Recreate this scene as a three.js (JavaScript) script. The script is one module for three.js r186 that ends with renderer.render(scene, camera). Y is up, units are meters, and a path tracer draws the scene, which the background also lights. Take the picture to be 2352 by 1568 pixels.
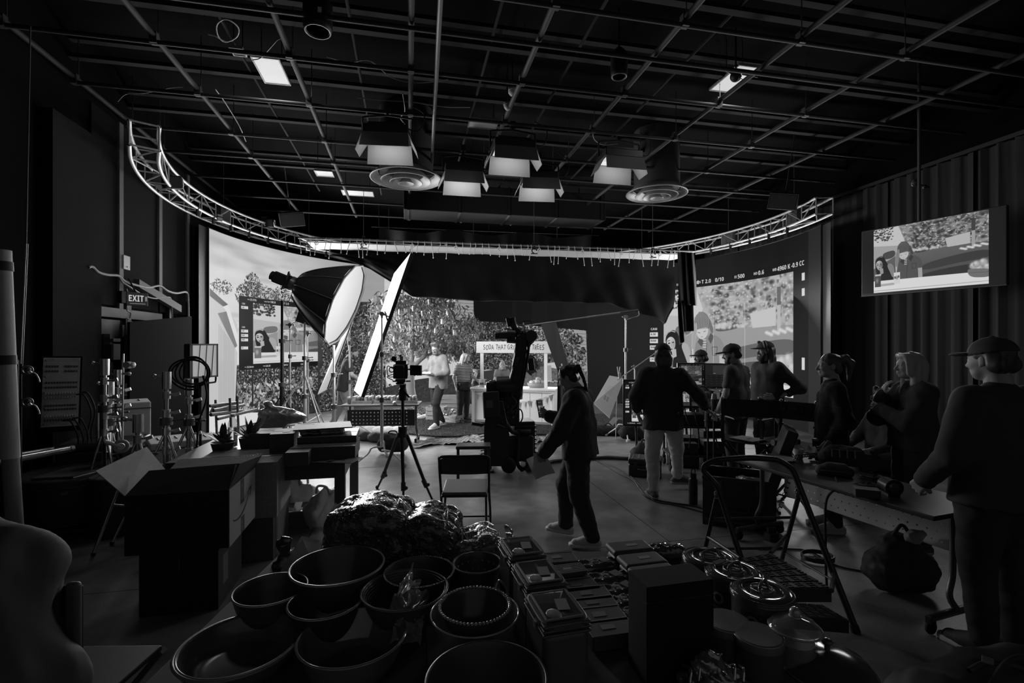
import * as THREE from 'three';
import { mergeGeometries } from 'three/addons/utils/BufferGeometryUtils.js';
import { RoundedBoxGeometry } from 'three/addons/geometries/RoundedBoxGeometry.js';
import { RectAreaLightUniformsLib } from 'three/addons/lights/RectAreaLightUniformsLib.js';

// ---------- camera, exposure, large lights ----------
const EYE = 1.75, FX = 1130, CX = 1176, HY = 792;          // eye height, focal length in pixels of the 2352-wide frame, horizon row
const scene = new THREE.Scene();
scene.background = new THREE.Color(0x000000);
const camera = new THREE.PerspectiveCamera(2 * Math.atan(784 / FX) * 180 / Math.PI, 1.5, 0.05, 80);
camera.position.set(0, EYE, 0);
camera.lookAt(0, EYE, -10);
camera.setViewOffset(2352, 1568, 0, -8, 2352, 1568);        // lens shifted a little: the horizon lies just below the middle
const renderer = new THREE.WebGLRenderer({ antialias: true });
renderer.toneMapping = THREE.LinearToneMapping;
renderer.toneMappingExposure = 1.0;
renderer.shadowMap.enabled = true;
RectAreaLightUniformsLib.init();
const V = (x, y, z) => new THREE.Vector3(x, y, z);
function areaLight(intensity, w, h, from, to) {
  const l = new THREE.RectAreaLight(0xffffff, intensity, w, h);
  l.position.copy(from); l.lookAt(to); scene.add(l); return l;
}
const ROOM = 0.2077;                                         // the room is turned this much against the lens
// the curved LED wall: centre, radius, height; its light stands just in front of its bright areas
const LX = 0, LZ = -9.8, LR = 5.85, LH = 4.0;
const onWall = (deg, h, r = LR) => { const a = deg * Math.PI / 180; return V(LX + r * Math.sin(a), h, LZ - r * Math.cos(a)); };
for (const [deg, h, w, hh, k] of [[-80, 2.6, 2.2, 2.4, .5], [-58, 2.7, 2.2, 2.2, .5], [-33, 2.0, 2.2, 1.8, .4], [-12, 1.8, 2.2, 1.6, .35], [8, 1.3, 2.0, 1.2, .35], [76, 2.9, 2.2, 1.6, .8]])
  areaLight(k * LEDK(), w, hh, onWall(deg, h, LR - .06), onWall(deg, h + (deg > 50 ? .5 : 0), LR - 2));
function LEDK() { return 30; }

// ---------- helpers ----------
let seed = 7;
const rnd = () => { seed = (seed + 0x6d2b79f5) | 0; let t = Math.imul(seed ^ (seed >>> 15), 1 | seed); t = (t + Math.imul(t ^ (t >>> 7), 61 | t)) ^ t; return ((t ^ (t >>> 14)) >>> 0) / 4294967296; };
const rr = (a, b) => a + (b - a) * rnd();
const P = (px, py, d) => V((px - CX) / FX * d, EYE + (HY - py) / FX * d, -d);            // the point at that depth
const Hh = (px, py, h) => P(px, py, (EYE - h) * FX / (py - HY));                          // the point at that height
const Fl = (px, py) => Hh(px, py, 0);
const room = (l, y, s) => V(l * Math.cos(ROOM) - s * Math.sin(ROOM), y, -l * Math.sin(ROOM) - s * Math.cos(ROOM)); // lateral, height, depth in the room
const hash = (x, y, z) => { const s = Math.sin(x * 127.1 + y * 311.7 + z * 74.7) * 43758.5453; return s - Math.floor(s); };
function vnoise(x, y, z) {
  const i = Math.floor(x), j = Math.floor(y), k = Math.floor(z), f = (t) => t * t * (3 - 2 * t), u = f(x - i), v = f(y - j), w = f(z - k), L = (a, b, t) => a + (b - a) * t;
  return L(L(L(hash(i, j, k), hash(i + 1, j, k), u), L(hash(i, j + 1, k), hash(i + 1, j + 1, k), u), v), L(L(hash(i, j, k + 1), hash(i + 1, j, k + 1), u), L(hash(i, j + 1, k + 1), hash(i + 1, j + 1, k + 1), u), v), w) * 2 - 1;
}
let darkest = 0;                                              // no paint or cloth here is darker than this
const mats = new Map();
function M(a, rough = .7, metal = 0, extra = {}) {
  a = Math.max(a, darkest);
  const key = JSON.stringify([a, rough, metal, Object.entries(extra).map(([k, v]) => [k, v?.uuid ?? v])]);
  if (!mats.has(key)) { const { phys, glow, ...e } = extra; const m = new (phys ? THREE.MeshPhysicalMaterial : THREE.MeshStandardMaterial)({ roughness: rough, metalness: metal, side: THREE.DoubleSide, ...e }); m.color.setRGB(a, a, a); if (glow) m.emissive.setRGB(glow, glow, glow); mats.set(key, m); }
  return mats.get(key);
}
const glass = (rough = .05) => M(1, rough, 0, { phys: 1, transmission: 1, thickness: 0, ior: 1.45 });
function fin(g) {
  if (g.index) g = g.toNonIndexed();
  for (const k of Object.keys(g.attributes)) if (!['position', 'normal', 'uv'].includes(k)) g.deleteAttribute(k);
  if (!g.attributes.normal) g.computeVertexNormals();
  if (!g.attributes.uv) g.setAttribute('uv', new THREE.BufferAttribute(new Float32Array(g.attributes.position.count * 2), 2));
  g.morphAttributes = {}; g.clearGroups();
  return g;
}
const merge = (list) => list.length === 1 ? list[0] : mergeGeometries(list);
const put = (g, x = 0, y = 0, z = 0, rx = 0, ry = 0, rz = 0) => { if (rx || ry || rz) g.applyQuaternion(new THREE.Quaternion().setFromEuler(new THREE.Euler(rx, ry, rz, 'YXZ'))); return g.translate(x, y, z); };
const bx = (w, h, d, x, y, z, rx, ry, rz, r = 0) => put(fin(r ? new RoundedBoxGeometry(w, h, d, 2, Math.min(r, w / 2.01, h / 2.01, d / 2.01)) : new THREE.BoxGeometry(w, h, d)), x, y, z, rx, ry, rz);
const cy = (r0, r1, h, x, y, z, rx, ry, rz, seg = 16) => put(fin(new THREE.CylinderGeometry(r1, r0, h, seg)), x, y, z, rx, ry, rz);      // r0 bottom, r1 top, centred
const ball = (r, x, y, z, sx = 1, sy = 1, sz = 1, seg = 14) => put(fin(new THREE.SphereGeometry(r, seg, Math.ceil(seg * .7)).scale(sx, sy, sz)), x, y, z);
const torus = (R, r, x, y, z, rx, ry, rz, seg = 28, arc = 6.2832) => put(fin(new THREE.TorusGeometry(R, r, 6, seg, arc)), x, y, z, rx, ry, rz);
const va = (p) => p.isVector3 ? p : V(...p);
function bar(a, b, r, r2 = r, seg = 8) {
  a = va(a); b = va(b); const d = b.clone().sub(a), g = fin(new THREE.CylinderGeometry(r2, r, d.length(), seg));
  g.applyQuaternion(new THREE.Quaternion().setFromUnitVectors(V(0, 1, 0), d.normalize()));
  return g.translate((a.x + b.x) / 2, (a.y + b.y) / 2, (a.z + b.z) / 2);
}
function beam(a, b, w, h) {                                      // a square bar from a to b
  a = va(a); b = va(b); const d = b.clone().sub(a), g = fin(new THREE.BoxGeometry(w, h, d.length()));
  const m = new THREE.Matrix4().lookAt(a, b, Math.abs(d.y) > .95 * d.length() ? V(0, 0, 1) : V(0, 1, 0)); g.applyMatrix4(m);
  return g.translate((a.x + b.x) / 2, (a.y + b.y) / 2, (a.z + b.z) / 2);
}
function tube(pts, r, seg = 40, closed = false, rad = 6, ten = .5) { return fin(new THREE.TubeGeometry(new THREE.CatmullRomCurve3(pts.map(va), closed, 'catmullrom', ten), seg, r, rad, closed)); }
const lathe = (prof, seg = 40, x = 0, y = 0, z = 0) => fin(new THREE.LatheGeometry(prof.map(([a, b]) => new THREE.Vector2(a, b)), seg)).translate(x, y, z);
function plate(pts, t, bev = 0) { const s = new THREE.Shape(pts.map(([a, b]) => new THREE.Vector2(a, b))); return fin(new THREE.ExtrudeGeometry(s, { depth: t, bevelEnabled: !!bev, bevelThickness: bev, bevelSize: bev, bevelSegments: 2, curveSegments: 8 })); }
function slab(c, t) {                                            // four corners in order; thickness t behind the face
  c = c.map(va); const n = c[1].clone().sub(c[0]).cross(c[3].clone().sub(c[0])).normalize().multiplyScalar(-t), q = [...c, ...c.map((p) => p.clone().add(n))], pos = [], uv = [], U = [[0, 0], [1, 0], [1, 1], [0, 1]];
  const f = (a, b, d, e) => { for (const [i, k] of [[a, 0], [b, 1], [d, 2], [a, 0], [d, 2], [e, 3]]) { pos.push(q[i].x, q[i].y, q[i].z); uv.push(...U[k]); } };
  f(0, 1, 2, 3); f(5, 4, 7, 6); f(0, 4, 5, 1); f(1, 5, 6, 2); f(2, 6, 7, 3); f(3, 7, 4, 0);
  const g = new THREE.BufferGeometry(); g.setAttribute('position', new THREE.Float32BufferAttribute(pos, 3)); g.setAttribute('uv', new THREE.Float32BufferAttribute(uv, 2)); g.computeVertexNormals(); return g;
}
function sheet(nu, nv, fn, t = 0) {                              // a surface fn(u, v) -> Vector3, smooth; t adds a back
  const grid = (off) => { const g = new THREE.PlaneGeometry(1, 1, nu, nv), p = g.attributes.position, uv = g.attributes.uv; for (let i = 0; i < p.count; i++) { const q = fn(uv.getX(i), uv.getY(i)); p.setXYZ(i, q.x, q.y, q.z); } g.computeVertexNormals(); if (off) { const n = g.attributes.normal; for (let i = 0; i < p.count; i++) p.setXYZ(i, p.getX(i) + n.getX(i) * off, p.getY(i) + n.getY(i) * off, p.getZ(i) + n.getZ(i) * off); } return fin(g); };
  return t ? merge([grid(0), grid(-t)]) : grid(0);
}
const names = new Map();
const numbered = (n) => { const k = names.get(n) ?? 0; names.set(n, k + 1); return k ? n + '_' + String(k).padStart(3, '0') : n; };
const shade = (o) => { o.castShadow = o.receiveShadow = true; return o; };
function obj(name, geo, mat, parent, at) {
  const m = shade(new THREE.Mesh(Array.isArray(geo) ? merge(geo) : geo, mat)); m.name = parent ? name : numbered(name);
  if (at) m.position.copy(va(at));
  (parent ?? scene).add(m); return m;
}
function tag(o, label, category, group) { o.userData = { ...o.userData, label, category }; if (group) o.userData.group = group; return o; }
function thing(name, label, category, at = [0, 0, 0], turn = 0, group) { const o = new THREE.Group(); o.name = numbered(name); scene.add(o); o.position.copy(va(at)); o.rotation.y = turn; return tag(o, label, category, group); }
function struct(name, geo, mat, parent) { const o = geo ? obj(name, geo, mat, parent) : new THREE.Group(); if (!geo) { o.name = numbered(name); scene.add(o); } if (!parent) o.userData.kind = 'structure'; return o; }
function dup(root, at, turn, label, group) { const r = root.clone(); r.name = numbered(root.name.replace(/_\d{3}$/, '')); scene.add(r); r.userData = { ...root.userData }; r.position.copy(va(at)); r.rotation.set(0, turn ?? 0, 0); if (label) r.userData.label = label; if (group) r.userData.group = group; return r; }
// canvases and computed textures
function canvas(w, h, paint) { const c = document.createElement('canvas'); c.width = w; c.height = h; paint(c.getContext('2d'), w, h); const t = new THREE.CanvasTexture(c); t.colorSpace = THREE.SRGBColorSpace; t.anisotropy = 8; return t; }
const gy = (v, a = 1) => `rgba(${v | 0},${v | 0},${v | 0},${a})`;
function grain(size, fn, srgb = true) { const d = new Uint8Array(size * size * 4); for (let y = 0; y < size; y++) for (let x = 0; x < size; x++) { const v = Math.max(0, Math.min(255, fn(x / size, y / size) * 255)), i = (y * size + x) * 4; d[i] = d[i + 1] = d[i + 2] = v; d[i + 3] = 255; } const t = new THREE.DataTexture(d, size, size); t.magFilter = t.minFilter = THREE.LinearFilter; t.wrapS = t.wrapT = THREE.RepeatWrapping; if (srgb) t.colorSpace = THREE.SRGBColorSpace; t.needsUpdate = true; return t; }
const rep = (t, x, y = x) => { const c = t.clone(); c.repeat.set(x, y); c.needsUpdate = true; return c; };
const tile = (s, u, v, n) => { const w = (a, b) => vnoise(a * n, b * n, s); const fu = u, fv = v; return (w(u, v) * (1 - fu) + w(u - 1, v) * fu) * (1 - fv) + (w(u, v - 1) * (1 - fu) + w(u - 1, v - 1) * fu) * fv; };

// ---------- smooth bodies: tapered capsules and ellipsoids joined on a grid, then meshed (surface nets) ----------
const C = (a, b, ra, rb = ra, k = .03) => ({ t: 'c', a: va(a), b: va(b), ra, rb, k });
const E = (c, r, k = .03) => ({ t: 'e', c: va(c), r, k });
const SUB = (a, b, ra, rb = ra, k = .01) => ({ t: 's', a: va(a), b: va(b), ra, rb, k });
const CUT = (n, p) => ({ t: 'p', n: va(n).normalize(), p: va(p) });          // takes off what lies on the side n points to
function nets(prims, c, rough = 0, freq = 14, stretch = 1) {
  const lo = V(1e9, 1e9, 1e9), hi = V(-1e9, -1e9, -1e9), bound = (q) => { const r = q.t === 'e' ? Math.max(...q.r) : Math.max(q.ra, q.rb), e = r + q.k + 2.5 * c, l = V(), h = V(); if (q.t === 'e') { l.copy(q.c).subScalar(e); h.copy(q.c).addScalar(e); } else { l.copy(q.a).min(q.b).subScalar(e); h.copy(q.a).max(q.b).addScalar(e); } return [l, h]; };
  for (const q of prims) if (q.t === 'c' || q.t === 'e') { const [l, h] = bound(q); lo.min(l); hi.max(h); }
  const nx = Math.ceil((hi.x - lo.x) / c) + 1, ny = Math.ceil((hi.y - lo.y) / c) + 1, nz = Math.ceil((hi.z - lo.z) / c) + 1, f = new Float32Array(nx * ny * nz).fill(1);
  for (const q of prims) {
    let x0 = 0, x1 = nx - 1, y0 = 0, y1 = ny - 1, z0 = 0, z1 = nz - 1;
    if (q.t !== 'p') { const [l, h] = bound(q), s = (v, o, n) => Math.max(0, Math.min(n - 1, Math.floor((v - o) / c))); x0 = s(l.x, lo.x, nx); x1 = s(h.x, lo.x, nx); y0 = s(l.y, lo.y, ny); y1 = s(h.y, lo.y, ny); z0 = s(l.z, lo.z, nz); z1 = s(h.z, lo.z, nz); }
    const ab = q.b ? q.b.clone().sub(q.a) : null, L = ab ? Math.max(1e-9, ab.lengthSq()) : 1, k = q.k;
    for (let z = z0; z <= z1; z++) for (let y = y0; y <= y1; y++) for (let x = x0; x <= x1; x++) {
      const X = lo.x + x * c, Y = lo.y + y * c, Z = lo.z + z * c, i = (z * ny + y) * nx + x; let d;
      if (q.t === 'p') { f[i] = Math.max(f[i], (X - q.p.x) * q.n.x + (Y - q.p.y) * q.n.y + (Z - q.p.z) * q.n.z); continue; }
      if (q.t === 'e') { const a = (X - q.c.x) / q.r[0], b = (Y - q.c.y) / q.r[1], e = (Z - q.c.z) / q.r[2], k0 = Math.hypot(a, b, e), k1 = Math.hypot(a / q.r[0], b / q.r[1], e / q.r[2]); d = k1 < 1e-6 ? -Math.min(...q.r) : k0 * (k0 - 1) / k1; }
      else { const px = X - q.a.x, py = Y - q.a.y, pz = Z - q.a.z, t = Math.max(0, Math.min(1, (px * ab.x + py * ab.y + pz * ab.z) / L)); d = Math.hypot(px - ab.x * t, py - ab.y * t, pz - ab.z * t) - (q.ra + (q.rb - q.ra) * t); }
      if (q.t === 's') { const a = f[i], b = -d, h = Math.max(k - Math.abs(a - b), 0) / k; f[i] = Math.max(a, b) + h * h * k / 4; }
      else { const a = f[i], h = Math.max(k - Math.abs(a - d), 0) / k; f[i] = Math.min(a, d) - h * h * k / 4; }
    }
  }
  if (rough) for (let z = 0; z < nz; z++) for (let y = 0; y < ny; y++) for (let x = 0; x < nx; x++) { const i = (z * ny + y) * nx + x; if (Math.abs(f[i]) < 3 * c + rough) { const X = (lo.x + x * c) * freq, Y = (lo.y + y * c) * freq * stretch, Z = (lo.z + z * c) * freq; f[i] += rough * (vnoise(X + Y * .6, Y, Z) + .5 * vnoise(X * 2.1, Y * 2.3 + X, Z * 2.1)); } }
  const id = new Int32Array(nx * ny * nz).fill(-1), pos = [], idx = [], sx = 1, sy = nx, sz = nx * ny;
  for (let z = 0; z < nz - 1; z++) for (let y = 0; y < ny - 1; y++) for (let x = 0; x < nx - 1; x++) {
    const i = (z * ny + y) * nx + x; let n = 0, ax = 0, ay = 0, az = 0, neg = 0;
    for (let k = 0; k < 8; k++) if (f[i + (k & 1) * sx + ((k >> 1) & 1) * sy + (k >> 2) * sz] < 0) neg++;
    if (neg === 0 || neg === 8) continue;
    for (let k = 0; k < 8; k++) for (let e = 0; e < 3; e++) { const bit = 1 << e; if (k & bit) continue; const m = k | bit, va_ = f[i + (k & 1) * sx + ((k >> 1) & 1) * sy + (k >> 2) * sz], vb = f[i + (m & 1) * sx + ((m >> 1) & 1) * sy + (m >> 2) * sz]; if ((va_ < 0) === (vb < 0)) continue; const t = va_ / (va_ - vb); n++; ax += (k & 1) + (e === 0 ? t : 0); ay += ((k >> 1) & 1) + (e === 1 ? t : 0); az += (k >> 2) + (e === 2 ? t : 0); }
    id[i] = pos.length / 3; pos.push(lo.x + (x + ax / n) * c, lo.y + (y + ay / n) * c, lo.z + (z + az / n) * c);
  }
  const quad = (a, b, d, e, flip) => { if (a < 0 || b < 0 || d < 0 || e < 0) return; if (flip) idx.push(a, d, b, a, e, d); else idx.push(a, b, d, a, d, e); };
  for (let z = 1; z < nz - 1; z++) for (let y = 1; y < ny - 1; y++) for (let x = 1; x < nx - 1; x++) {
    const i = (z * ny + y) * nx + x, s = f[i] < 0;
    if (s !== f[i + sx] < 0) quad(id[i - sy - sz], id[i - sz], id[i], id[i - sy], !s);
    if (s !== f[i + sy] < 0) quad(id[i - sx - sz], id[i - sx], id[i], id[i - sz], !s);
    if (s !== f[i + sz] < 0) quad(id[i - sx - sy], id[i - sy], id[i], id[i - sx], !s);
  }
  const g = new THREE.BufferGeometry(); g.setAttribute('position', new THREE.Float32BufferAttribute(pos, 3)); g.setIndex(idx); g.computeVertexNormals(); return g;
}
function handPrims(w, d, n, side, curl, spread = 1) {            // wrist, pointing direction, way the palm faces, +1 left hand / -1 right hand
  d = va(d).clone().normalize(); n = va(n).clone().addScaledVector(d, -va(n).dot(d)).normalize();
  const s = d.clone().cross(n).multiplyScalar(side), at = (a, b, e) => w.clone().addScaledVector(d, a).addScaledVector(s, b).addScaledVector(n, e), out = [];
  const len = [.072, .082, .076, .058];
  for (let i = 0; i < 4; i++) {
    const off = (.03 - .02 * i) * spread, k = at(.088 - (i === 3 ? .008 : 0), off, 0); out.push(C(at(.0, off * .7, 0), k, .014, .0125, .012));
    let p = k, ang = curl * .7; for (let j = 0; j < 3; j++) { const l = len[i] * [.45, .32, .23][j], q = p.clone().addScaledVector(d, l * Math.cos(ang)).addScaledVector(n, l * Math.sin(ang)).addScaledVector(s, off * .1); out.push(C(p, q, .0095 - j * .0008, .0088 - j * .0008, .003)); p = q; ang += curl * (.75 + .1 * i * (curl < .8 ? 1 : 0)); }
  }
  const b = at(.025, .026, .004), m = at(.062, .052, .016 + .012 * curl), t = at(.088, .052 - .015 * curl, .026 + .022 * curl);
  out.push(C(b, m, .014, .0115, .012), C(m, t, .0105, .0085, .004)); return out;
}
const HEAD = (o) => { const g = o.jaw ?? 1; return [E([0, .035, -.012], [.074, .09, .095], .02), C([0, -.01, .038], [0, -.052, .042], .06, .047, .04), C([-.028 * g, -.062, .04], [.028 * g, -.062, .04], .03, .03, .03), C([0, -.078, .06], [0, -.08, .066], .02, .018, .02), C([0, .012, .093], [0, -.02, .112], .008, .013, .012), C([-.012, -.024, .1], [.012, -.024, .1], .009, .009, .01), C([-.034, .03, .077], [.034, .03, .077], .012, .012, .012), SUB([-.031, .011, .1], [-.03, .011, .099], .014, .014, .012), SUB([.031, .011, .1], [.03, .011, .099], .014, .014, .012), E([-.031, .011, .08], [.013, .012, .013], .003), E([.031, .011, .08], [.013, .012, .013], .003), C([-.036, -.018, .07], [-.04, -.02, .06], .017, .017, .02), C([.036, -.018, .07], [.04, -.02, .06], .017, .017, .02), C([-.017, -.046, .09], [.017, -.046, .09], .0065, .0065, .006), C([-.014, -.056, .088], [.014, -.056, .088], .007, .007, .006), E([-.077, .002, -.008], [.009, .03, .018], .006), E([.077, .002, -.008], [.009, .03, .018], .006), C([-.078, -.02, 0], [-.076, -.026, .004], .008, .006, .006), C([.078, -.02, 0], [.076, -.026, .004], .008, .006, .006), C([0, -.05, -.02], [0, -.19, -.045], .05, .06, .03)]; };
const SCALP = (f = 0) => [E([0, .045, -.018], [.083, .09, .1], .02), CUT([0, -.5, .8], [0, .03 + f, .055])];
const HAIR = {
  short: () => [...SCALP(), C([-.05, -.02, -.06], [.05, -.02, -.06], .045, .045, .03)],
  tousled: () => [...SCALP(), C([-.03, .12, .05], [.03, .125, .04], .035, .035, .03), C([-.05, -.03, -.06], [.05, -.03, -.06], .05, .05, .03), C([-.06, .09, 0], [.06, .09, 0], .045, .045, .03)],
  nape: () => [...SCALP(), C([-.05, -.04, -.06], [.05, -.04, -.06], .055, .055, .03), C([-.045, -.1, -.065], [.045, -.1, -.065], .048, .04, .03)],
  long: () => [...SCALP(), C([-.065, 0, -.03], [-.085, -.24, -.02], .04, .035), C([.065, 0, -.03], [.085, -.24, -.02], .04, .035), C([0, 0, -.07], [0, -.27, -.08], .07, .05), C([-.05, .12, .05], [-.078, -.02, .03], .022, .02), C([.05, .12, .05], [.078, -.02, .03], .022, .02), C([-.05, -.1, -.06], [-.05, -.28, -.07], .045, .04), C([.05, -.1, -.06], [.05, -.28, -.07], .045, .04)],
  shoulder: () => [...SCALP(.02), C([-.068, .02, -.02], [-.085, -.18, .0], .036, .034), C([.068, .02, -.02], [.085, -.18, .0], .036, .034), C([0, 0, -.07], [0, -.18, -.07], .07, .055), C([-.045, .1, .07], [.045, .1, .07], .022, .022), C([-.06, .09, .05], [-.08, -.06, .045], .02, .02), C([.06, .09, .05], [.08, -.06, .045], .02, .02)],
  ponytail: () => [...SCALP(), C([0, .06, -.1], [0, .085, -.145], .028, .03), C([0, .085, -.145], [0, .03, -.19], .032, .036), C([0, .03, -.19], [0, -.13, -.175], .036, .022), C([-.04, -.03, -.06], [.04, -.03, -.06], .04, .04)],
  braid: () => { const o = [...SCALP(), C([0, .05, -.1], [0, .065, -.13], .026, .024), C([-.04, -.02, -.06], [.04, -.02, -.06], .042, .042)]; for (let i = 0; i < 9; i++) o.push(E([(i % 2 ? .006 : -.006), .062 - i * .03, -.142 + .045 * i / 9 - Math.sin(i / 8 * 3) * .012], [.026 - i * .001, .024, .024 - i * .001], .008)); return o; },
  bun: () => [...SCALP(), C([0, .14, -.03], [0, .17, -.03], .035, .03, .02), C([-.07, .02, .02], [-.08, -.1, .05], .02, .022), C([.07, .02, .02], [.08, -.1, .05], .02, .022)],
};
function person(o) {
  const S = (o.h ?? 1.75) / 1.75, g = o.girth ?? 1, cell = o.cell ?? .016, lift = o.lift ?? 0, root = thing('person', o.label, 'person', [o.x, o.y ?? 0, o.z], o.turn ?? 0, o.group);
  root.scale.setScalar(S);
  const spine = new THREE.Quaternion().setFromEuler(new THREE.Euler(...(o.lean ?? [0, 0, 0]), 'YXZ')), hip = V(0, .95 + lift, o.hipZ ?? 0);
  const up = (x, y, z) => V(x, y - .95, z).applyQuaternion(spine).add(hip), J = o.J ?? {}, sw = o.shoulders ?? .165;
  const j = { hL: hip.clone().add(V(.09, -.02, 0)), hR: hip.clone().add(V(-.09, -.02, 0)), sL: up(sw, 1.4, -.01), sR: up(-sw, 1.4, -.01) };
  const def = { kL: V(.1, .5, .02), aL: V(.105, .09, -.02), kR: V(-.1, .5, .02), aR: V(-.105, .09, -.02), fL: V(.15, 0, 1), fR: V(-.15, 0, 1), eL: j.sL.clone().add(V(.055, -.28, -.03)), eR: j.sR.clone().add(V(-.055, -.28, -.03)) };
  def.wL = (J.eL ? va(J.eL) : def.eL).clone().add(V(.0, -.245, .07)); def.wR = (J.eR ? va(J.eR) : def.eR).clone().add(V(-.0, -.245, .07));
  for (const k in def) j[k] = J[k] ? va(J[k]) : def[k];
  for (const s of ['L', 'R']) { j['d' + s] = J['d' + s] ? va(J['d' + s]) : j['w' + s].clone().sub(j['e' + s]); j['n' + s] = J['n' + s] ? va(J['n' + s]) : V(s === 'L' ? -1 : 1, 0, .3); }
  const nb = up(0, 1.47, -.015), hq = spine.clone().multiply(new THREE.Quaternion().setFromEuler(new THREE.Euler(...(o.head ?? [0, 0, 0]), 'YXZ'))), hc = nb.clone().add(V(0, .15, .035).applyQuaternion(hq)), skin = M(o.skin ?? .3, .6);
  const onHead = (geo) => geo.applyQuaternion(hq).translate(hc.x, hc.y, hc.z), toe = (s) => { const f = j['f' + s].clone().normalize(), a = j['a' + s]; return a.clone().add(f.multiplyScalar(.16)).add(V(0, J['t' + s] ?? -.055, 0)); };
  // the body itself, one surface with its head and hands
  const B = [C([-.07, 0, 0], [.07, 0, 0], .1 * g, .1 * g, .05)].map((q) => { q.a.add(hip); q.b.add(hip); return q; });
  for (const s of [-1, 1]) B.push(C(up(.065 * s, .98, 0), up(.08 * s, 1.3, 0), .088 * g, .086 * g, .06));
  B.push(C(j.sL.clone().lerp(j.sR, .1), j.sR.clone().lerp(j.sL, .1), .048, .048, .06), C(up(0, 1.38, -.01), hc.clone().lerp(nb, .55), .06, .053, .05));
  for (const s of ['L', 'R']) B.push(C(j['h' + s], j['k' + s], .088 * g, .058, .04), C(j['k' + s], j['a' + s], .056, .037, .02), C(j['a' + s], toe(s), .04, .03, .03), C(j['s' + s], j['e' + s], .044, .038, .03), C(j['e' + s], j['w' + s], .04, .027, .02));
  const strip = (g2) => { g2.deleteAttribute('uv'); return g2; };
  const body = [nets(B, cell), onHead(nets(HEAD(o), o.headCell ?? .0065))];
  for (const [s, k] of [['L', 1], ['R', -1]]) body.push(nets([C(j['e' + s].clone().lerp(j['w' + s], .7), j['w' + s], .031, .026, .01), ...handPrims(j['w' + s], j['d' + s], j['n' + s], k, (o.curl ?? {})[s] ?? .5)], o.handCell ?? .0055));
  obj('body', mergeGeometries(body.map(strip)), skin, root);
  const t = o.top ?? {}, tg = g * (t.loose ?? 1), T = [], hem = t.hem ?? .86;
  for (const s of [-1, 1]) T.push(C(up(.075 * s, hem - .06, .0), up(.082 * s, 1.1, .0), .137 * tg, .118 * tg, .06), C(up(.08 * s, 1.1, 0), up(.088 * s, 1.31, 0), .112 * tg, .106 * tg, .06));
  if (t.belly) T.push(E(up(0, 1.08, .09), [.13 * g, .16, .08], .08));
  T.push(C(j.sL.clone().lerp(j.sR, .08), j.sR.clone().lerp(j.sL, .08), .062 + (t.pad ?? 0), .062 + (t.pad ?? 0), .06), C(up(0, 1.36, -.01), up(0, 1.455, -.015), .09, .064, .08));
  T.push(CUT(V(0, -1, 0).applyQuaternion(spine), up(0, hem, 0)));
  for (const s of ['L', 'R']) {
    const sl = t.sleeve ?? 2, e = j['s' + s].clone().lerp(j['e' + s], Math.min(1, sl)); T.push(C(j['s' + s], e, .069 * (t.arm ?? 1), .06 * (t.arm ?? 1), .05));
    if (sl > 1) T.push(C(e, j['e' + s].clone().lerp(j['w' + s], sl - 1.04), .058 * (t.arm ?? 1), .045 * (t.arm ?? 1), .03));
  }
  obj(t.name ?? 'shirt', fin(nets(T, o.clothCell ?? cell * .85, t.fold ?? .007, 13, .7)), t.mat ?? M(t.a ?? .03, .85, 0), root);
  const l = o.legs ?? {}, L = [C([-.072, 0, 0], [.072, 0, 0], .108 * g, .108 * g, .05)].map((q) => { q.a.add(hip); q.b.add(hip); return q; }), lo = l.loose ?? 1;
  L.push(C(up(-.062, .99, 0), up(.062, .99, 0), .1 * g, .1 * g, .05));
  for (const s of ['L', 'R']) L.push(C(j['h' + s], j['k' + s], .104 * g * lo, .076 * lo, .04), C(j['k' + s], j['k' + s].clone().lerp(j['a' + s], l.len ?? .97), .074 * lo, .058 * lo, .03));
  obj('trousers', fin(nets(L, o.clothCell ?? cell * .85, l.fold ?? .006, 12, 1.2)), l.mat ?? M(l.a ?? .02, .85), root);
  for (const s of ['L', 'R']) {
    const f = j['f' + s].clone().normalize(), a = j['a' + s], tp = toe(s), heel = a.clone().addScaledVector(f, -.045).add(V(0, (tp.y - a.y) * .75, 0));
    const sole = fin(nets([C(heel.clone().add(V(0, -.012, 0)), tp.clone().add(V(0, -.014, 0)).addScaledVector(f, .02), .042, .046, .01), CUT([0, 1, 0], [0, Math.max(heel.y, tp.y) - .012, 0]), CUT([0, -1, 0], [0, Math.min(tp.y, heel.y) - .034, 0])], .009));
    obj('shoe', fin(nets([C(heel, tp, .04, .042, .03), C(a.clone().add(V(0, .01, 0)), a.clone().lerp(tp, .6), .046, .04, .03), ...(o.hightop ? [C(a, a.clone().lerp(j['k' + s], .12), .05, .052, .02)] : [])], .009)), M(o.shoes ?? .05, .7), root);
    if (Math.abs(tp.y - heel.y) < .06) obj('sole', sole, M(o.soles ?? .25, .7), root);
  }
  if (o.hair) obj('hair', fin(onHead(nets(HAIR[o.hair](), .0085, .006, 30, .25))), M(o.hairA ?? .03, .45), root);
  if (o.beard) obj('beard', fin(onHead(nets([C([-.05, -.035, .05], [-.03, -.075, .062], .022, .024, .02), C([.05, -.035, .05], [.03, -.075, .062], .022, .024, .02), C([-.02, -.085, .07], [.02, -.085, .07], .026, .026, .03), ...(o.beard > 1 ? [C([0, -.09, .07], [0, -.14, .07], .035, .026, .03)] : []), C([-.02, -.036, .096], [.02, -.036, .096], .008, .008, .008)], .0075, .004, 40))), M(o.hairA ?? .03, .7), root);
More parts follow.
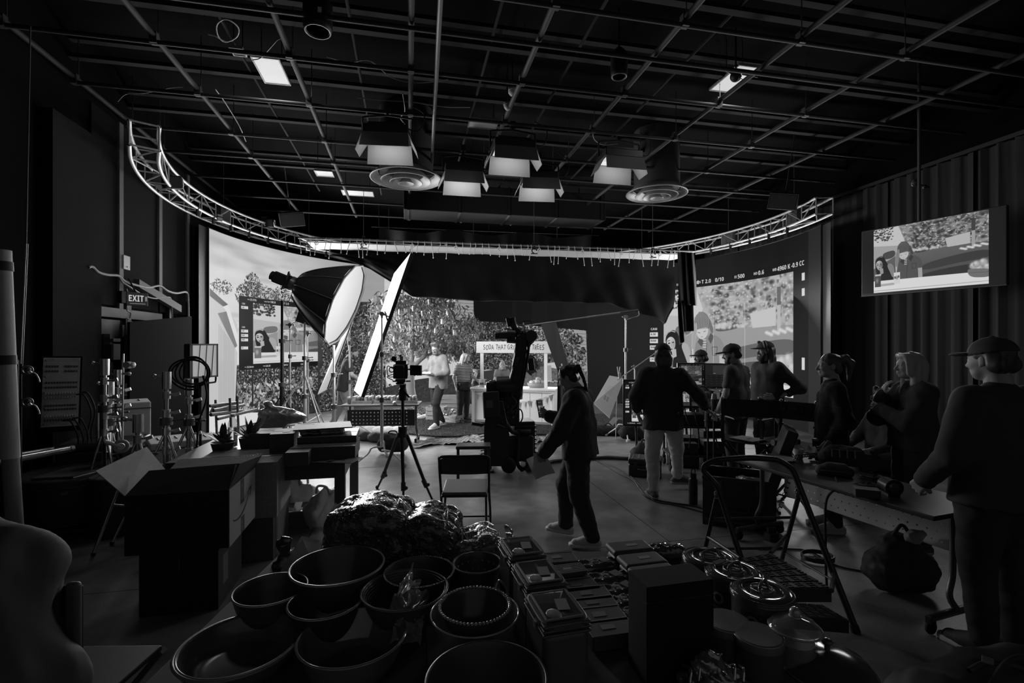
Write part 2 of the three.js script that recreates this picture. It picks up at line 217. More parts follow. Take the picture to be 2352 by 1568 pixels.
  if (o.cap) { const q = o.cap === 'back' ? -1 : 1, c = obj('cap', fin(onHead(nets([E([0, .05, -.012], [.092, .088, .112], .01), CUT([0, -1, -.12 * q], [0, .042, 0]), E([0, .137, -.012], [.012, .008, .012], .006)], .007))), M(o.capA ?? .02, .8), root); obj('brim', fin(onHead(nets([E([0, .045, .115 * q], [.078, .012, .085], .01), CUT([0, 0, -q], [0, 0, .06 * q])], .006))), M(o.capA ?? .02, .8), c); }
  if (o.glasses) { const G = []; for (const s of [-1, 1]) G.push(torus(.023, .0028, .031 * s, .008, .108), bar([.055 * s, .01, .105], [.08 * s, .015, -.01], .003)); G.push(bar([-.01, .012, .11], [.01, .012, .11], .0025)); obj('glasses', onHead(merge(G)), M(.15, .2, .8), root); }
  root.userData.S = S; return { root, j, S, hc, hq, up };
}

// ---------- the room ----------
const tFloor = grain(512, (u, v) => .5 + .16 * tile(3, u, v, 5) + .1 * tile(9, u, v, 17) + .07 * tile(4, u, v, 48) + .05 * (hash(u * 511 | 0, v * 511 | 0, 2) - .5));
const tCloth = grain(256, (u, v) => .5 + .2 * Math.sin(u * 256 * 1.57) * Math.sin(v * 256 * 1.57) + .25 * tile(5, u, v, 30), false);
const tCard = grain(256, (u, v) => .78 + .06 * tile(7, u, v, 6) + .05 * tile(8, u, v, 40) + .03 * Math.sin(u * 256 * .8));
const tTurf = grain(512, (u, v) => .42 + .16 * tile(11, u, v, 9) + .28 * tile(12, u, v, 70) + .2 * (hash(u * 511 | 0, v * 511 | 0, 5) - .5));
const tBump = grain(256, (u, v) => .5 + .5 * (hash(u * 255 | 0, v * 255 | 0, 8) - .5) + .25 * tile(14, u, v, 60), false);
const L0 = -4.05, L1 = 8.6, S0 = -2.6, S1 = 17.2, GRID = 5.0, DECK = 5.75;
const slabRoom = (l0, l1, y0, y1, s0, s1) => { const p = room((l0 + l1) / 2, (y0 + y1) / 2, (s0 + s1) / 2); return bx(l1 - l0, y1 - y0, s1 - s0, p.x, p.y, p.z, 0, ROOM, 0); };
const uvM = (g, k = 1) => { const p = g.attributes.position, n = g.attributes.normal, uv = g.attributes.uv; for (let i = 0; i < p.count; i++) { const ax = Math.abs(n.getX(i)), ay = Math.abs(n.getY(i)); if (ay > .7) uv.setXY(i, p.getX(i) * k, p.getZ(i) * k); else if (ax > .7) uv.setXY(i, p.getZ(i) * k, p.getY(i) * k); else uv.setXY(i, p.getX(i) * k, p.getY(i) * k); } return g; };
const mFloor = M(1, .4, 0, { map: rep(tFloor, 1), roughnessMap: null });
{ // polished concrete cast in bays, sawn joints between them
  const floor = struct('floor', slabRoom(L0 - .2, L1 + .2, -.25, -.02, S0 - .2, S1 + .2), M(.05, .9)), nl = 4, ns = 6;
  for (let i = 0; i < nl; i++) for (let k = 0; k < ns; k++) { const a = L0 + (L1 - L0) * i / nl, b = L0 + (L1 - L0) * (i + 1) / nl, c = S0 + (S1 - S0) * k / ns, d = S0 + (S1 - S0) * (k + 1) / ns; obj('floor_bay', uvM(slabRoom(a + .004, b - .004, -.06, 0, c + .004, d - .004), .22), mFloor, floor); }
}
const mBlack = M(.0045, 1, 0, { phys: 1, specularIntensity: .2 }), mWall = M(.011, 1, 0, { phys: 1, specularIntensity: .25, bumpMap: rep(tCloth, 1), bumpScale: .004 }), mDark = M(.01, .6);
struct('ceiling', slabRoom(L0 - .2, L1 + .2, DECK, DECK + .2, S0 - .2, S1 + .2), mBlack);
struct('wall_back', slabRoom(L0 - .2, L1 + .2, 0, DECK, S1, S1 + .2), mBlack);
struct('wall_front', slabRoom(L0 - .2, L1 + .2, 0, DECK, S0 - .2, S0), M(.45, .9));
struct('wall_right', slabRoom(L1, L1 + .2, 0, DECK, S0, S1), mBlack);
{ // the side wall: acoustic boards between battens, a ledge, a doorway
  const w = struct('wall_left', slabRoom(L0 - .2, L0, 0, DECK, S0, S1), mBlack);
  const dOf = (px) => { const x = (px - CX) / FX; return -L0 / -(x * .978 + .206); }, sOf = (px) => { const x = (px - CX) / FX, d = dOf(px); return -x * d * Math.sin(ROOM) * 1 + d * Math.cos(ROOM); };
  const edge = [200, 268, 360, 425, 470].map(sOf);
  for (let i = 0; i < 4; i++) obj('acoustic_board', uvM(slabRoom(L0, L0 + .03, 2.3, 4.9, edge[i] + .03, edge[i + 1] - .03), 3), mWall, w);
  for (let i = 1; i < 4; i++) obj('batten', slabRoom(L0, L0 + .06, i === 1 ? 2.2 : 2.55, 4.9, edge[i] - .05, edge[i] + .05), M(.12, .7), w);
  obj('batten', slabRoom(L0, L0 + .08, 2.13, 2.26, edge[0], edge[2]), M(.12, .7), w);
  obj('batten', slabRoom(L0, L0 + .08, 1.2, 2.5, sOf(283) - .05, sOf(283) + .05), M(.06, .7), w);
  obj('batten', slabRoom(L0, L0 + .07, 1.0, 2.5, sOf(382) - .05, sOf(382) + .05), M(.06, .7), w);
  const head = [sOf(290), sOf(392)]; obj('lintel', slab([room(L0 + .09, 2.72, head[0]), room(L0 + .09, 2.44, head[1]), room(L0 + .09, 2.32, head[1]), room(L0 + .09, 2.6, head[0])], .08), M(.07, .7), w);
  obj('wall_flat', uvM(slabRoom(L0, L0 + .16, 0, 4.4, sOf(82), sOf(200)), 3), mWall, w);
  const door = struct('door_1', slabRoom(L0 - .0, L0 + .04, 0, 2.1, sOf(212), sOf(330)), M(.012, .5));
  obj('door_frame', [slabRoom(L0, L0 + .07, 0, 2.13, sOf(203), sOf(212)), slabRoom(L0, L0 + .07, 0, 2.13, sOf(330), sOf(338))], M(.05, .5), door);
  obj('vision_panel', slabRoom(L0 + .04, L0 + .05, 1.05, 1.9, sOf(228), sOf(243)), M(.03, .15), door);
  obj('push_bar', slabRoom(L0 + .05, L0 + .11, .95, 1.03, sOf(225), sOf(320)), M(.3, .35, .9), door);
  tag(door, 'dark exit door with a narrow vision panel under the lit sign', 'door');
}
{ // black drapes along the opposite side, in hanging widths
  const c = thing('stage_curtain', 'full-height black stage curtain hanging in soft folds behind the wall-mounted television', 'curtain');
  for (let i = 0; i < 10; i++) { const s0 = -1 + i * 1.35, g = sheet(36, 3, (u, v) => room(L1 - .32 + .06 * Math.sin(u * 37 + i * 2) * (1 - .3 * v) + .03 * Math.sin(u * 83 + i), .03 + v * 4.6, s0 + u * 1.36)); obj('curtain_width', g, M(.04, .9), c); }
  obj('curtain_rail', beam(room(L1 - .3, 4.68, -1), room(L1 - .3, 4.68, 12.5), .06, .06), mDark, c);
}
// the ceiling grid of pipes, with joists above
{
  const g = struct('ceiling_grid'), mp = M(.018, .7, 0), mj = M(.006, .9);
  for (const l of [-3.97, -2.62, -1.29, .03, 1.36, 2.7, 4.05, 5.4, 6.75]) obj('grid_pipe', bar(room(l, GRID, 1), room(l, GRID, 13), .032), mp, g);
  for (const s of [3.2, 4.45, 5.06, 5.85, 6.95, 8.15, 9.1, 10.3, 11.5, 12.6]) obj('grid_pipe', bar(room(L0 + .1, GRID - .06, s), room(L1 - .4, GRID - .06, s), .024), mp, g);
  obj('grid_pipe', bar(room(.22, GRID - .15, 2.2), room(.42, GRID - .15, 9.5), .026), M(.08, .5, .2), g);
  for (const l of [-2.0, -.62, .95, 2.0, 3.4]) obj('conduit', bar(room(l, GRID + .3, 1), room(l, GRID + .3, 12), .018), mj, g);
  for (const s of [3.3, 4.6, 5.75, 7.0, 8.3, 10.4]) { obj('joist', [beam(room(L0, GRID + .28, s), room(L1, GRID + .28, s), .09, .05), beam(room(L0, GRID + .5, s), room(L1, GRID + .5, s), .09, .05)], mj, g); }
  for (const l of [-3.97, -2.62, -1.29, .03, 1.36, 2.7, 4.05, 5.4]) for (const s of [4.45, 5.85, 6.95, 8.15, 9.1]) obj('pipe_clamp', [bx(.07, .12, .07, ...room(l, GRID - .02, s).toArray(), 0, ROOM, 0), bar(room(l + .03, GRID, s + .02), room(l + .03, GRID + .7, s + .02), .006, .006, 5)], M(.04, .6, .2), g);
}

// ---------- pictures shown on screens (flat images) ----------
function leafy(c, n, x0, y0, x1, y1, r, lo, hi, dens = () => 1) { for (let i = 0; i < n; i++) { const x = rr(x0, x1), y = rr(y0, y1); if (rnd() > dens((x - x0) / (x1 - x0), (y - y0) / (y1 - y0))) continue; c.fillStyle = gy(lo + (hi - lo) * Math.pow(rnd(), 1.3)); c.beginPath(); c.ellipse(x, y, r * rr(.5, 1.4), r * rr(.3, .7), rr(0, 3.1), 0, 6.3); c.fill(); } }
const oval = (x, y) => (x - .5) ** 2 + (y - .5) ** 2 < .25 ? 1 : 0;
function softOval(c, x, y, rx, ry, v, a = 1) { c.save(); c.translate(x, y); c.scale(rx, ry); const g = c.createRadialGradient(0, 0, .2, 0, 0, 1); g.addColorStop(0, gy(v, a)); g.addColorStop(1, gy(v, 0)); c.fillStyle = g; c.fillRect(-1, -1, 2, 2); c.restore(); }
const poly = (c, v, pts, a = 1) => { c.fillStyle = typeof v === 'number' ? gy(v, a) : v; c.beginPath(); pts.forEach(([x, y], i) => i ? c.lineTo(x, y) : c.moveTo(x, y)); c.closePath(); c.fill(); };
const blob = (c, v, pts, a = 1) => { c.fillStyle = gy(v, a); c.beginPath(); const n = pts.length, m = (i) => [(pts[i % n][0] + pts[(i + 1) % n][0]) / 2, (pts[i % n][1] + pts[(i + 1) % n][1]) / 2]; c.moveTo(...m(0)); for (let i = 1; i <= n; i++) c.quadraticCurveTo(...pts[i % n], ...m(i)); c.fill(); };
// the filmed picture: two girls behind a white counter on a lawn; b lifts the tones as the overexposed copies do
function feed(c, X, Y, W, H, b = 0) {
  const k = (v) => { const t = Math.max(0, Math.min(1, (v - 30) / 50)); return Math.min(208, v + (208 - v) * b * t); }, x = (u) => X + u * W, y = (v) => Y + v * H, R = (p) => p.map(([u, v]) => [x(u), y(v)]), line = (v, w, p) => { c.strokeStyle = gy(v); c.lineWidth = W * w; c.beginPath(); p.forEach(([u, t], i) => i ? c.lineTo(x(u), y(t)) : c.moveTo(x(u), y(t))); c.stroke(); };
  const bokeh = (n, u0, v0, u1, v1, r, lo, hi, a = .7) => { for (let i = 0; i < n; i++) softOval(c, x(rr(u0, u1)), y(rr(v0, v1)), W * r * rr(.5, 1.3), W * r * rr(.4, .9), rr(lo, hi), a); };
  c.save(); c.beginPath(); c.rect(X, Y, W, H); c.clip();
  c.fillStyle = gy(k(135)); c.fillRect(X, Y, W, H);
  const g = c.createLinearGradient(0, y(.38), 0, y(.85)); g.addColorStop(0, gy(k(92))); g.addColorStop(.5, gy(k(82))); g.addColorStop(1, gy(k(66))); c.fillStyle = g; c.fillRect(X, y(.42), W, H * .45);
  bokeh(260, .25, -.02, 1.02, .42, .03, k(70), k(150)); bokeh(b ? 90 : 220, .36, .02, .72, .4, .026, 22, k(75)); bokeh(b ? 70 : 130, .74, 0, 1.0, .36, .024, 24, k(90)); bokeh(330, .25, -.02, 1.02, .42, .012, k(150), 208, .8);
  poly(c, k(185), R([[0, -.02], [.24, -.02], [.3, .22], [.26, .4], [0, .3]])); poly(c, k(150), R([[0, .26], [.24, .3], [.24, .44], [0, .62]])); for (let i = 0; i < 110; i++) softOval(c, x(rr(0, .19)), y(rr(-.02, .2)), W * .012, W * .008, rr(10, 50), .9);
  blob(c, k(62), R([[.085, .4], [.14, .37], [.215, .36], [.215, .47], [.1, .5]])); poly(c, k(172), R([[.66, .3], [.86, .26], [.86, .42], [.68, .43]])); line(k(60), .03, [[.885, .1], [.885, .25]]); line(k(150), .026, [[.885, .25], [.885, .48]]);
  for (let i = 0; i < 12; i++) softOval(c, x(.79 + i * .018), y(.475 - i * .003 + (i % 3) * .012), W * .022, H * .022, 208); blob(c, k(52), R([[.38, .42], [.6, .36], [.6, .42], [.42, .46]])); for (let i = 0; i < 9; i++) bokeh(6, .36, .38, .62, .42, .02, k(150), 208);
  blob(c, k(56), R([[.45, .62], [1.02, .5], [1.02, .66], [.8, .66], [.45, .74]])); blob(c, k(48), R([[.45, .76], [1.02, .68], [1.02, .86], [.45, .86]]));
  // standing girl, head bowed
  blob(c, k(74), R([[.205, .9], [.22, .66], [.25, .54], [.31, .5], [.38, .47], [.44, .52], [.47, .62], [.46, .74], [.44, .7], [.435, .9]])); poly(c, k(150), R([[.425, .68], [.462, .68], [.468, .88], [.43, .88]])); line(k(48), .004, [[.33, .56], [.32, .9]]); line(k(46), .004, [[.37, .6], [.41, .6], [.405, .68], [.375, .68], [.37, .6]]); poly(c, k(50), R([[.28, .5], [.31, .55], [.29, .6], [.26, .55]])); poly(c, k(50), R([[.36, .46], [.385, .5], [.36, .57], [.34, .52]])); for (let i = 0; i < 4; i++) line(208, .005, [[.3, .53 + i * .024], [.325, .53 + i * .024]]);
  blob(c, k(178), R([[.245, .44], [.27, .4], [.33, .39], [.345, .44], [.325, .51], [.29, .53], [.26, .5]])); blob(c, k(66), R([[.23, .42], [.235, .31], [.265, .255], [.31, .25], [.345, .3], [.36, .4], [.345, .43], [.33, .4], [.285, .415], [.25, .43]])); for (let i = 0; i < 26; i++) line(k(i % 3 ? 60 : 118), .002, [[.27 + i * .0012, .25], [.24 + i * .0044, .34], [.245 + i * .0036, .42]]);
  blob(c, k(120), R([[.225, .4], [.25, .34], [.26, .44], [.235, .6], [.23, .72], [.215, .66], [.21, .5]])); blob(c, k(62), R([[.345, .3], [.37, .38], [.39, .46], [.365, .47], [.35, .42]])); for (let i = 0; i < 9; i++) line(k(i % 2 ? 70 : 150), .002, [[.235 + i * .002, .36], [.222 + i * .003, .52], [.218 + i * .002, .68]]); line(90, .004, [[.262, .455], [.28, .46]]); line(90, .004, [[.305, .45], [.322, .442]]); line(120, .003, [[.285, .5], [.302, .497]]);
  // seated girl with long dark hair, looking down to the can
  blob(c, 15, R([[.015, .5], [.05, .42], [.1, .43], [.13, .54], [.17, .64], [.2, .72], [.19, .84], [.06, .84], [.02, .66]])); blob(c, k(120), R([[.13, .58], [.165, .55], [.2, .6], [.21, .72], [.19, .8], [.165, .7]])); poly(c, k(140), R([[.06, .63], [.095, .62], [.1, .7], [.07, .72]])); blob(c, k(150), R([[.022, .52], [.045, .475], [.08, .49], [.092, .56], [.085, .62], [.062, .655], [.04, .63], [.024, .58]])); softOval(c, x(.078), y(.57), W * .02, H * .06, k(80), .7); softOval(c, x(.045), y(.52), W * .02, H * .03, k(195), .7);
  blob(c, 13, R([[.012, .56], [.02, .47], [.06, .44], [.1, .46], [.115, .56], [.125, .66], [.1, .63], [.09, .53], [.065, .49], [.035, .5]])); line(k(120), .008, [[.01, .49], [.03, .45], [.06, .432], [.09, .445]]); line(35, .007, [[.034, .565], [.05, .56]]); line(35, .007, [[.064, .555], [.08, .55]]); line(60, .004, [[.03, .54], [.05, .53]]); line(k(90), .004, [[.057, .57], [.062, .6]]); line(60, .007, [[.052, .628], [.068, .622]]); blob(c, 20, R([[.03, .78], [.1, .7], [.17, .74], [.19, .84], [.02, .86]])); poly(c, 205, R([[.06, .7], [.075, .72], [.07, .78], [.06, .76]]));
  // counter with two cans and a bowl of fruit
  poly(c, 208, R([[0, .815], [.84, .825], [1, .845], [1, 1.02], [0, 1.02]])); poly(c, k(165), R([[0, .965], [1, .955], [1, .965], [0, .978]])); poly(c, 160, R([[.07, .87], [.23, .86], [.2, .9], [.07, .905]]));
  c.fillStyle = gy(k(62)); c.fillRect(x(.012), y(.725), W * .06, H * .185); c.fillStyle = gy(k(180)); c.fillRect(x(.014), y(.71), W * .056, H * .026); softOval(c, x(.035), y(.81), W * .02, H * .06, k(120)); c.fillStyle = gy(198); c.fillRect(x(.2), y(.71), W * .06, H * .17); c.fillStyle = gy(70); c.fillRect(x(.205), y(.77), W * .014, H * .035); c.fillRect(x(.24), y(.76), W * .014, H * .035); softOval(c, x(.23), y(.79), W * .018, H * .04, k(110)); c.fillStyle = gy(208); c.fillRect(x(.22), y(.62), W * .006, H * .09);
  for (const [u, v] of [[.885, .74], [.96, .7], [.99, .77], [.93, .78], [.91, .72]]) { blob(c, k(120), R([[u - .04, v], [u, v - .06], [u + .04, v], [u, v + .06]])); softOval(c, x(u), y(v), W * .045, H * .07, k(165)); softOval(c, x(u - .008), y(v - .02), W * .02, H * .03, 208, .7); } blob(c, k(105), R([[.835, .79], [.86, .775], [1.03, .8], [1.03, .91], [.9, .905], [.85, .87]])); line(k(80), .004, [[.85, .83], [1, .84]]);
  c.restore();
}
// the filmed picture inside the camera's own black data frame
const TOPROW = [['FPS', '23.976'], ['SHUTTER', '180.0'], ['IRIS', 'T 2.0'], ['', '0/10'], ['EI', '500'], ['ND', '0.6'], ['WB', '4960 K'], ['', '-0.9 CC']], BOTROW = [['FCL', '32.0mm'], ['PWR', '24.0V'], ['', 'A_0013'], ['', 'C013'], ['', '@SIDT'], ['MEDIA', '0:12'], ['TC', '11:26:05:22']];
function hud(c, X, Y, W, H, b, bright = 205) {
  c.fillStyle = gy(14); c.fillRect(X, Y, W, H);
  const px = X + W * .1, py = Y + H * .075, pw = W * .8, ph = H * .85; feed(c, px, py, pw, ph, b);
  c.textBaseline = 'middle'; const row = (list, y, x0, step, s) => list.forEach(([a, v], i) => { let x = X + W * (x0 + step * i); c.fillStyle = gy(bright); if (a) { c.font = `bold ${s * .62}px sans-serif`; c.fillText(a, x, y); x += c.measureText(a).width + s * .16; } c.font = `bold ${s}px sans-serif`; c.fillText(v, x, y); });
  row(TOPROW, Y + H * .036, .06, .118, H * .042); row(BOTROW, Y + H * .965, .04, .13, H * .036);
  c.fillStyle = gy(bright); for (const [v, t] of [[.1, 'CAM'], [.15, '4.5K'], [.42, 'CAM'], [.47, '4.5K'], [.53, 'RAW'], [.59, 'K445'], [.7, 'LK']]) { if (t === 'CAM') { c.font = `bold ${H * .03}px sans-serif`; c.fillText(t, X + W * .02, Y + H * v); } else { c.fillRect(X + W * .015, Y + H * (v - .018), W * .05, H * .04); c.fillStyle = gy(20); c.font = `bold ${H * .025}px sans-serif`; c.fillText(t, X + W * .02, Y + H * v); c.fillStyle = gy(bright); } }
  for (const v of [.1, .2, .65]) c.fillRect(X + W * .955, Y + H * v, W * .02, H * (v > .5 ? .08 : .05));
  c.strokeStyle = gy(bright, .8); c.lineWidth = Math.max(1, H * .003); for (const u of [.38, .62]) c.strokeRect(px + pw * u, py + ph * .2, .5, ph * .6); c.strokeRect(px + pw * .47, py + ph * .07, pw * .1, .5);
}

// ---------- the LED wall ----------
const A0 = -93, A1 = 95, CW = 2048, CH = 856;
function wallXY(px, py, half) {                                   // where a sight line meets the wall, in that half's canvas
  const r = (px - CX) / FX, a = 1 + r * r, b = 2 * (LZ - r * LX), q = LZ * LZ + LX * LX - LR * LR, d = (-b + Math.sqrt(Math.max(0, b * b - 4 * a * q))) / (2 * a), x = r * d, deg = Math.atan2(x - LX, -(-d - LZ)) * 180 / Math.PI, h = EYE + (HY - py) / FX * d;
  return [half ? deg / A1 * CW : (deg - A0) / -A0 * CW, (1 - h / LH) * CH, d / FX * CH / LH];
}
function paintWall(half) {
  return canvas(CW, CH, (c) => {
    const w = (p) => p.map(([x, y]) => wallXY(x, y, half).slice(0, 2)), pg = (v, p, a) => poly(c, v, w(p), a), bl = (v, p, a) => blob(c, v, w(p), a);
    const leaves = (n, x0, y0, x1, y1, r, lo, hi, dens) => { const a = wallXY(x0, y0, half), b = wallXY(x1, y1, half); leafy(c, n, a[0], a[1], b[0], b[1], r * a[2], lo, hi, dens); };
    const mass = (n, x0, y0, x1, y1, r, lo, hi) => { const a = wallXY(x0, y0, half), b = wallXY(x1, y1, half); for (let i = 0; i < n; i++) softOval(c, rr(a[0], b[0]), rr(a[1], b[1]), r * a[2] * rr(.6, 1.5), r * a[2] * rr(.4, 1), rr(lo, hi), .55); };
    c.fillStyle = gy(half ? 20 : 150); c.fillRect(0, 0, CW, CH);
    if (!half) {
      // sky with broken cloud
      const g = c.createLinearGradient(0, 0, 0, CH * .7); g.addColorStop(0, gy(192)); g.addColorStop(.4, gy(204)); g.addColorStop(1, gy(214)); c.fillStyle = g; c.fillRect(0, 0, CW, CH);
      for (let i = 0; i < 60; i++) softOval(c, rr(0, 1100), rr(0, CH * .55), rr(60, 190), rr(12, 36), rr(140, 172), .35); for (let i = 0; i < 50; i++) softOval(c, rr(0, 1100), rr(0, CH * .6), rr(60, 200), rr(14, 40), 216, .4);
      const q = c.createLinearGradient(480, 0, 1000, 0); q.addColorStop(0, gy(140, 0)); q.addColorStop(1, gy(140, .75)); c.fillStyle = q; c.fillRect(480, 0, 700, CH * .5);
      // tree tops
      for (const [x0, y0, x1, y1, n] of [[483, 635, 535, 680, 90], [540, 640, 640, 720, 420], [560, 622, 600, 700, 160], [630, 650, 690, 700, 120]]) leaves(n * 2.5, x0, y0, x1, y1, 2.4, 20, 150, oval);
      // planted bank under the left picture
      pg(40, [[540, 840], [760, 836], [760, 950], [480, 950]]); mass(60, 545, 840, 760, 910, 16, 10, 90); leaves(2600, 545, 840, 760, 905, 2.6, 10, 190); leaves(300, 545, 885, 720, 930, 6, 90, 200); leaves(260, 620, 900, 770, 945, 5, 15, 70);
      c.strokeStyle = gy(40); c.lineWidth = 12; c.beginPath(); c.moveTo(...w([[580, 930]])[0]); c.lineTo(...w([[580, 850]])[0]); c.stroke();
      // barn with ribbed siding
      pg(190, [[482, 668], [512, 690], [545, 745], [546, 800], [540, 935], [481, 935]]); pg(95, [[482, 662], [524, 700], [523, 712], [482, 680]]); pg(215, [[512, 705], [524, 700], [546, 770], [546, 812], [540, 800], [520, 716]]); pg(120, [[500, 720], [520, 716], [545, 795], [540, 800]]);
      for (let i = 0; i < 12; i++) { const x = 503 + i * 3.1; c.strokeStyle = gy(120); c.lineWidth = 2; const [p, r] = w([[x, 745 + i * 4.4], [x, 926]]); c.beginPath(); c.moveTo(...p); c.lineTo(...r); c.stroke(); }
      // the camera picture laid over it
      const a = wallXY(549, 679, 0), b = wallXY(905, 0, 0)[0]; hud(c, a[0], a[1], (b - a[0]) * .93, wallXY(545, 852, 0)[1] - a[1], .45);
      // trees, driveway, garage and lawn behind the set
      pg(60, [[730, 690], [1180, 690], [1180, 850], [730, 850]]); mass(160, 740, 690, 1180, 850, 22, 8, 90); leaves(8000, 740, 690, 1180, 850, 2.6, 8, 150); mass(40, 850, 700, 960, 840, 16, 110, 200); leaves(1200, 850, 700, 960, 840, 2.4, 120, 205);
      pg(150, [[1045, 680], [1088, 680], [1088, 735], [1045, 735]]); for (let i = 0; i < 7; i++) { c.strokeStyle = gy(60); c.lineWidth = 2; const [p, r] = w([[1045, 688 + i * 7], [1090, 691 + i * 7]]); c.beginPath(); c.moveTo(...p); c.lineTo(...r); c.stroke(); }
      pg(200, [[884, 835], [1075, 805], [1075, 880], [884, 905]]); for (let i = 0; i < 14; i++) { c.strokeStyle = gy(150); c.lineWidth = 2; const [p, r] = w([[1000 + i * 5, 818], [1000 + i * 5, 858]]); c.beginPath(); c.moveTo(...p); c.lineTo(...r); c.stroke(); } pg(172, [[884, 850], [900, 850], [900, 880], [884, 880]]); pg(205, [[884, 862], [1000, 858], [960, 872], [884, 890]]);
      pg(52, [[884, 892], [960, 872], [1040, 862], [1180, 845], [1180, 940], [884, 940]]); leaves(700, 890, 880, 1180, 930, 3, 40, 72);
      pg(46, [[730, 850], [886, 850], [886, 940], [730, 940]]); mass(60, 735, 845, 885, 930, 16, 8, 80); leaves(2200, 735, 845, 885, 930, 2.4, 10, 150);
      pg(12, [[1086, 600], [1186, 600], [1186, 742], [1095, 738], [1088, 720]]);
    } else {
      pg(60, [[1176, 742], [1345, 757], [1350, 930], [1176, 930]]); pg(185, [[1176, 745], [1250, 750], [1250, 770], [1176, 765]]);
      mass(60, 1176, 750, 1260, 830, 16, 15, 120); leaves(3000, 1176, 745, 1260, 830, 2.5, 15, 190); mass(40, 1270, 760, 1345, 850, 14, 15, 140); leaves(1900, 1270, 755, 1345, 850, 2.5, 15, 190); leaves(260, 1250, 800, 1285, 860, 5, 15, 110);
      pg(190, [[1255, 835], [1300, 830], [1300, 870], [1255, 865]]); pg(150, [[1315, 757], [1346, 760], [1350, 870], [1318, 866]]); for (let i = 0; i < 12; i++) { c.strokeStyle = gy(70); c.lineWidth = 2; const [p, r] = w([[1318, 766 + i * 8], [1348, 768 + i * 8]]); c.beginPath(); c.moveTo(...p); c.lineTo(...r); c.stroke(); } leaves(350, 1285, 760, 1346, 880, 4, 20, 120, oval);
      pg(96, [[1176, 850], [1250, 842], [1350, 862], [1350, 930], [1176, 930]]); pg(44, [[1176, 842], [1240, 838], [1240, 850], [1176, 856]]); leaves(600, 1180, 850, 1348, 925, 3, 70, 115); pg(150, [[1258, 840], [1266, 840], [1268, 876], [1256, 878]]); for (let i = 0; i < 12; i++) softOval(c, ...w([[1245 + i * 5, 876 + i % 3]])[0], 9, 6, 200);
      leaves(140, 1205, 820, 1232, 858, 5, 8, 40, oval);
      // dark standby cabinets above
      for (let i = 0; i < 9; i++) pg(i % 2 ? 13 : 17, [[1150 + i * 36, 600], [1186 + i * 36, 600], [1186 + i * 36, 745 + i * 3.2], [1150 + i * 36, 742 + i * 3.2]]);
      pg(17, [[1349, 600], [1860, 400], [1860, 1040], [1353, 960]]);
      const a = wallXY(1487, 700, 1)[0], b = wallXY(1857, 640, 1)[0], t = wallXY(1820, 598, 1)[1], u = wallXY(1822, 942, 1)[1]; hud(c, a, t, b - a, u - t, .5);
      c.fillStyle = gy(34); c.fillRect(wallXY(1857, 640, 1)[0], 0, 400, CH);
    }
  });
}
{
  const wall = thing('led_wall', 'tall curved LED wall showing a suburban garden, bright sky and two camera pictures', 'LED wall');
  const tl = paintWall(0), tr = paintWall(1), mk = (t) => M(.004, .6, 0, { phys: 1, specularIntensity: .25, emissiveMap: t, emissive: new THREE.Color(1, 1, 1), emissiveIntensity: 1 }), ml = mk(tl), mr = mk(tr);
  for (const [a, b, m] of [[A0, 0, ml], [0, A1, mr]]) for (let i = 0; i < 19; i++) {
    const p0 = a + (b - a) * i / 19, p1 = a + (b - a) * (i + 1) / 19, g = sheet(5, 1, (u, v) => onWall(p0 + (p1 - p0) * u, .02 + v * (LH - .02))); const uv = g.attributes.uv; for (let k = 0; k < uv.count; k++) uv.setXY(k, (i + uv.getX(k)) / 19, uv.getY(k));
    obj('led_panel', g, m, wall);
  }
  obj('cabinet_back', sheet(90, 1, (u, v) => onWall(A0 - .4 + (A1 - A0 + .8) * u, v * (LH + .03), LR + .09)), mDark, wall);
  obj('cabinet_edge', [sheet(90, 1, (u, v) => onWall(A0 - .4 + (A1 - A0 + .8) * u, LH + .01, LR - .005 + v * .1)), ...[A0 - .35, A1 + .35].map((d) => sheet(1, 1, (u, v) => onWall(d, v * (LH + .02), LR - .01 + u * .11)))], M(.03, .6), wall);
  for (const d of [A0 - 1.6, A1 + 1.5]) obj('end_return', sheet(2, 1, (u, v) => onWall(d + (d < 0 ? -1.6 + 2.6 * u : -1.2 + 2.8 * u), v * LH, LR + .02)), M(d < 0 ? .02 : .06, .5), wall);
}

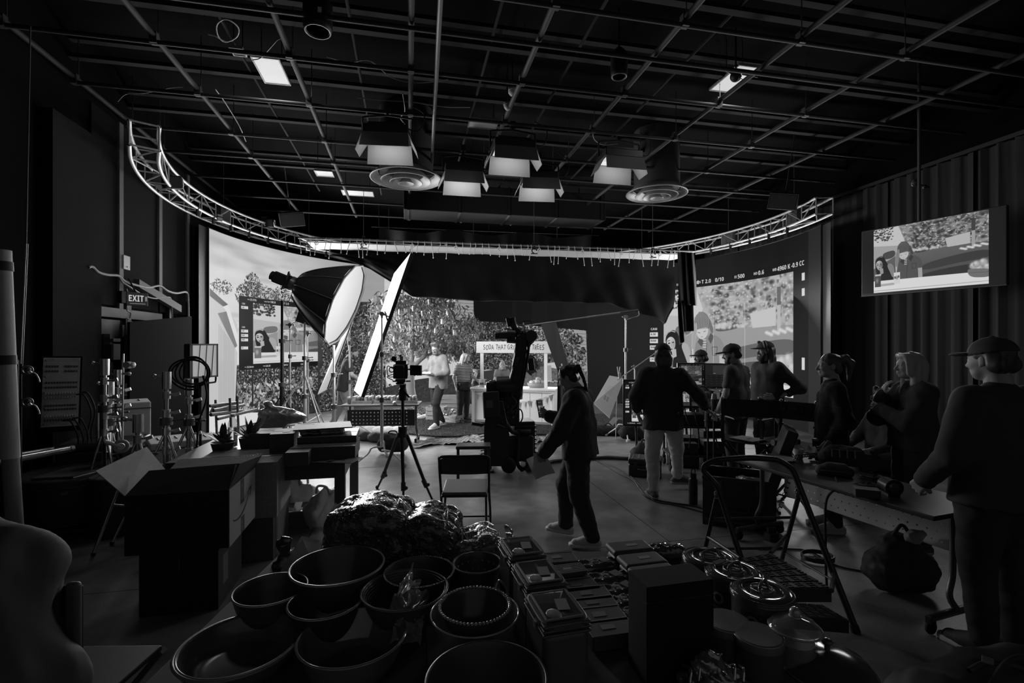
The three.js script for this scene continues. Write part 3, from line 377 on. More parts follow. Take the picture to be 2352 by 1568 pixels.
// ---------- overhead: truss, lamps, diffusers, teaser frame ----------
const mChrome = M(.95, .35, .15), mSteel = M(.6, .4, .4), mBlackMetal = M(.02, .45, .3), mRubber = M(.012, .8), mWhite = M(.78, .8), mRope = M(.6, .9);
{
  const t = thing('lighting_truss', 'curved bright aluminium box truss hung on cables above the LED wall', 'truss'), y0 = 4.2, y1 = 4.5, ri = 5.72, ro = 6.02, a0 = -129, a1 = 96, arc = (r, y) => sheet(1, 1, () => V()) && tube(Array.from({ length: 46 }, (_, i) => onWall(a0 + (a1 - a0) * i / 45, y, r)), .024, 180, false, 8);
  for (const [r, y] of [[ri, y0], [ri, y1], [ro, y0], [ro, y1]]) obj('chord', arc(r, y), mChrome, t);
  const n = 44; for (let i = 0; i <= n; i++) { const a = a0 + (a1 - a0) * i / n, b = a0 + (a1 - a0) * (i + 1) / n; obj('brace', [bar(onWall(a, y0, ri), onWall(a, y1, ri), .011, .011, 6), bar(onWall(a, y0, ri), onWall(a, y0, ro), .011, .011, 6), bar(onWall(a, y0, ro), onWall(a, y1, ro), .011, .011, 6), bar(onWall(a, y1, ri), onWall(a, y1, ro), .011, .011, 6)], mSteel, t); if (i < n) { obj('diagonal', [bar(onWall(a, i % 2 ? y0 : y1, ri), onWall(b, i % 2 ? y1 : y0, ri), .011, .011, 6), bar(onWall(a, y0, i % 2 ? ro : ri), onWall(b, y0, i % 2 ? ri : ro), .011, .011, 6)], mSteel, t); } }
  for (const a of [-112, -88, -62, -38, -12, 14, 40, 66, 86]) { obj('joint_plate', bx(.1, .34, .32, ...onWall(a, 4.35, 5.87).toArray(), 0, -a * Math.PI / 180 + Math.PI / 2, 0), M(.12, .5, .4), t); obj('suspension_cable', bar(onWall(a, 4.5, 5.87), onWall(a, DECK, 5.87), .006, .006, 5), M(.08, .6), t); }
  for (let a = -100; a < 92; a += 6) obj('hanging_clamp', [bx(.05, .14, .03, ...onWall(a, 4.13, ri).toArray(), 0, -a * Math.PI / 180, 0), torus(.028, .008, ...onWall(a, 4.2, ri).toArray(), 0, -a * Math.PI / 180 + 1.57, 0, 12)], mBlackMetal, t);
}
{ // small projector lamps riding on the truss
  const mk = (deg, y, label) => { const p = onWall(deg, y, 5.72), s = thing('spotlight', label, 'spotlight', p, -deg * Math.PI / 180 + .5, 'spotlights clamped to the truss'); s.rotation.x = .25; obj('housing', [bx(.2, .2, .26, 0, .0, 0, 0, 0, 0, .03), bx(.22, .05, .1, 0, .12, -.05)], mBlackMetal, s); obj('lens_ring', torus(.07, .014, 0, 0, .135), mSteel, s); obj('lens', ball(.055, 0, 0, .12, 1, 1, .4), M(.5, .08, .2), s); obj('clamp', bar([0, -.1, 0], [0, .14, -.08], .018), mBlackMetal, s); return s; };
  mk(-112, 4.28, 'square black spotlight with a round lens where the truss bends toward the battened wall');
  mk(-76, 4.52, 'square black spotlight on top of the truss above the bright sky picture');
  const bxs = thing('junction_box', 'pale square junction box strapped to the lower truss tube', 'box', onWall(-93, 4.2, 5.66), 1.2, 'pale boxes on the truss'); obj('shell', bx(.1, .13, .05, 0, 0, 0, 0, 0, 0, .01), M(.6, .5), bxs); obj('strap', bx(.11, .02, .06, 0, .02, 0), mDark, bxs);
  const b2 = dup(bxs, onWall(-64, 4.17, 5.66), .9, 'second pale junction box, on the truss above the cloudy picture', 'pale boxes on the truss');
}
{ // soft lights with barn doors, shining straight down
  const spots = [[890, 322, 4.55, .1, 'soft light with barn doors nearest the camera, above the round air diffuser'], [1178, 352, 4.55, .2, 'soft light with barn doors hung alone in the middle of the pipe grid'], [1422, 374, 4.55, .2, 'soft light with barn doors beside the round diffuser near the drapes'], [1064, 405, 4.5, .18, 'brightest soft light with barn doors, low between the two rows'], [1238, 420, 4.5, .1, 'soft light with barn doors deepest in the grid, over the soda stand']];
  spots.forEach(([px, py, y, rot, label], i) => {
    const p = Hh(px, py, y), t = thing('barn_door_light', label, 'studio light', p, rot, 'soft lights with barn doors'), w = .6, d = .42, dh = .26, out = .075;
    obj('housing', [bx(w, .12, d, 0, .08, 0, 0, 0, 0, .015), bx(w * .8, .05, d * .7, 0, .16, 0)], mBlackMetal, t);
    obj('lamp_panel', bx(w - .06, .006, d - .06, 0, .015, 0), M(.5, .6, 0, { glow: .55 }), t);
    const door = M(.12, .7), dkd = (a, b, c2, e) => { const q = obj('barn_door', slab([a, b, c2, e], .006), door, t); return q; };
    dkd([-w / 2, .02, d / 2], [w / 2, .02, d / 2], [w / 2 + .02, .02 - dh * .8, d / 2 + out], [-w / 2 - .02, .02 - dh * .8, d / 2 + out]);
    dkd([w / 2, .02, -d / 2], [-w / 2, .02, -d / 2], [-w / 2 - .02, .02 - dh, -d / 2 - out * .8], [w / 2 + .02, .02 - dh, -d / 2 - out * .8]);
    for (const s of [-1, 1]) dkd([s * w / 2, .02, s * d / 2], [s * w / 2, .02, -s * d / 2], [s * (w / 2 + .1), .02 - dh * .8, -s * d / 2 * .7], [s * (w / 2 + .1), .02 - dh * .8, s * d / 2 * .7]);
    obj('yoke', [tube([[-w / 2 - .03, .08, 0], [-w / 2 - .03, .3, 0], [0, .34, 0], [w / 2 + .03, .3, 0], [w / 2 + .03, .08, 0]], .014, 40, false, 6, .1), bar([0, .34, 0], [0, GRID - y, 0], .02), bx(.08, .1, .06, 0, GRID - y - .04, 0)], mBlackMetal, t);
    obj('power_cable', tube([[.2, .2, 0], [.42, .1, .1], [.5, .35, .05], [.3, GRID - y, .1]], .008, 24), mRubber, t);
    areaLight([19, 19, 16, 28, 22][i], w - .1, d - .1, p.clone().add(V(0, .008, 0)), p.clone().add(V(-.1, -2, -1.2)));
  });
}
{ // stepped round air diffusers under short ducts
  const mk = (px, py, R, label) => { const p = Hh(px, py, 4.6), t = thing('air_diffuser', label, 'air vent', p, 0, 'round ceiling air diffusers'), ring = (r0, r1, y0, y1) => lathe([[r0, y0], [r0 + .01, y0 + .006], [(r0 + r1) / 2, (y0 + y1) / 2 - .01], [r1 - .01, y1 - .012], [r1, y1], [r1 - .012, y1 + .012], [r0, y0 + .03]], 56), m = M(.3, .5, .2);
    obj('outer_ring', [ring(R * .78, R, .06, -.02), torus(R * .985, .014, 0, -.02, 0, 1.57)], m, t); obj('cone_ring', ring(R * .5, R * .7, .05, -.05), m, t); obj('cone_ring', ring(R * .28, R * .46, .03, -.08), m, t); obj('cone_ring', lathe([[0, -.02], [R * .12, -.03], [R * .22, -.1], [R * .225, -.11], [R * .2, -.1], [0, -.05]], 40), m, t);
    obj('spokes', [bar([-R * .8, .04, 0], [R * .8, .04, 0], .008), bar([0, .04, -R * .8], [0, .04, R * .8], .008)], m, t); obj('neck', cy(R * .74, R * .74, DECK - 4.6 - .08, 0, (DECK - 4.6) / 2 + .03, 0, 0, 0, 0, 40), M(.03, .7), t); };
  mk(933, 408, .6, 'large stepped round air diffuser beside the brightest barn-door light'); mk(1508, 443, .56, 'large stepped round air diffuser in front of the sloping truss');
  const duct = thing('air_duct', 'long dark rectangular air duct with scuffed tape seams above the teaser frame', 'duct', room(2.2, 4.95, 11.2), ROOM); obj('duct_body', bx(4.6, .6, .9, 0, 0, 0, 0, 0, 0, .02), M(.004, .9), duct); for (const x of [-2.2, -1.1, 0, 1.1, 2.2]) obj('seam', bx(.05, .63, .93, x, 0, 0), M(.008, .6), duct); for (const x of [-1.8, 1.8]) obj('hanger', bar([x, .3, 0], [x, .82, 0], .01), mBlackMetal, duct);
}
{ // ceiling luminaires and panels
  const lum = (px, py, h, w, d, glow, label, cat = 'ceiling light', k = 0) => { const p = Hh(px, py, h), t = thing(cat === 'ceiling light' ? 'ceiling_light' : 'ceiling_panel', label, cat, p, ROOM); obj('frame', [bx(w + .03, .03, .015, 0, .0, d / 2 + .007), bx(w + .03, .03, .015, 0, .0, -d / 2 - .007), bx(.015, .03, d, w / 2 + .007, 0, 0), bx(.015, .03, d, -w / 2 - .007, 0, 0), bx(w, .02, d, 0, .02, 0)], M(.25, .5), t); obj(glow ? 'light_diffuser' : 'face', bx(w, .01, d, 0, -.002, 0), M(.5, .6, 0, glow ? { glow } : {}), t); obj('hanger', [bar([w * .4, 0, 0], [w * .4, DECK - h, 0], .006), bar([-w * .4, 0, 0], [-w * .4, DECK - h, 0], .006)], mBlackMetal, t); if (glow && k) areaLight(k, w, d, p.clone().add(V(0, -.02, 0)), p.clone().add(V(0, -2, 0))); return t; };
  lum(624, 163, 5.25, .3, .6, .42, 'bright square ceiling light among the pipes over the battened wall', 'ceiling light', 16); lum(1687, 181, 5.25, .3, .6, .4, 'bright ceiling light crossed by dark cables on the drape side', 'ceiling light', 16);
  lum(745, 398, 5.05, .3, .3, .09, 'small dim hanging panel light beside the first air diffuser', 'ceiling light'); lum(822, 443, 5.0, .62, .35, 0, 'dull grey double ceiling panel beneath the small dim panel light', 'ceiling panel'); lum(1110, 283, 5.2, .42, .3, 0, 'dark grey ceiling panel beside the central pipe', 'ceiling panel'); lum(547, 118, 5.2, .12, .14, 0, 'tiny grey panel under the loop of cable', 'ceiling panel');
  const c = Hh(1690, 175, 5.12), k = thing('camera_dome', 'small dark dome hanging across the bright crossed ceiling light', 'camera', c); obj('dome', ball(.07, 0, 0, 0), mBlackMetal, k); obj('arm', [bar([-.35, .04, .1], [.3, .02, -.05], .012), bar([-.3, .0, .2], [.2, .06, -.2], .008), bar([0, 0, 0], [0, DECK - 5.15, 0], .012)], mBlackMetal, k);
  const s = (px, py, h, r, label, a) => { const t = thing('smoke_detector', label, 'detector', Hh(px, py, h)); obj('base', cy(r, r * .9, .03, 0, .04, 0), M(a, .6), t); obj('sensor', lathe([[0, -.04], [r * .5, -.035], [r * .85, 0], [r * .9, .03]], 20), M(a, .5), t); obj('stem', bar([0, .05, 0], [0, DECK - h, 0], .008), mBlackMetal, t); };
  s(1177, 213, 5.3, .07, 'pale round detector beside the central ceiling pipe', .5); s(1166, 246, 5.0, .06, 'lower small round detector with a bright spot under the pale one', .3);
  const can = (px, py, h, r, label) => { const t = thing('downlight', label, 'ceiling light', Hh(px, py, h), ROOM); obj('can', lathe([[r * .75, -.14], [r * .9, -.15], [r, -.1], [r, .12], [.03, .2], [0, .2]], 24), mBlackMetal, t); obj('rim', torus(r * .85, .01, 0, -.145, 0, 1.57), M(.12, .4), t); obj('stem', bar([0, .18, 0], [0, DECK - h, 0], .012), mBlackMetal, t); return t; };
  can(1422, 148, 5.1, .1, 'unlit black can downlight among the pipes on the drape side'); const c2 = can(730, 38, 5.0, .14, 'large unlit black can light with a pale sticker'); obj('sticker', bx(.035, .05, .004, .04, -.02, .142), M(.7, .6), c2);
  for (const [px, py, d, ry, label] of [[670, 503, 11, .5, 'dark wedge speaker hanging above the truss on the battened side'], [1800, 462, 9.6, -.6, 'dark box speaker propped over the truss near the drapes']]) { const p = P(px, py, d), t = thing('speaker', label, 'speaker', p, ry); t.rotation.x = .4; obj('cabinet', bx(.5, .3, .26, 0, 0, 0, 0, 0, 0, .02), M(.012, .6), t); obj('grille', bx(.46, .26, .01, 0, 0, .133), M(.02, .9), t); obj('rim', [bx(.5, .008, .01, 0, .148, .135), bx(.5, .008, .01, 0, -.148, .135), bx(.008, .3, .01, .246, 0, .135), bx(.008, .3, .01, -.246, 0, .135)], M(.08, .5), t); obj('hanger', bar([0, .1, -.05], [0, DECK - p.y, (DECK - p.y) * .35], .012), mBlackMetal, t); }
  // cables slung through the grid
  const cab = (pts, r, a, label) => tag(obj('cable', tube(pts, r, 60), M(a, .5)), label, 'cable', 'cables slung through the ceiling grid');
  const q = (px, py, h = 5.02) => Hh(px, py, h);
  cab([q(478, 79), q(495, 83), q(520, 95), q(543, 85), q(548, 65), q(530, 48), q(512, 45), q(498, 58), q(500, 80), q(515, 96), q(535, 92)], .007, .5, 'looped pale cable coiled on the second ceiling pipe');
  cab([q(270, 233), q(290, 216), q(330, 214), q(390, 202), q(420, 200)], .006, .35, 'thin cable drooping over the battened-wall end of the truss');
  cab([q(495, 205), q(520, 240), q(550, 290), q(565, 325)], .006, .3, 'cable trailing along the ceiling joists above the first truss bend');
  cab([q(580, 138), q(600, 132), q(625, 105), q(640, 90), q(660, 88)], .006, .25, 'cable crossing the bright square ceiling light');
  cab([q(750, 130), q(800, 143), q(850, 140), q(900, 178), q(960, 190), q(1030, 182)], .006, .2, 'cable sagging between pipes before the central beam');
  cab([q(820, 224), q(890, 231), q(950, 235), q(1020, 245), q(1080, 246)], .008, .22, 'bundle of cable running beside the middle pipe');
  cab([q(925, 215), q(930, 255), q(920, 270), q(930, 285)], .007, .35, 'cable end dangling above the first barn-door light');
  cab([q(1360, 295), q(1365, 320), q(1385, 332), q(1420, 330)], .006, .2, 'cable loop beside the drape-side barn-door light');
}
// teaser frame: long pipe frame with a pale silk, black drape hung from it, tie cords all along
const FA = P(690, 546, 9.9), FB = P(1592, 577, 11.2), fdir = FB.clone().sub(FA).normalize(), fback = V(fdir.z, 0, -fdir.x).multiplyScalar(1).normalize(); if (fback.z > 0) fback.negate();
const fr = (u, b, dy = 0) => FA.clone().lerp(FB, u).addScaledVector(fback, b).add(V(0, dy, 0));
{
  const f = thing('overhead_frame', 'long pipe frame holding a pale silk hung under the truss', 'frame');
  obj('front_pipe', [bar(fr(-.005, 0), fr(1.005, 0), .024), bar(fr(0, .02, -.07), fr(1, .02, -.07), .012)], M(.35, .35, .7), f); obj('rear_pipe', bar(fr(.03, .95), fr(.97, .95), .022), mSteel, f); for (const u of [.0, .34, .66, 1]) obj('cross_pipe', bar(fr(u, 0, 0), fr(.03 + u * .94, .95), .02), mSteel, f);
  obj('silk', sheet(60, 6, (u, v) => fr(.012 + u * .976, .06 + v * .86, -.05 - .03 * Math.sin(v * 3.14) + .006 * Math.sin(u * 60))), M(.88, .8, 0, { phys: 1, transmission: .3, thickness: 0 }), f);
  for (const u of [.145, .565, .885]) { obj('shackle', [torus(.05, .013, ...fr(u, -.02, -.11).toArray(), 0, ROOM, 0, 20, 4.6), torus(.03, .009, ...fr(u, 0, .05).toArray(), 0, ROOM, 0, 14), bar(fr(u, -.02, -.17).add(V(-.07, 0, 0)), fr(u, -.02, -.17).add(V(.07, 0, 0)), .012), bar(fr(u, -.02, -.04), fr(u, 0, .05), .012)], mDark, f); obj('suspension_cable', bar(fr(u, 0, .06), fr(u, 0, DECK - FA.y), .006, .006, 5), M(.06, .6), f); }
  for (let i = 0; i < 56; i++) { const u = Math.min(.998, Math.max(0, (i + rr(-.35, .35)) / 55)), k = rr(.14, .34), sw = rr(-.07, .07); obj('tie_cord', [tube([fr(u, .03, .03), fr(u, -.035, .0), fr(u, -.03, -.06), fr(u, -.03, -.06 - k * .4).add(V(sw * .5, 0, 0)), fr(u, -.03, -.06 - k).add(V(sw, 0, 0))], .0065, 12, false, 5), ball(.013, ...fr(u, -.03, -.06 - k).add(V(sw, 0, 0)).toArray(), 1, 1.2, 1, 6)], mRope, f); if (i % 6 === 2) obj('tie_knot', [torus(.035, .007, ...fr(u, -.035, -.1).toArray(), .3, .4, .3, 14), torus(.03, .007, ...fr(u, -.035, -.08).toArray(), .9, 1, .3, 14)], mRope, f); }
}
{
  const prof = [[0, 588], [.05, 600], [.1, 612], [.17, 650], [.22, 680], [.42, 691], [.62, 692], [.8, 696], [.87, 716], [.93, 728], [.965, 745], [1, 705]], bot = (u) => { for (let i = 1; i < prof.length; i++) if (u <= prof[i][0]) { const [a, b] = prof[i - 1], [c, d] = prof[i], t = (u - a) / (c - a); return b + (d - b) * t; } return 705; };
  const t = thing('black_drape', 'wide black cloth hanging in folds from the pale overhead frame', 'drape'), pt = (u, v) => { const uu = .045 + u * .955, top = fr(uu, .93, -.02), d = -top.z, y = EYE + (HY - bot(u)) / FX * d, yy = top.y + (y - top.y) * v, k = .25 + v; return V(top.x, yy, top.z).addScaledVector(fback, (.05 * Math.sin(u * 41 + v * 3) + .04 * Math.sin(u * 77 - v * 5) + .09 * vnoise(u * 11, v * 4, 3) + (u < .25 ? .22 * vnoise(u * 18 + v * 6, v * 7 - u * 14, 5) * (1 - u * 3) : 0)) * k); };
  obj('cloth', sheet(220, 30, (u, v) => pt(u, 1 - v)), M(.005, 1, 0, { phys: 1, specularIntensity: .3, bumpMap: rep(tCloth, 40, 20), bumpScale: .002 }), t); obj('hem', tube(Array.from({ length: 60 }, (_, i) => pt(i / 59, 1).add(V(0, .0, .01))), .012, 120), M(.006, .9), t);
  // heavy gathered end hanging down beside the second picture
  const g = thing('black_drape', 'gathered black drape end dangling in points beside the data-framed girl picture', 'drape'), e0 = P(1566, 588, 10.9), e1 = P(1586, 588, 10.75); const hang = (x0, x1, y0, y1, y2, d, k) => sheet(16, 24, (u, v) => { const x = x0 + (x1 - x0) * u, yb = y1 + (y2 - y1) * u, y = y0 + (yb - y0) * (1 - v) , p = P(x + (1 - v) * 4, y, d + .09 * Math.sin(u * 11 + k + v * 2)); return p; });
  obj('fold', hang(1556, 1590, 580, 762, 760, 10.7, 0), M(.006, .9), g); obj('fold', hang(1574, 1597, 580, 700, 702, 10.6, 2), M(.008, .9), g); obj('fold', hang(1556, 1572, 690, 792, 782, 10.65, 3), M(.014, .8), g);
  const b = thing('black_drape', 'high black backing cloth swagged above the pale frame', 'drape'); obj('cloth', sheet(80, 12, (u, v) => { const p = fr(.16 + u * .62, 1.6, 0); return V(p.x, 4.02 + v * .55 - .12 * Math.abs(Math.sin(u * 9.4)) * v, p.z).addScaledVector(fback, .12 * Math.sin(u * 40) * (1 - v * .5)); }), M(.025, .8), b); obj('line', bar(fr(.14, 1.6, .65), fr(.8, 1.6, .65), .012), mBlackMetal, b); for (const u of [.16, .47, .78]) obj('hanger', bar(fr(u, 1.6, .65), fr(u, 1.6, DECK - FA.y), .006, .006, 5), mBlackMetal, b);
}
{ // slanting black flag with cloth under it, beside the soda stand
  const t = thing('black_flag', 'slanting black flag panel with a cloth tail between tree picture and braided woman', 'flag'), d = 9.75;
  obj('panel', slab([P(1243, 744, d), P(1277, 740, d - .1), P(1306, 838, d - .1), P(1281, 850, d)], .03), M(.018, .8), t);
  obj('cloth', sheet(14, 16, (u, v) => P(1281 + 26 * u - 2 * (1 - v), 845 + (1 - v) * 128, d - .05 + .06 * Math.sin(u * 9) * (1.2 - v))), M(.01, .85), t); obj('clamp', [bar(P(1286, 842, d - .15), P(1300, 858, d - .15), .012), bar(P(1290, 835, d - .15), P(1296, 862, d - .15), .012), bar(P(1306, 843, d - .15), P(1298, 866, d - .15), .01)], mSteel, t); obj('pole', bar(P(1292, 980, d), P(1294, 842, d), .016), mBlackMetal, t); obj('foot', [bar(P(1292, 985, d), P(1270, 996, d - .1), .014), bar(P(1292, 985, d), P(1312, 996, d - .1), .014), bar(P(1292, 985, d), P(1294, 992, d + .3), .014)], mBlackMetal, t);
}

// ---------- the set: lawn carpet, soda stand, tree, crates, drinks table ----------
{
  const turf = thing('turf_carpet', 'large piece of artificial grass carpet with a curling edge under the soda stand', 'carpet'), B = [[790, 968], [830, 985], [915, 996], [965, 1001], [1010, 1005], [1060, 1004], [1110, 999], [1200, 1000], [1290, 1000], [1380, 996], [1440, 988], [1475, 975], [1478, 945], [1420, 930], [1300, 925], [1150, 923], [1000, 923], [880, 925], [800, 935]].map(([x, y]) => Fl(x, y)).map((p) => [p.x, -p.z]);
  const g = plate(B, .02, .008); g.rotateX(-Math.PI / 2); g.translate(0, .012, 0); obj('pile', uvM(g, .8), M(.16, .95, 0, { map: tTurf, bumpMap: tBump, bumpScale: .01 }), turf);
  const blade = new THREE.ConeGeometry(.004, .04, 3), n = 26000, im = new THREE.InstancedMesh(blade, M(.05, .9), n), m4 = new THREE.Matrix4(), q = new THREE.Quaternion(), e = new THREE.Euler(), inside = (x, y) => { let c = false; for (let i = 0, j = B.length - 1; i < B.length; j = i++) if ((B[i][1] > y) !== (B[j][1] > y) && x < (B[j][0] - B[i][0]) * (y - B[i][1]) / (B[j][1] - B[i][1]) + B[i][0]) c = !c; return c; };
  for (let i = 0; i < n;) { const x = rr(-4.5, 4), y = rr(8.5, 12.2); if (!inside(x, y)) continue; e.set(rr(-.5, .5), rr(0, 6), rr(-.5, .5)); m4.compose(V(x, .045, -y), q.setFromEuler(e), V(1, rr(.6, 1.5), 1)); im.setMatrixAt(i++, m4); }
  im.name = 'grass_blades'; im.userData.kind = 'stuff'; shade(im); turf.add(im);
}
const sodaTex = ['#d8d8d8', '#8a8a8a', '#5a5a5a'].map((c0, i) => canvas(128, 128, (c) => { c.fillStyle = c0; c.fillRect(0, 0, 128, 128); c.fillStyle = i ? '#e6e6e6' : '#444'; c.font = 'bold 26px sans-serif'; for (const x of [6, 70]) c.fillText(i === 1 ? 'SODA' : 'POP', x, 58); softOval(c, 34, 86, 22, 16, i ? 220 : 80, .9); softOval(c, 98, 86, 22, 16, i ? 220 : 80, .9); c.fillStyle = i ? '#333' : '#aaa'; c.fillRect(0, 104, 128, 9); }));
const canGeo = lathe([[0, .001], [.022, .001], [.026, .006], [.033, .012], [.033, .105], [.027, .119], [.026, .122], [.0, .118]], 16), lidGeo = merge([lathe([[.0, .1185], [.0235, .1175], [.026, .1235], [.027, .1195]], 16), cy(.008, .008, .003, .006, .1195, 0, 0, 0, 0, 8)]);
const cans = [0, 1, 2].map((i) => M(.8, .35, .3, { map: sodaTex[i] })), mLid = M(.7, .25, .8);
function can(p, kind, label, group, tilt) { const t = thing('soda_can', label, 'can', p, rr(0, 6), group); if (tilt) { t.rotation.x = tilt[0]; t.rotation.z = tilt[1]; } obj('can_body', canGeo, cans[kind], t); obj('can_lid', lidGeo, mLid, t); return t; }
const wood = M(.85, .55), paleWood = M(.62, .7, 0, { map: tCard });
{ // the stand itself
  const a = P(1094, 960, 11.15), b = P(1277, 977, 10.7); a.y = b.y = .03; const t = thing('soda_stand', 'white wooden soda stand with grooved front, two posts and a lettered sign board', 'stand', a.clone().lerp(b, .5).setY(.03), Math.atan2(a.z - b.z, b.x - a.x) * 1), w = a.distanceTo(b), H = .74;
  for (let i = 0; i < 7; i++) obj('front_board', bx(w / 7 - .008, H - .06, .018, -w / 2 + (i + .5) * w / 7, H / 2, .25, 0, 0, 0, .003), wood, t);
  for (const s of [-1, 1]) { obj('corner_post', bx(.07, H, .07, s * (w / 2 - .02), H / 2, .245, 0, 0, 0, .004), wood, t); obj('side_board', bx(.018, H - .03, .46, s * (w / 2 - .01), H / 2, 0), wood, t); obj('sign_post', bx(.07, .86, .04, s * (w / 2 - .14) + (s < 0 ? 0 : -.08), H + .43, .02, 0, 0, 0, .004), wood, t); }
  obj('counter_top', [bx(w + .09, .045, .62, 0, H + .02, .0, 0, 0, 0, .008), bx(w + .05, .03, .58, 0, H - .02, 0)], M(.82, .45), t); obj('base_rail', bx(w, .05, .03, 0, .05, .26), M(.3, .7), t);
  const sign = canvas(1024, 176, (c) => { c.fillStyle = '#d6d6d6'; c.fillRect(0, 0, 1024, 176); c.fillStyle = '#3a3a3a'; c.strokeStyle = '#3a3a3a'; c.font = '96px sans-serif'; c.lineWidth = 3; const txt = [...'SODA THAT GROWS ON TREES'], wd = (ch) => ch === ' ' ? 34 : c.measureText(ch).width + 5, k = 840 / txt.reduce((n, ch) => n + wd(ch), 0); let x = 92; for (const [i, ch] of txt.entries()) { c.save(); c.translate(x, 126 + 6 * Math.sin(i * 2.3)); c.rotate(.07 * Math.sin(i * 1.7)); c.scale(k, 1.12 + .1 * Math.sin(i * 3.1)); c.fillText(ch, 0, 0); c.strokeText(ch, 0, 0); c.restore(); x += wd(ch) * k; } });
  const brd = obj('sign_board', bx(w * .94, .255, .03, -.03, H + .93, .055, 0, 0, 0, .004), M(.8, .6), t); obj('sign_lettering', sheet(1, 1, (u, v) => V(-w * .465 - .03 + u * w * .93, H + .81 + v * .24, .0715)), M(1, .6, 0, { map: sign }), brd);
  // bunting: a cord with cloth pennants
  const cord = (u) => V(-w / 2 + .02 + u * (w - .02), H - .06 - .19 * (1 - (2 * u - 1) ** 2), .29), bt = obj('bunting_cord', tube(Array.from({ length: 12 }, (_, i) => cord(i / 11)), .004, 40), M(.6, .9), t);
  for (let i = 0; i < 15; i++) { const u = (i + .6) / 15.5, p = cord(u), q2 = cord(u + .042), m = p.clone().lerp(q2, .5).add(V(.005, -.135, .012)); obj('pennant', slab([p, m, m.clone().add(V(.002, 0, 0)), q2], .002), M([.36, .6, .25, .7][i % 4], .85), bt); }
  const top = (px, dz = 0) => { const p = P(px, 893, 10.85 + dz); p.y = .03 + H + .0435; return p; };
  const bk = thing('pail', 'small square tin pail with a dark printed label at the end of the counter', 'pail', top(1107, .1)); obj('pail_body', put(fin(new THREE.CylinderGeometry(.1, .075, .17, 4, 1, true)), 0, .085, 0, 0, .8, 0), M(.6, .5), bk); obj('pail_rim', put(torus(.1, .006, 0, .17, 0, 1.57, 0, 0, 4)), M(.7, .4), bk); obj('pail_floor', bx(.1, .004, .1, 0, .004, 0), M(.4, .6), bk); obj('pail_label', bx(.09, .05, .003, 0, .08, .067, -.2), M(.08, .7), bk);
  for (const [px, dz, k, lab] of [[1119, 0, 0, 'soda can on the counter right against the square tin pail'], [1128, .05, 1, 'soda can between the counter pail and the robot arm'], [1124, .22, 2, 'darker soda can behind the two on the counter by the pail']]) can(top(px, dz), k, lab);
  const bw = thing('fruit_bowl', 'round wooden bowl heaped with fruit on the counter under the second sign post', 'bowl', top(1234, .05)); obj('bowl', lathe([[0, 0], [.17, 0], [.215, .05], [.225, .1], [.212, .105], [.2, .06], [.15, .015], [0, .012]], 32), M(.35, .6), bw);
  [[-.1, .1, .03], [.0, .12, .06], [.1, .105, .02], [-.05, .11, -.07], [.07, .12, -.07], [.02, .175, 0], [-.12, .1, -.05], [.14, .1, -.04]].forEach((p, i) => { const f = thing('fruit', ['pale peach heaped at the bowl front edge', 'peach in the middle of the bowl', 'shaded round fruit at the bowl side', 'fruit tucked behind the front peach', 'dark apple behind in the fruit bowl', 'topmost peach crowning the fruit bowl', 'small fruit beside the rim toward the pail', 'fruit resting on the rim away from the pail'][i], 'fruit', bw.position.clone().add(V(...p)), i, 'fruit in the counter bowl'); obj('flesh', nets([E([0, 0, 0], [.062, .055, .06], .01), SUB([0, .06, 0], [0, .045, 0], .012, .004, .02)], .009), M([.6, .5, .35][i % 3], .5), f); obj('stalk', bar([0, .045, 0], [.006, .07, 0], .004), M(.08, .8), f); });
}
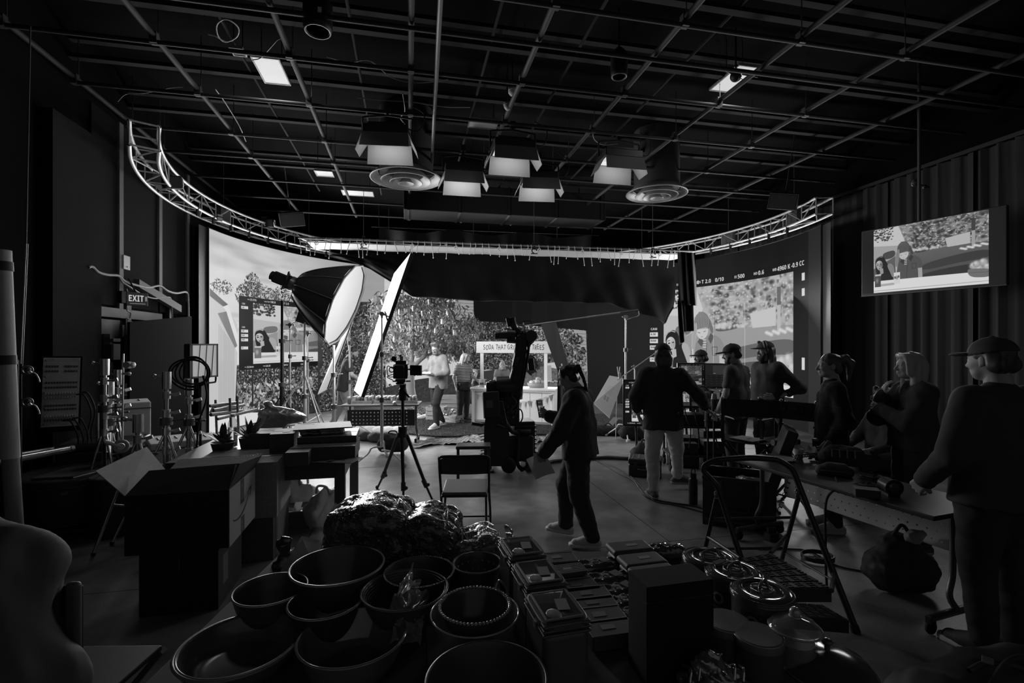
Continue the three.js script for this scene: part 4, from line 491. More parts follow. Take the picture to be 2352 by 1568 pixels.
{ // fruit-bearing soda tree: trunk, boughs, leaf sprays
  const base = Fl(945, 934), D = -base.z, t = thing('soda_tree', 'leafy broad tree hung with soda cans beside the white stand', 'tree', base), L = (px, py, dz = 0) => P(px, py, D + dz).sub(base);
  obj('trunk', fin(nets([C([0, -.02, 0], L(943, 880), .17, .115, .05), C(L(943, 880), L(945, 842), .115, .1, .05), C(L(945, 846), L(915, 800, .1), .085, .05, .05), C(L(945, 846), L(975, 818), .075, .05, .05), C(L(975, 818), L(990, 780), .05, .03, .04), C(L(945, 842), L(950, 780, .3), .07, .04, .05), C([0, .03, 0], [.2, -.03, .1], .1, .04, .08), C([0, .03, 0], [-.22, -.03, .08], .1, .04, .08), C([0, .03, 0], [.03, -.03, .25], .1, .04, .08)], .03, .012, 9, .4)), M(.3, .9, 0, { bumpMap: tBump, bumpScale: .01 }), t);
  for (const pts of [[[915, 800, .1], [880, 760, .2], [845, 740, .1]], [[915, 800, .1], [900, 740, 0], [890, 700, .1]], [[990, 780, 0], [1030, 760, .1], [1075, 750, .1]], [[990, 780, 0], [1000, 730, .1], [1010, 700, 0]], [[950, 780, .3], [950, 730, .4], [960, 690, .5]], [[975, 818, 0], [1020, 800, .2], [1060, 795, .2]]]) obj('branch', tube(pts.map((q) => L(...q)), .028, 16), M(.2, .9), t);
  const leaf = (() => { const s = new THREE.Shape(); s.moveTo(0, 0); s.quadraticCurveTo(.035, .035, 0, .12); s.quadraticCurveTo(-.035, .035, 0, 0); const g = new THREE.ShapeGeometry(s, 4), p = g.attributes.position; for (let i = 0; i < p.count; i++) p.setZ(i, -.02 * Math.abs(p.getX(i)) * 20 * .05 + .012 * Math.sin(p.getY(i) * 26)); g.computeVertexNormals(); return g; })();
  const blobs = [[880, 720, 60, 36], [930, 705, 75, 42], [985, 720, 75, 45], [1040, 735, 62, 42], [1078, 750, 30, 30], [860, 770, 45, 34], [920, 770, 65, 40], [990, 780, 60, 34], [1050, 785, 44, 30], [870, 815, 34, 24], [1020, 815, 34, 20], [1062, 805, 24, 22], [900, 690, 60, 26], [1000, 690, 60, 20], [968, 790, 50, 30]], n = 5200, q = new THREE.Quaternion(), e = new THREE.Euler(), m4 = new THREE.Matrix4(), cl = new THREE.Color();
  const im = new THREE.InstancedMesh(leaf, M(1, .6, 0, { phys: 1, transmission: .35, thickness: 0 }), n); for (let i = 0; i < n; i++) { const [x, y, rx, ry] = blobs[i % blobs.length], th = rr(0, 6.28), ph = Math.acos(rr(-1, 1)), k = Math.pow(rnd(), .45), p = L(x + rx * k * Math.sin(ph) * Math.cos(th), y + ry * k * Math.cos(ph), .75 * k * Math.sin(ph) * Math.sin(th) + .1); e.set(rr(-1.2, 1.2), rr(0, 6.3), rr(2, 4.2)); m4.compose(p, q.setFromEuler(e), V(1, 1, 1).multiplyScalar(rr(.8, 1.7))); im.setMatrixAt(i, m4); im.setColorAt(i, cl.setRGB(...Array(3).fill(rr(.07, .3)))); } im.name = 'foliage'; im.userData.kind = 'stuff'; shade(im); t.add(im);
  [[918, 722], [972, 726], [1016, 745], [922, 754], [964, 760], [1030, 725], [895, 742], [987, 700], [1044, 770], [906, 785], [942, 800], [1000, 766], [880, 700], [950, 715]].forEach(([x, y], i) => { const p = P(x, y, D - .72 - .05 * (i % 3)); can(p, [0, 1, 0][i % 3], ['soda can hanging high in the tree near the white board', 'pale soda can dangling at the tree centre', 'soda can hanging among leaves above the striped woman', 'soda can low in the tree over the cinema camera', 'soda can hanging directly over the paper-plate man', 'soda can near the tree top by the shingle picture', 'soda can tucked in boughs beside the white board', 'topmost soda can in the tree crown', 'soda can at the outer bough near the sign', 'soda can hanging just above the trunk fork', 'lowest soda can hanging over the trunk', 'grey soda can between the two tree boughs', 'soda can half hidden under the drape hem', 'small soda can beneath the drape hem at the crown'][i], 'soda cans hanging in the tree', [rr(-.3, .3), rr(-.4, .4)]).scale.setScalar(1.25); });
}
{ // mulch bed and stones round the trunk
  const m = thing('mulch_bed', 'dark heap of bark chips round the tree trunk', 'mulch', Fl(965, 948)); const g = sheet(40, 16, (u, v) => { const a = u * 6.283, r = 1 - v; return V(Math.cos(a) * r * .9, .03 + .1 * (1 - r * r) + .02 * vnoise(u * 60, v * 30, 1), Math.sin(a) * r * .42); }); obj('soil', g, M(.08, .95, 0, { bumpMap: tBump, bumpScale: .03 }), m);
  const ch = new THREE.BoxGeometry(.05, .012, .02), im = new THREE.InstancedMesh(ch, M(1, .9), 900), q = new THREE.Quaternion(), m4 = new THREE.Matrix4(), cl = new THREE.Color(); for (let i = 0; i < 900; i++) { const a = rr(0, 6.28), r = Math.sqrt(rnd()); m4.compose(V(Math.cos(a) * r * .9, .04 + .1 * (1 - r * r), Math.sin(a) * r * .42), q.setFromEuler(new THREE.Euler(rr(-.6, .6), rr(0, 6), rr(-.6, .6))), V(1, 1, 1)); im.setMatrixAt(i, m4); im.setColorAt(i, cl.setRGB(...Array(3).fill(rr(.05, .3)))); } im.name = 'bark_chips'; im.userData.kind = 'stuff'; shade(im); m.add(im);
  const stone = (r, f, s) => fin(nets([E([0, r * .5, 0], [r * f, r * .62, r * .8], .01), E([r * .3, r * .45, r * .2], [r * .6, r * .5, r * .5], .03)], r * .14, r * .07, 9 + s, 1));
  [[958, 961], [967, 965], [976, 962], [985, 959], [950, 958], [994, 956], [1002, 953]].forEach(([x, y], i) => tag(obj('edging_stone', stone(.08, 1.2, i), M(.55, .9), null, Fl(x, y).add(V(0, .03, 0))), ['white edging stone in front of the mulch below the plate man', 'roundest white edging stone of the mulch border', 'white edging stone beside the first slatted crate', 'small white edging stone behind the walking man', 'white edging stone at the mulch end by the drinks table', 'pale stone wedged against the slatted crate', 'pale edging stone farthest round the mulch'][i], 'stone', 'white stones edging the mulch'));
  [[832, 986, 0], [852, 988, 0], [872, 990, 0], [893, 990, 0], [913, 990, 0], [838, 1006, 1], [863, 1009, 1], [890, 1009, 1]].forEach(([x, y, r], i) => tag(obj('landscape_stone', stone(.15, 1.05, i + 3), M(r ? .2 : .5, .9), null, Fl(x, r ? y + 4 : y + 8).add(V(0, r ? 0 : .0, 0))), ['pale block stone at the table-leg end of the stone row', 'second pale block stone under the drinks table', 'pale block stone behind the dark sandbag', 'pale block stone beside the camera tripod column', 'last pale block stone near the carpet edge', 'darker front stone by the table leg', 'darker stone in front of the pale row centre', 'darker stone in front behind the sandbag'][i], 'stone', 'row of stones under the drinks table'));
}
function crate(px, py, w, h, d, turn, label, tilt = 0, a = .7) {
  const p = Fl(px, py); p.y = .035; const t = thing('slatted_crate', label, 'crate', p, turn, 'white slatted crates'), m = M(a, .75, 0, { map: tCard }), n = Math.round(h / .1); t.rotation.x = tilt;
  for (let i = 0; i < n; i++) { const y = (i + .5) * h / n; for (const s of [-1, 1]) { obj('slat', bx(w, h / n - .018, .012, 0, y, s * d / 2, 0, 0, 0, .002), m, t); obj('slat', bx(.012, h / n - .018, d, s * w / 2, y, 0, 0, 0, 0, .002), m, t); } }
  for (const s of [-1, 1]) for (const k of [-1, 1]) obj('corner_batten', bx(.03, h, .03, s * (w / 2 - .02), h / 2, k * (d / 2 - .02)), m, t); for (let i = 0; i < 4; i++) obj('slat', bx(w, .012, d / 4 - .015, 0, .01, -d / 2 + (i + .5) * d / 4), m, t); return t;
}
crate(1003, 966, .42, .3, .3, -.15, 'white slatted crate close behind the walking man'); crate(1037, 972, .44, .16, .3, -.5, 'shallow white slatted crate full of cans by the striped woman'); crate(1033, 957, .46, .5, .3, .1, 'tall white slatted crate standing behind the two low crates', 0, .6);
[[1018, 958], [1027, 960], [1036, 957], [1045, 959], [1031, 951], [1041, 950], [1022, 951]].forEach(([x, y], i) => can(Fl(x, 968).setY(0).add(V(0, .15 + (i > 3 ? .09 : 0), (x - 1031) * .002 + (i > 3 ? -.12 : 0))), [0, 2, 1][i % 3], ['soda can lying on the crate edge nearest the plate man', 'dark soda can tipped in the low crate', 'soda can in the middle of the low crate', 'soda can at the crate end under the striped woman', 'upright soda can at the back of the low crate', 'soda can leaning on the back slats of the low crate', 'soda can heaped at the rear corner of the low crate'][i], 'cans in the low crate', [rr(.6, 1.4), rr(-.6, .6)]));
{ // crumpled striped cloth along the carpet edge
  const tx = canvas(256, 256, (c) => { c.fillStyle = '#bdbdbd'; c.fillRect(0, 0, 256, 256); c.fillStyle = '#6d6d6d'; for (let i = 0; i < 9; i++) c.fillRect(0, i * 29, 256, 11); });
  const cl = (x0, y0, x1, y1, dep, label) => { const a = Fl(x0, y0), b = Fl(x1, y1), g = sheet(70, 20, (u, v) => a.clone().lerp(b, u).add(V(0, .035 + .035 * vnoise(u * 9, v * 4, 2) + .025 * vnoise(u * 25 + v * 9, v * 7, 4), -dep * (v - .5) * (1 + .3 * Math.sin(u * 9)) + .08 * Math.sin(u * 14)))); tag(obj('crumpled_cloth', g, M(.62, .9, 0, { map: tx })), label, 'cloth'); };
  cl(948, 1020, 1112, 1012, .55, 'long crumpled striped cloth lying before the grass carpet'); cl(1222, 1012, 1275, 1008, .5, 'crumpled striped cloth end behind the robot cart');
}
// drinks table
function foldTable(name, label, top, turn, w, d, h, legs, panelA, holes) {
  const t = thing(name, label, 'table', top, turn); obj('table_top', bx(w, .03, d, 0, h - .015, 0, 0, 0, 0, .008), M(legs.top ?? .05, .45), t);
  const hs = new THREE.Shape([[-w / 2 + .08, h - .38], [w / 2 - .08, h - .38], [w / 2 - .08, h - .1], [-w / 2 + .08, h - .1]].map((p) => new THREE.Vector2(...p)));
  const nx = Math.floor((w - .3) / .062); for (let i = 0; i < nx; i++) for (let k = 0; k < 4; k++) { const q = new THREE.Path(); q.absarc(-w / 2 + .17 + i * .062 + (holes > 1 && k % 2 ? .03 : 0), h - .335 + k * .062, .0125 / (holes > 1 ? 1.8 : 1), 0, 6.3, true); hs.holes.push(q); }
  obj('modesty_panel', put(fin(new THREE.ExtrudeGeometry(hs, { depth: .006, bevelEnabled: false, curveSegments: 4 })), 0, 0, legs.pz ?? d / 2 - .12), M(panelA, .5), t);
  for (const s of [-1, 1]) { obj('leg', [tube([[s * (w / 2 - .08), h - .03, 0], [s * (w / 2 - .08), h - .4, 0], [s * (w / 2 - .07), .2, -.05], [s * (w / 2 - .05), .1, 0]], .02, 24), bar([s * (w / 2 - .06), .1, -d / 2 + .05], [s * (w / 2 - .06), .1, d / 2 - .05], .022)], M(.12, .4, .5), t); for (const k of [-1, 1]) { const c = obj('caster', [lathe([[0, -.013], [.036, -.013], [.042, 0], [.036, .013], [0, .013]], 18).rotateZ(1.57).translate(s * (w / 2 - .06), .044, k * (d / 2 - .07)), bx(.03, .05, .05, s * (w / 2 - .06), .085, k * (d / 2 - .07))], mRubber, t); } }
  return t;
}
{
  const h = .72, c = P(880, 937, 8.75).setY(0), turn = .06, t = foldTable('folding_table', 'rolling black folding table with a perforated panel, carrying trays of soda cans', c, turn, 1.32, .55, h, { top: .1 }, .02, 1);
  const on = (x, z, y = 0) => V(c.x + x * Math.cos(turn) + z * Math.sin(turn), h + .001 + y, c.z - x * Math.sin(turn) + z * Math.cos(turn)), trayT = M(.62, .8, 0, { map: canvas(256, 64, (k) => { k.fillStyle = '#b8b8b8'; k.fillRect(0, 0, 256, 64); k.fillStyle = '#3c3c3c'; k.font = 'bold 24px sans-serif'; k.fillText('CRAFT SODA 12 PACK', 6, 40); }) });
  [[-.34, 'tray of soda cans nearest the lone can on the drinks table'], [.05, 'middle tray of soda cans on the drinks table'], [.42, 'tray of soda cans at the tripod end of the drinks table']].forEach(([x, label], i) => { const q = on(x, .02), tr = thing('can_tray', label, 'tray', q, turn, 'cardboard trays of soda cans'); obj('tray', [bx(.34, .004, .26, 0, .002, 0), bx(.34, .055, .004, 0, .028, .13), bx(.34, .055, .004, 0, .028, -.13), bx(.004, .055, .26, .17, .028, 0), bx(.004, .055, .26, -.17, .028, 0)], trayT, tr); const nn = ['lone-can', 'middle', 'tripod-end'][i]; for (let a = 0; a < 5; a++) for (let b = 0; b < 3; b++) can(on(x - .135 + a * .067, .02 + .075 - b * .075, .006), [0, 1, 2, 0, 1][(a + b + i) % 5], `${['fifth', 'fourth', 'third', 'second', 'first'][a]} soda can counted from the tripod side, ${['front', 'middle', 'back'][b]} row of the ${nn} tray`, 'soda cans in the trays'); });
  can(on(-.56, .12), 1, 'single dark soda can by itself at the table end'); can(on(.24, .24, .03), 0, 'white soda can lying on its side against the trays', null, [1.5, .3]);
}

// ---------- grip gear: softbox, boards, stands, camera, robot ----------
{
  const c = P(793, 700, 8.4), n = V(.9, -.36, -.04).normalize(), t = thing('softbox', 'huge twelve-ribbed black parabolic softbox with a glowing white face and lamp head', 'softbox', c); t.quaternion.setFromUnitVectors(V(0, 1, 0), n);
  const R = .73, D = .9, prof = Array.from({ length: 13 }, (_, i) => { const k = i / 12; return [.1 + (R - .1) * Math.pow(k, .62), -D + D * k]; });
  obj('shell', lathe([...prof, [R + .01, .02]], 12), M(.028, .55), t);
  for (let i = 0; i < 12; i++) { const a = i / 12 * 6.283; obj('rib', tube(prof.map(([r, y]) => V((r + .006) * Math.sin(a), y, (r + .006) * Math.cos(a))), .007, 20, false, 5), M(.16, .5), t); }
  obj('front_lip', [torus(R, .016, 0, .015, 0, 1.57, 0, 0, 12)], M(.3, .6), t);
  obj('lamp_diffuser', lathe([[0, .0], [R * .5, -.005], [R - .02, -.02]], 36), M(.06, .8, 0, { glow: .58 }), t);
  obj('speed_ring', [cy(.13, .12, .1, 0, -D - .02, 0), torus(.13, .02, 0, -D + .02, 0, 1.57)], M(.2, .4, .6), t);
  obj('lamp_head', [bx(.2, .3, .2, 0, -D - .22, 0, 0, 0, 0, .03), bx(.24, .08, .24, 0, -D - .1, 0, 0, 0, 0, .02), cy(.08, .08, .06, 0, -D - .4, 0)], M(.02, .5), t);
  obj('yoke', [tube([[-.13, -D - .15, .0], [-.15, -D - .1, .2], [0, -D - .05, .28], [.15, -D - .1, .2], [.13, -D - .15, 0]], .016, 30)], mBlackMetal, t);
  areaLight(38, 1.1, 1.1, c.clone().addScaledVector(n, .03), c.clone().addScaledVector(n, 3));
}
const stands = 'light stands holding the lamps and boards';
function stand(px, top, d, label, o = {}) {
  const p = P(px, top, d), h = p.y, t = thing('light_stand', label, 'stand', [p.x, 0, p.z], o.turn ?? 0.3, stands), r = o.r ?? .017, m = o.m ?? mSteel;
  obj('lower_column', bar([0, o.low ?? .25, 0], [0, h * .42, 0], r * 1.35, r * 1.35, 10), m, t); obj('middle_column', bar([0, h * .4, 0], [0, h * .72, 0], r, r, 10), m, t); obj('upper_column', bar([0, h * .7, 0], [0, h, 0], r * .75, r * .75, 10), m, t);
  for (const y of [.42, .72]) obj('collar', [cy(r * 2, r * 2, .07, 0, h * y, 0), bar([0, h * y, 0], [r * 5, h * y + .01, 0], .007), ball(.012, r * 5.4, h * y + .01, 0)], M(.12, .4, .5), t);
  const spread = o.spread ?? .45, lh = o.legTop ?? .75; for (let i = 0; i < 3; i++) { const a = i * 2.094 + (o.la ?? .5), x = Math.cos(a) * spread, z = Math.sin(a) * spread; const l = obj('leg', o.cstand ? tube([[0, .2 + i * .05, 0], [x * .35, .2 + i * .05, z * .35], [x * .5, .17, z * .5], [x, .03, z]], .013, 24) : bar([0, lh, 0], [x, .02, z], .013), m, t); if (!o.cstand) obj('leg_brace', bar([0, lh * .35, 0], [x * .6, lh * .42, z * .6], .009), m, t); if (o.balls) obj('tennis_ball', ball(.035, x, .036, z), M(.6, .95), l); else obj('rubber_foot', ball(.018, x, .018, z), mRubber, l); }
  if (o.head) obj('grip_head', [cy(.035, .035, .06, 0, h - .03, 0, 1.57), bar([-.07, h - .03, 0], [.07, h - .03, 0], .012), bx(.03, .06, .05, .0, h - .06, 0)], M(.2, .4, .6), t);
  return t;
}
stand(648, 690, 8.6, 'heavy dark combo stand carrying the softbox lamp head', { r: .03, m: M(.03, .4, .4), spread: .55, legTop: .9 });
stand(666, 742, 8.9, 'thin chrome stand close beside the dark softbox stand', { head: 1, cstand: 1 });
stand(700, 740, 8.2, 'chrome tripod stand with wide splayed legs under the softbox', { spread: .8, legTop: 1.25, la: 1.0, r: .022 });
stand(707, 762, 9.7, 'slim chrome stand with a pale ball, behind the splayed tripod', { cstand: 1, head: 1 });
stand(767, 792, 8.1, 'chrome stand in front of the dark-shirted crew man', { cstand: 1, r: .024, la: 1.3 });
stand(803, 705, 9.5, 'tall chrome stand between the softbox face and white board', { cstand: 1, head: 1, la: .2 });
{ const s = stand(877, 716, 7.25, 'tennis-ball footed stand clamped to the long white board', { cstand: 1, head: 1, balls: 1, spread: .42, la: .75 }); const b = thing('sandbag', 'black sandbag slung over the tennis-ball footed stand', 'sandbag', Fl(905, 1040).setY(.02).add(V(-.02, 0, .0)), .1); obj('bag', fin(nets([C([-.14, .12, 0], [.14, .12, 0], .12, .12, .05), C([-.12, .22, 0], [.12, .2, 0], .08, .08, .05), CUT([0, -1, 0], [0, 0.005, 0])], .016, .012, 14)), M(.016, .8), b); obj('handle', tube([[-.08, .26, 0], [-.05, .33, 0], [.05, .33, 0], [.08, .26, 0]], .012, 16), M(.02, .8), b); }
{
  const q = [P(943, 580, 7.35), P(905, 628, 8.35), P(813, 896, 8.3), P(829, 911, 7.35)], t = thing('bounce_board', 'long white bounce board with black edge leaning in the air beside the softbox', 'board'); obj('face', slab(q, .004), M(.85, .7), t); const n = q[1].clone().sub(q[0]).cross(q[3].clone().sub(q[0])).normalize().multiplyScalar(-.0045); obj('black_back', slab(q.map((p) => p.clone().add(n)), .05), M(.015, .7), t);
  obj('hang_cord', tube([q[0], q[0].clone().add(V(0, .05, 0)), fr(.27, -.02, -.08)], .007, 10), mRope, t); obj('clamp', [bar(P(880, 722, 7.25), P(893, 727, 7.4), .012), bar(P(884, 715, 7.3), P(890, 736, 7.3), .012)], mBlackMetal, t);
  const p2 = [P(797, 742, 9.6), P(808, 740, 9.1), P(752, 893, 9.1), P(729, 906, 9.4)], u = thing('bounce_board', 'narrow pale foam board leaning before the dark-shirted man', 'board'); obj('face', slab([p2[1], p2[0], p2[3], p2[2]], .02), M(.6, .75), u); obj('prop', bar(p2[0], V(p2[0].x + .05, 0, p2[0].z - .3), .012), mSteel, u); obj('edge', bar(p2[1], p2[2], .012), M(.05, .7), u);
  const fl = thing('black_flag', 'small square black flag tilted beneath the softbox', 'flag'); obj('panel', slab([P(689, 702, 8.75), P(722, 722, 8.9), P(712, 748, 8.9), P(678, 737, 8.75)], .015), M(.01, .8), fl); obj('arm', bar(P(666, 745, 8.9), P(700, 725, 8.8), .009), mSteel, fl);
}
{ // cinema camera on sticks
  const f = [Fl(866, 1122), Fl(927, 1166), Fl(996, 1154)], apex = P(925, 997, 5.55), t = thing('tripod', 'black camera tripod with ball head standing on the open floor', 'tripod');
  f.forEach((q, i) => { const k = apex.clone().lerp(q, .74), d = q.clone().sub(apex).normalize(); const l = obj('leg', [bar(apex.clone().add(V(...[[-.05, 0, 0], [0, 0, .05], [.05, 0, .02]][i])), k, .021, .019), bar(k, q, .013, .012)], mBlackMetal, t); obj('leg_lock', [bar(k.clone().addScaledVector(d, -.06), k.clone().addScaledVector(d, .03), .027), ball(.02, k.x + .03, k.y, k.z)], M(.03, .5), l); obj('rubber_foot', ball(.02, q.x, .02, q.z), mRubber, l); });
  obj('spider', [cy(.075, .06, .05, apex.x, apex.y, apex.z), cy(.05, .05, .08, apex.x, apex.y + .05, apex.z)], mBlackMetal, t); const hy = P(925, 905, 5.55); obj('centre_column', bar([apex.x, apex.y - .25, apex.z], [apex.x, hy.y, apex.z], .018), mBlackMetal, t); obj('fluid_head', [cy(.04, .05, .1, hy.x, hy.y - .02, hy.z), ball(.045, hy.x, hy.y + .04, hy.z), cy(.03, .04, .05, hy.x, hy.y + .085, hy.z), bar([hy.x, hy.y + .05, hy.z], [hy.x + .09, hy.y - .02, hy.z + .1], .012)], mBlackMetal, t);
  const cp = P(922, 852, 5.55), k = thing('cinema_camera', 'black cinema camera rig with side monitor on the tripod', 'camera', cp, .1); obj('camera_body', [bx(.16, .16, .2, 0, 0, 0, 0, 0, 0, .012), bx(.12, .05, .12, 0, .095, 0, 0, 0, 0, .01)], mBlackMetal, k); obj('top_handle', [bar([0, .1, .05], [0, .18, .05], .01), bar([0, .175, .08], [0, .175, -.1], .013), bar([0, .1, -.07], [0, .175, -.07], .01)], mBlackMetal, k); obj('battery', bx(.11, .14, .06, -.01, .0, .125, 0, 0, 0, .008), M(.012, .5), k);
  const mo = obj('side_monitor', [bx(.012, .11, .02, .15, 0, .0), bx(.15, .115, .025, .165, .01, .03, 0, -.5, 0, .005), bar([.07, .02, 0], [.12, .02, .02], .009)], mBlackMetal, k); obj('screen', bx(.12, .085, .003, .172, .01, .046, 0, -.5), M(.02, .1, 0, { glow: .008 }), mo);
  obj('viewfinder', [cy(.026, .03, .1, -.075, .14, .02, 1.57), bar([-.07, .1, 0], [-.075, .14, 0], .01), torus(.028, .006, -.1, .02, .06, 0, .6)], mBlackMetal, k); obj('lens', [cy(.05, .055, .16, 0, 0, -.18, 1.57, 0, 0, 24), torus(.055, .008, 0, 0, -.2)], mBlackMetal, k); obj('base_plate', [bx(.11, .03, .2, 0, -.1, 0), bx(.09, .02, .26, 0, -.13, 0, 0, 0, 0, .004), bar([-.1, -.115, -.02], [.1, -.115, -.02], .008)], M(.03, .4, .4), k); obj('cables', [tube([[-.08, .03, .08], [-.14, .06, .1], [-.13, -.05, .1], [-.07, -.06, .06]], .005, 24), tube([[-.08, -.03, .08], [-.15, -.06, .05], [-.09, -.1, .03]], .005, 24)], mRubber, k);
}
{ // camera-motion robot: cart, turret and a two-part arm
  const D = 7.0, q = (px, py, dz = 0) => P(px, py, D + dz), o = q(1165, 1075); o.y = 0; const t = thing('robot_arm', 'tall black camera motion robot on a wheeled cart with lettered upper arm', 'robot arm', o), L = (px, py, dz = 0) => q(px, py, dz).sub(o), m = M(.02, .4, .2), g2 = M(.035, .35, .4);
  const cart = obj('cart_body', [bx(.62, .36, .62, .02, .31, -.1, 0, .15, 0, .03), bx(.3, .5, .4, .22, .42, -.12, 0, .15, 0, .02)], m, t); for (let i = 0; i < 7; i++) obj('cooling_fin', bx(.3, .02, .42, .235, .24 + i * .06, -.11, 0, .15, 0, .005), g2, cart);
  obj('side_shield', plate([[-.31, .1], [.03, .1], [.03, .52], [-.06, .98], [-.27, .98], [-.31, .6]], .03, .004).translate(0, 0, .26), M(.016, .45), t); for (let i = 0; i < 8; i++) obj('vent_fin', bx(.07, .016, .1, -.345, .16 + i * .048, .2, 0, .3, .15, .003), M(.25, .35, .6), t);
  obj('cart_deck', plate([[0, 0], [.34, -.1], [.36, .18], [.06, .26]], .03).rotateX(-1.57).translate(-.02, .54, .14), M(.05, .4), t);
  for (const [x, z] of [[-.24, .2], [.33, .12], [-.2, -.4], [.34, -.35]]) { obj('levelling_foot', [bar([x, .16, z], [x, .04, z], .028), cy(.05, .05, .05, x, .13, z), cy(.065, .06, .02, x, .012, z)], g2, t); }
  obj('wheel', [lathe([[.02, -.035], [.1, -.04], [.115, 0], [.1, .04], [.02, .035]], 24).rotateZ(1.57).rotateY(.9).translate(.02, .115, .3), cy(.03, .03, .1, .02, .115, .3, 0, .9, 1.57)], mRubber, t); obj('drive_motor', [bx(.13, .13, .18, .28, .1, .22, 0, .4, 0, .012), cy(.05, .05, .02, .32, .1, .32, 1.57, .4)], M(.06, .35, .6), t);
  obj('control_box', [bx(.22, .36, .24, -.22, .92, .2, -.15, .1, .05, .015), bx(.13, .16, .01, -.235, .93, .335, -.15, .1, .05)], m, t); obj('screen', bx(.09, .1, .006, -.235, .95, .345, -.15, .1, .05), M(.05, .15), t); for (const [a, b] of [[[1083, 972], [1108, 976]], [[1140, 975], [1158, 982]]]) obj('handle', [bar(L(...a, -.35), L(...b, -.3), .024), bar(L(...b, -.3), L(1125, 968, -.2), .016)], m, t);
  obj('column', [bx(.3, .42, .34, .0, .82, -.05, 0, .2, 0, .03), cy(.17, .17, .14, .02, 1.06, -.05, 0, 0, 0, 28), cy(.2, .2, .04, .02, 1.0, -.05, 0, 0, 0, 28)], m, t); for (let i = 0; i < 9; i++) obj('connector', cy(.017, .014, .05, -.06 + (i % 3) * .07, .74 + Math.floor(i / 3) * .075, .15, 1.57), M(.12, .35, .7), t);
  const sh = L(1168, 888); obj('shoulder', [cy(.15, .15, .26, sh.x - .03, sh.y, sh.z, 0, 0, 1.57, 30), cy(.1, .1, .1, sh.x - .2, sh.y, sh.z, 0, 0, 1.57, 24), torus(.11, .02, sh.x - .16, sh.y, sh.z, 0, 1.57), bx(.11, .22, .18, sh.x - .22, sh.y - .02, sh.z + .02, 0, 0, 0, .015), bx(.2, .16, .22, sh.x - .02, 1.14, sh.z, 0, 0, 0, .02)], g2, t); obj('shoulder_motor', [bx(.1, .2, .16, sh.x - .26, sh.y - .03, sh.z + .06, 0, 0, 0, .01)], m, t);
  const arm = [[1183, 905], [1187, 872], [1193, 840], [1197, 805], [1198, 775]].map(([x, y]) => L(x, y, -.06)); obj('lower_arm', fin(nets([...arm.slice(1).map((p, i) => C(arm[i].clone().add(V(-.045, 0, 0)), p.clone().add(V(-.03, 0, 0)), .075 - i * .006, .069 - i * .006, .02)), ...arm.slice(1).map((p, i) => C(arm[i].clone().add(V(.035, 0, 0)), p.clone().add(V(.02, 0, 0)), .075 - i * .006, .069 - i * .006, .02))], .014)), m, t);
  const lt = canvas(64, 256, (c) => { c.fillStyle = '#141414'; c.fillRect(0, 0, 64, 256); c.translate(48, 246); c.rotate(-1.5708); c.fillStyle = '#4c4c4c'; c.font = 'bold 58px sans-serif'; c.fillText('KIRA', 10, 0); }); const a0 = L(1184, 842, -.16), a1 = L(1193, 806, -.16); obj('arm_lettering', slab([a0.clone().add(V(-.045, 0, 0)), a0.clone().add(V(.045, 0, 0)), a1.clone().add(V(.045, 0, 0)), a1.clone().add(V(-.045, 0, 0))], .01), M(1, .5, 0, { map: lt }), t);
  const el = L(1207, 775); obj('elbow', [cy(.115, .115, .2, el.x, el.y, el.z, .0, 0, 1.3, 28), ball(.12, el.x + .02, el.y, el.z), cy(.08, .08, .1, el.x + .08, el.y + .02, el.z + .08, 1.57)], g2, t); obj('elbow_cover', bx(.09, .18, .12, el.x + .08, el.y - .38, el.z - .02, 0, 0, .1, .02), m, t);
  const wr = L(1178, 772); obj('forearm', [bar(L(1200, 770), L(1184, 758), .085, .07, 16), cy(.1, .1, .12, wr.x - .02, wr.y, wr.z, 0, 0, 1.5, 24), bar(L(1200, 768, -.1), L(1204, 752), .04, .03, 12)], m, t); obj('wrist', [bx(.16, .1, .12, wr.x - .13, wr.y + .01, wr.z, 0, 0, 0, .02), cy(.055, .055, .06, wr.x - .22, wr.y + .01, wr.z, 0, 0, 1.57, 20), bar(L(1190, 772), L(1176, 742), .05, .04, 14)], g2, t); for (const [x, y] of [[1169, 741], [1180, 741]]) { const p = L(x, y); obj('wrist_motor', [cy(.034, .034, .12, p.x, p.y, p.z, 0, 0, .25, 16), cy(.036, .036, .02, p.x - .012, p.y + .06, p.z, 0, 0, .25, 8)], m, t); }
  const cb = (pts, r = .014) => obj('cable_loom', tube(pts.map((p) => L(...p)), r, 60), mRubber, t); cb([[1205, 762, -.08], [1214, 790, -.1], [1210, 830, -.1], [1200, 880, -.1], [1190, 920, -.1], [1183, 950, -.1]], .022); cb([[1200, 760, -.12], [1206, 800, -.12], [1202, 850, -.12], [1192, 900, -.12]], .018); cb([[1150, 935, -.2], [1160, 965, -.25], [1175, 990, -.25], [1190, 1000, -.2], [1188, 1060, -.3], [1200, 1080, -.25]], .03); cb([[1176, 910, -.2], [1186, 925, -.25], [1172, 945, -.25], [1195, 940, -.2], [1200, 960, -.2], [1188, 980, -.2]], .01); cb([[1192, 745], [1200, 738], [1218, 737], [1222, 745]], .008); cb([[1140, 930, -.1], [1134, 945, -.2], [1148, 950, -.2]], .02);
}
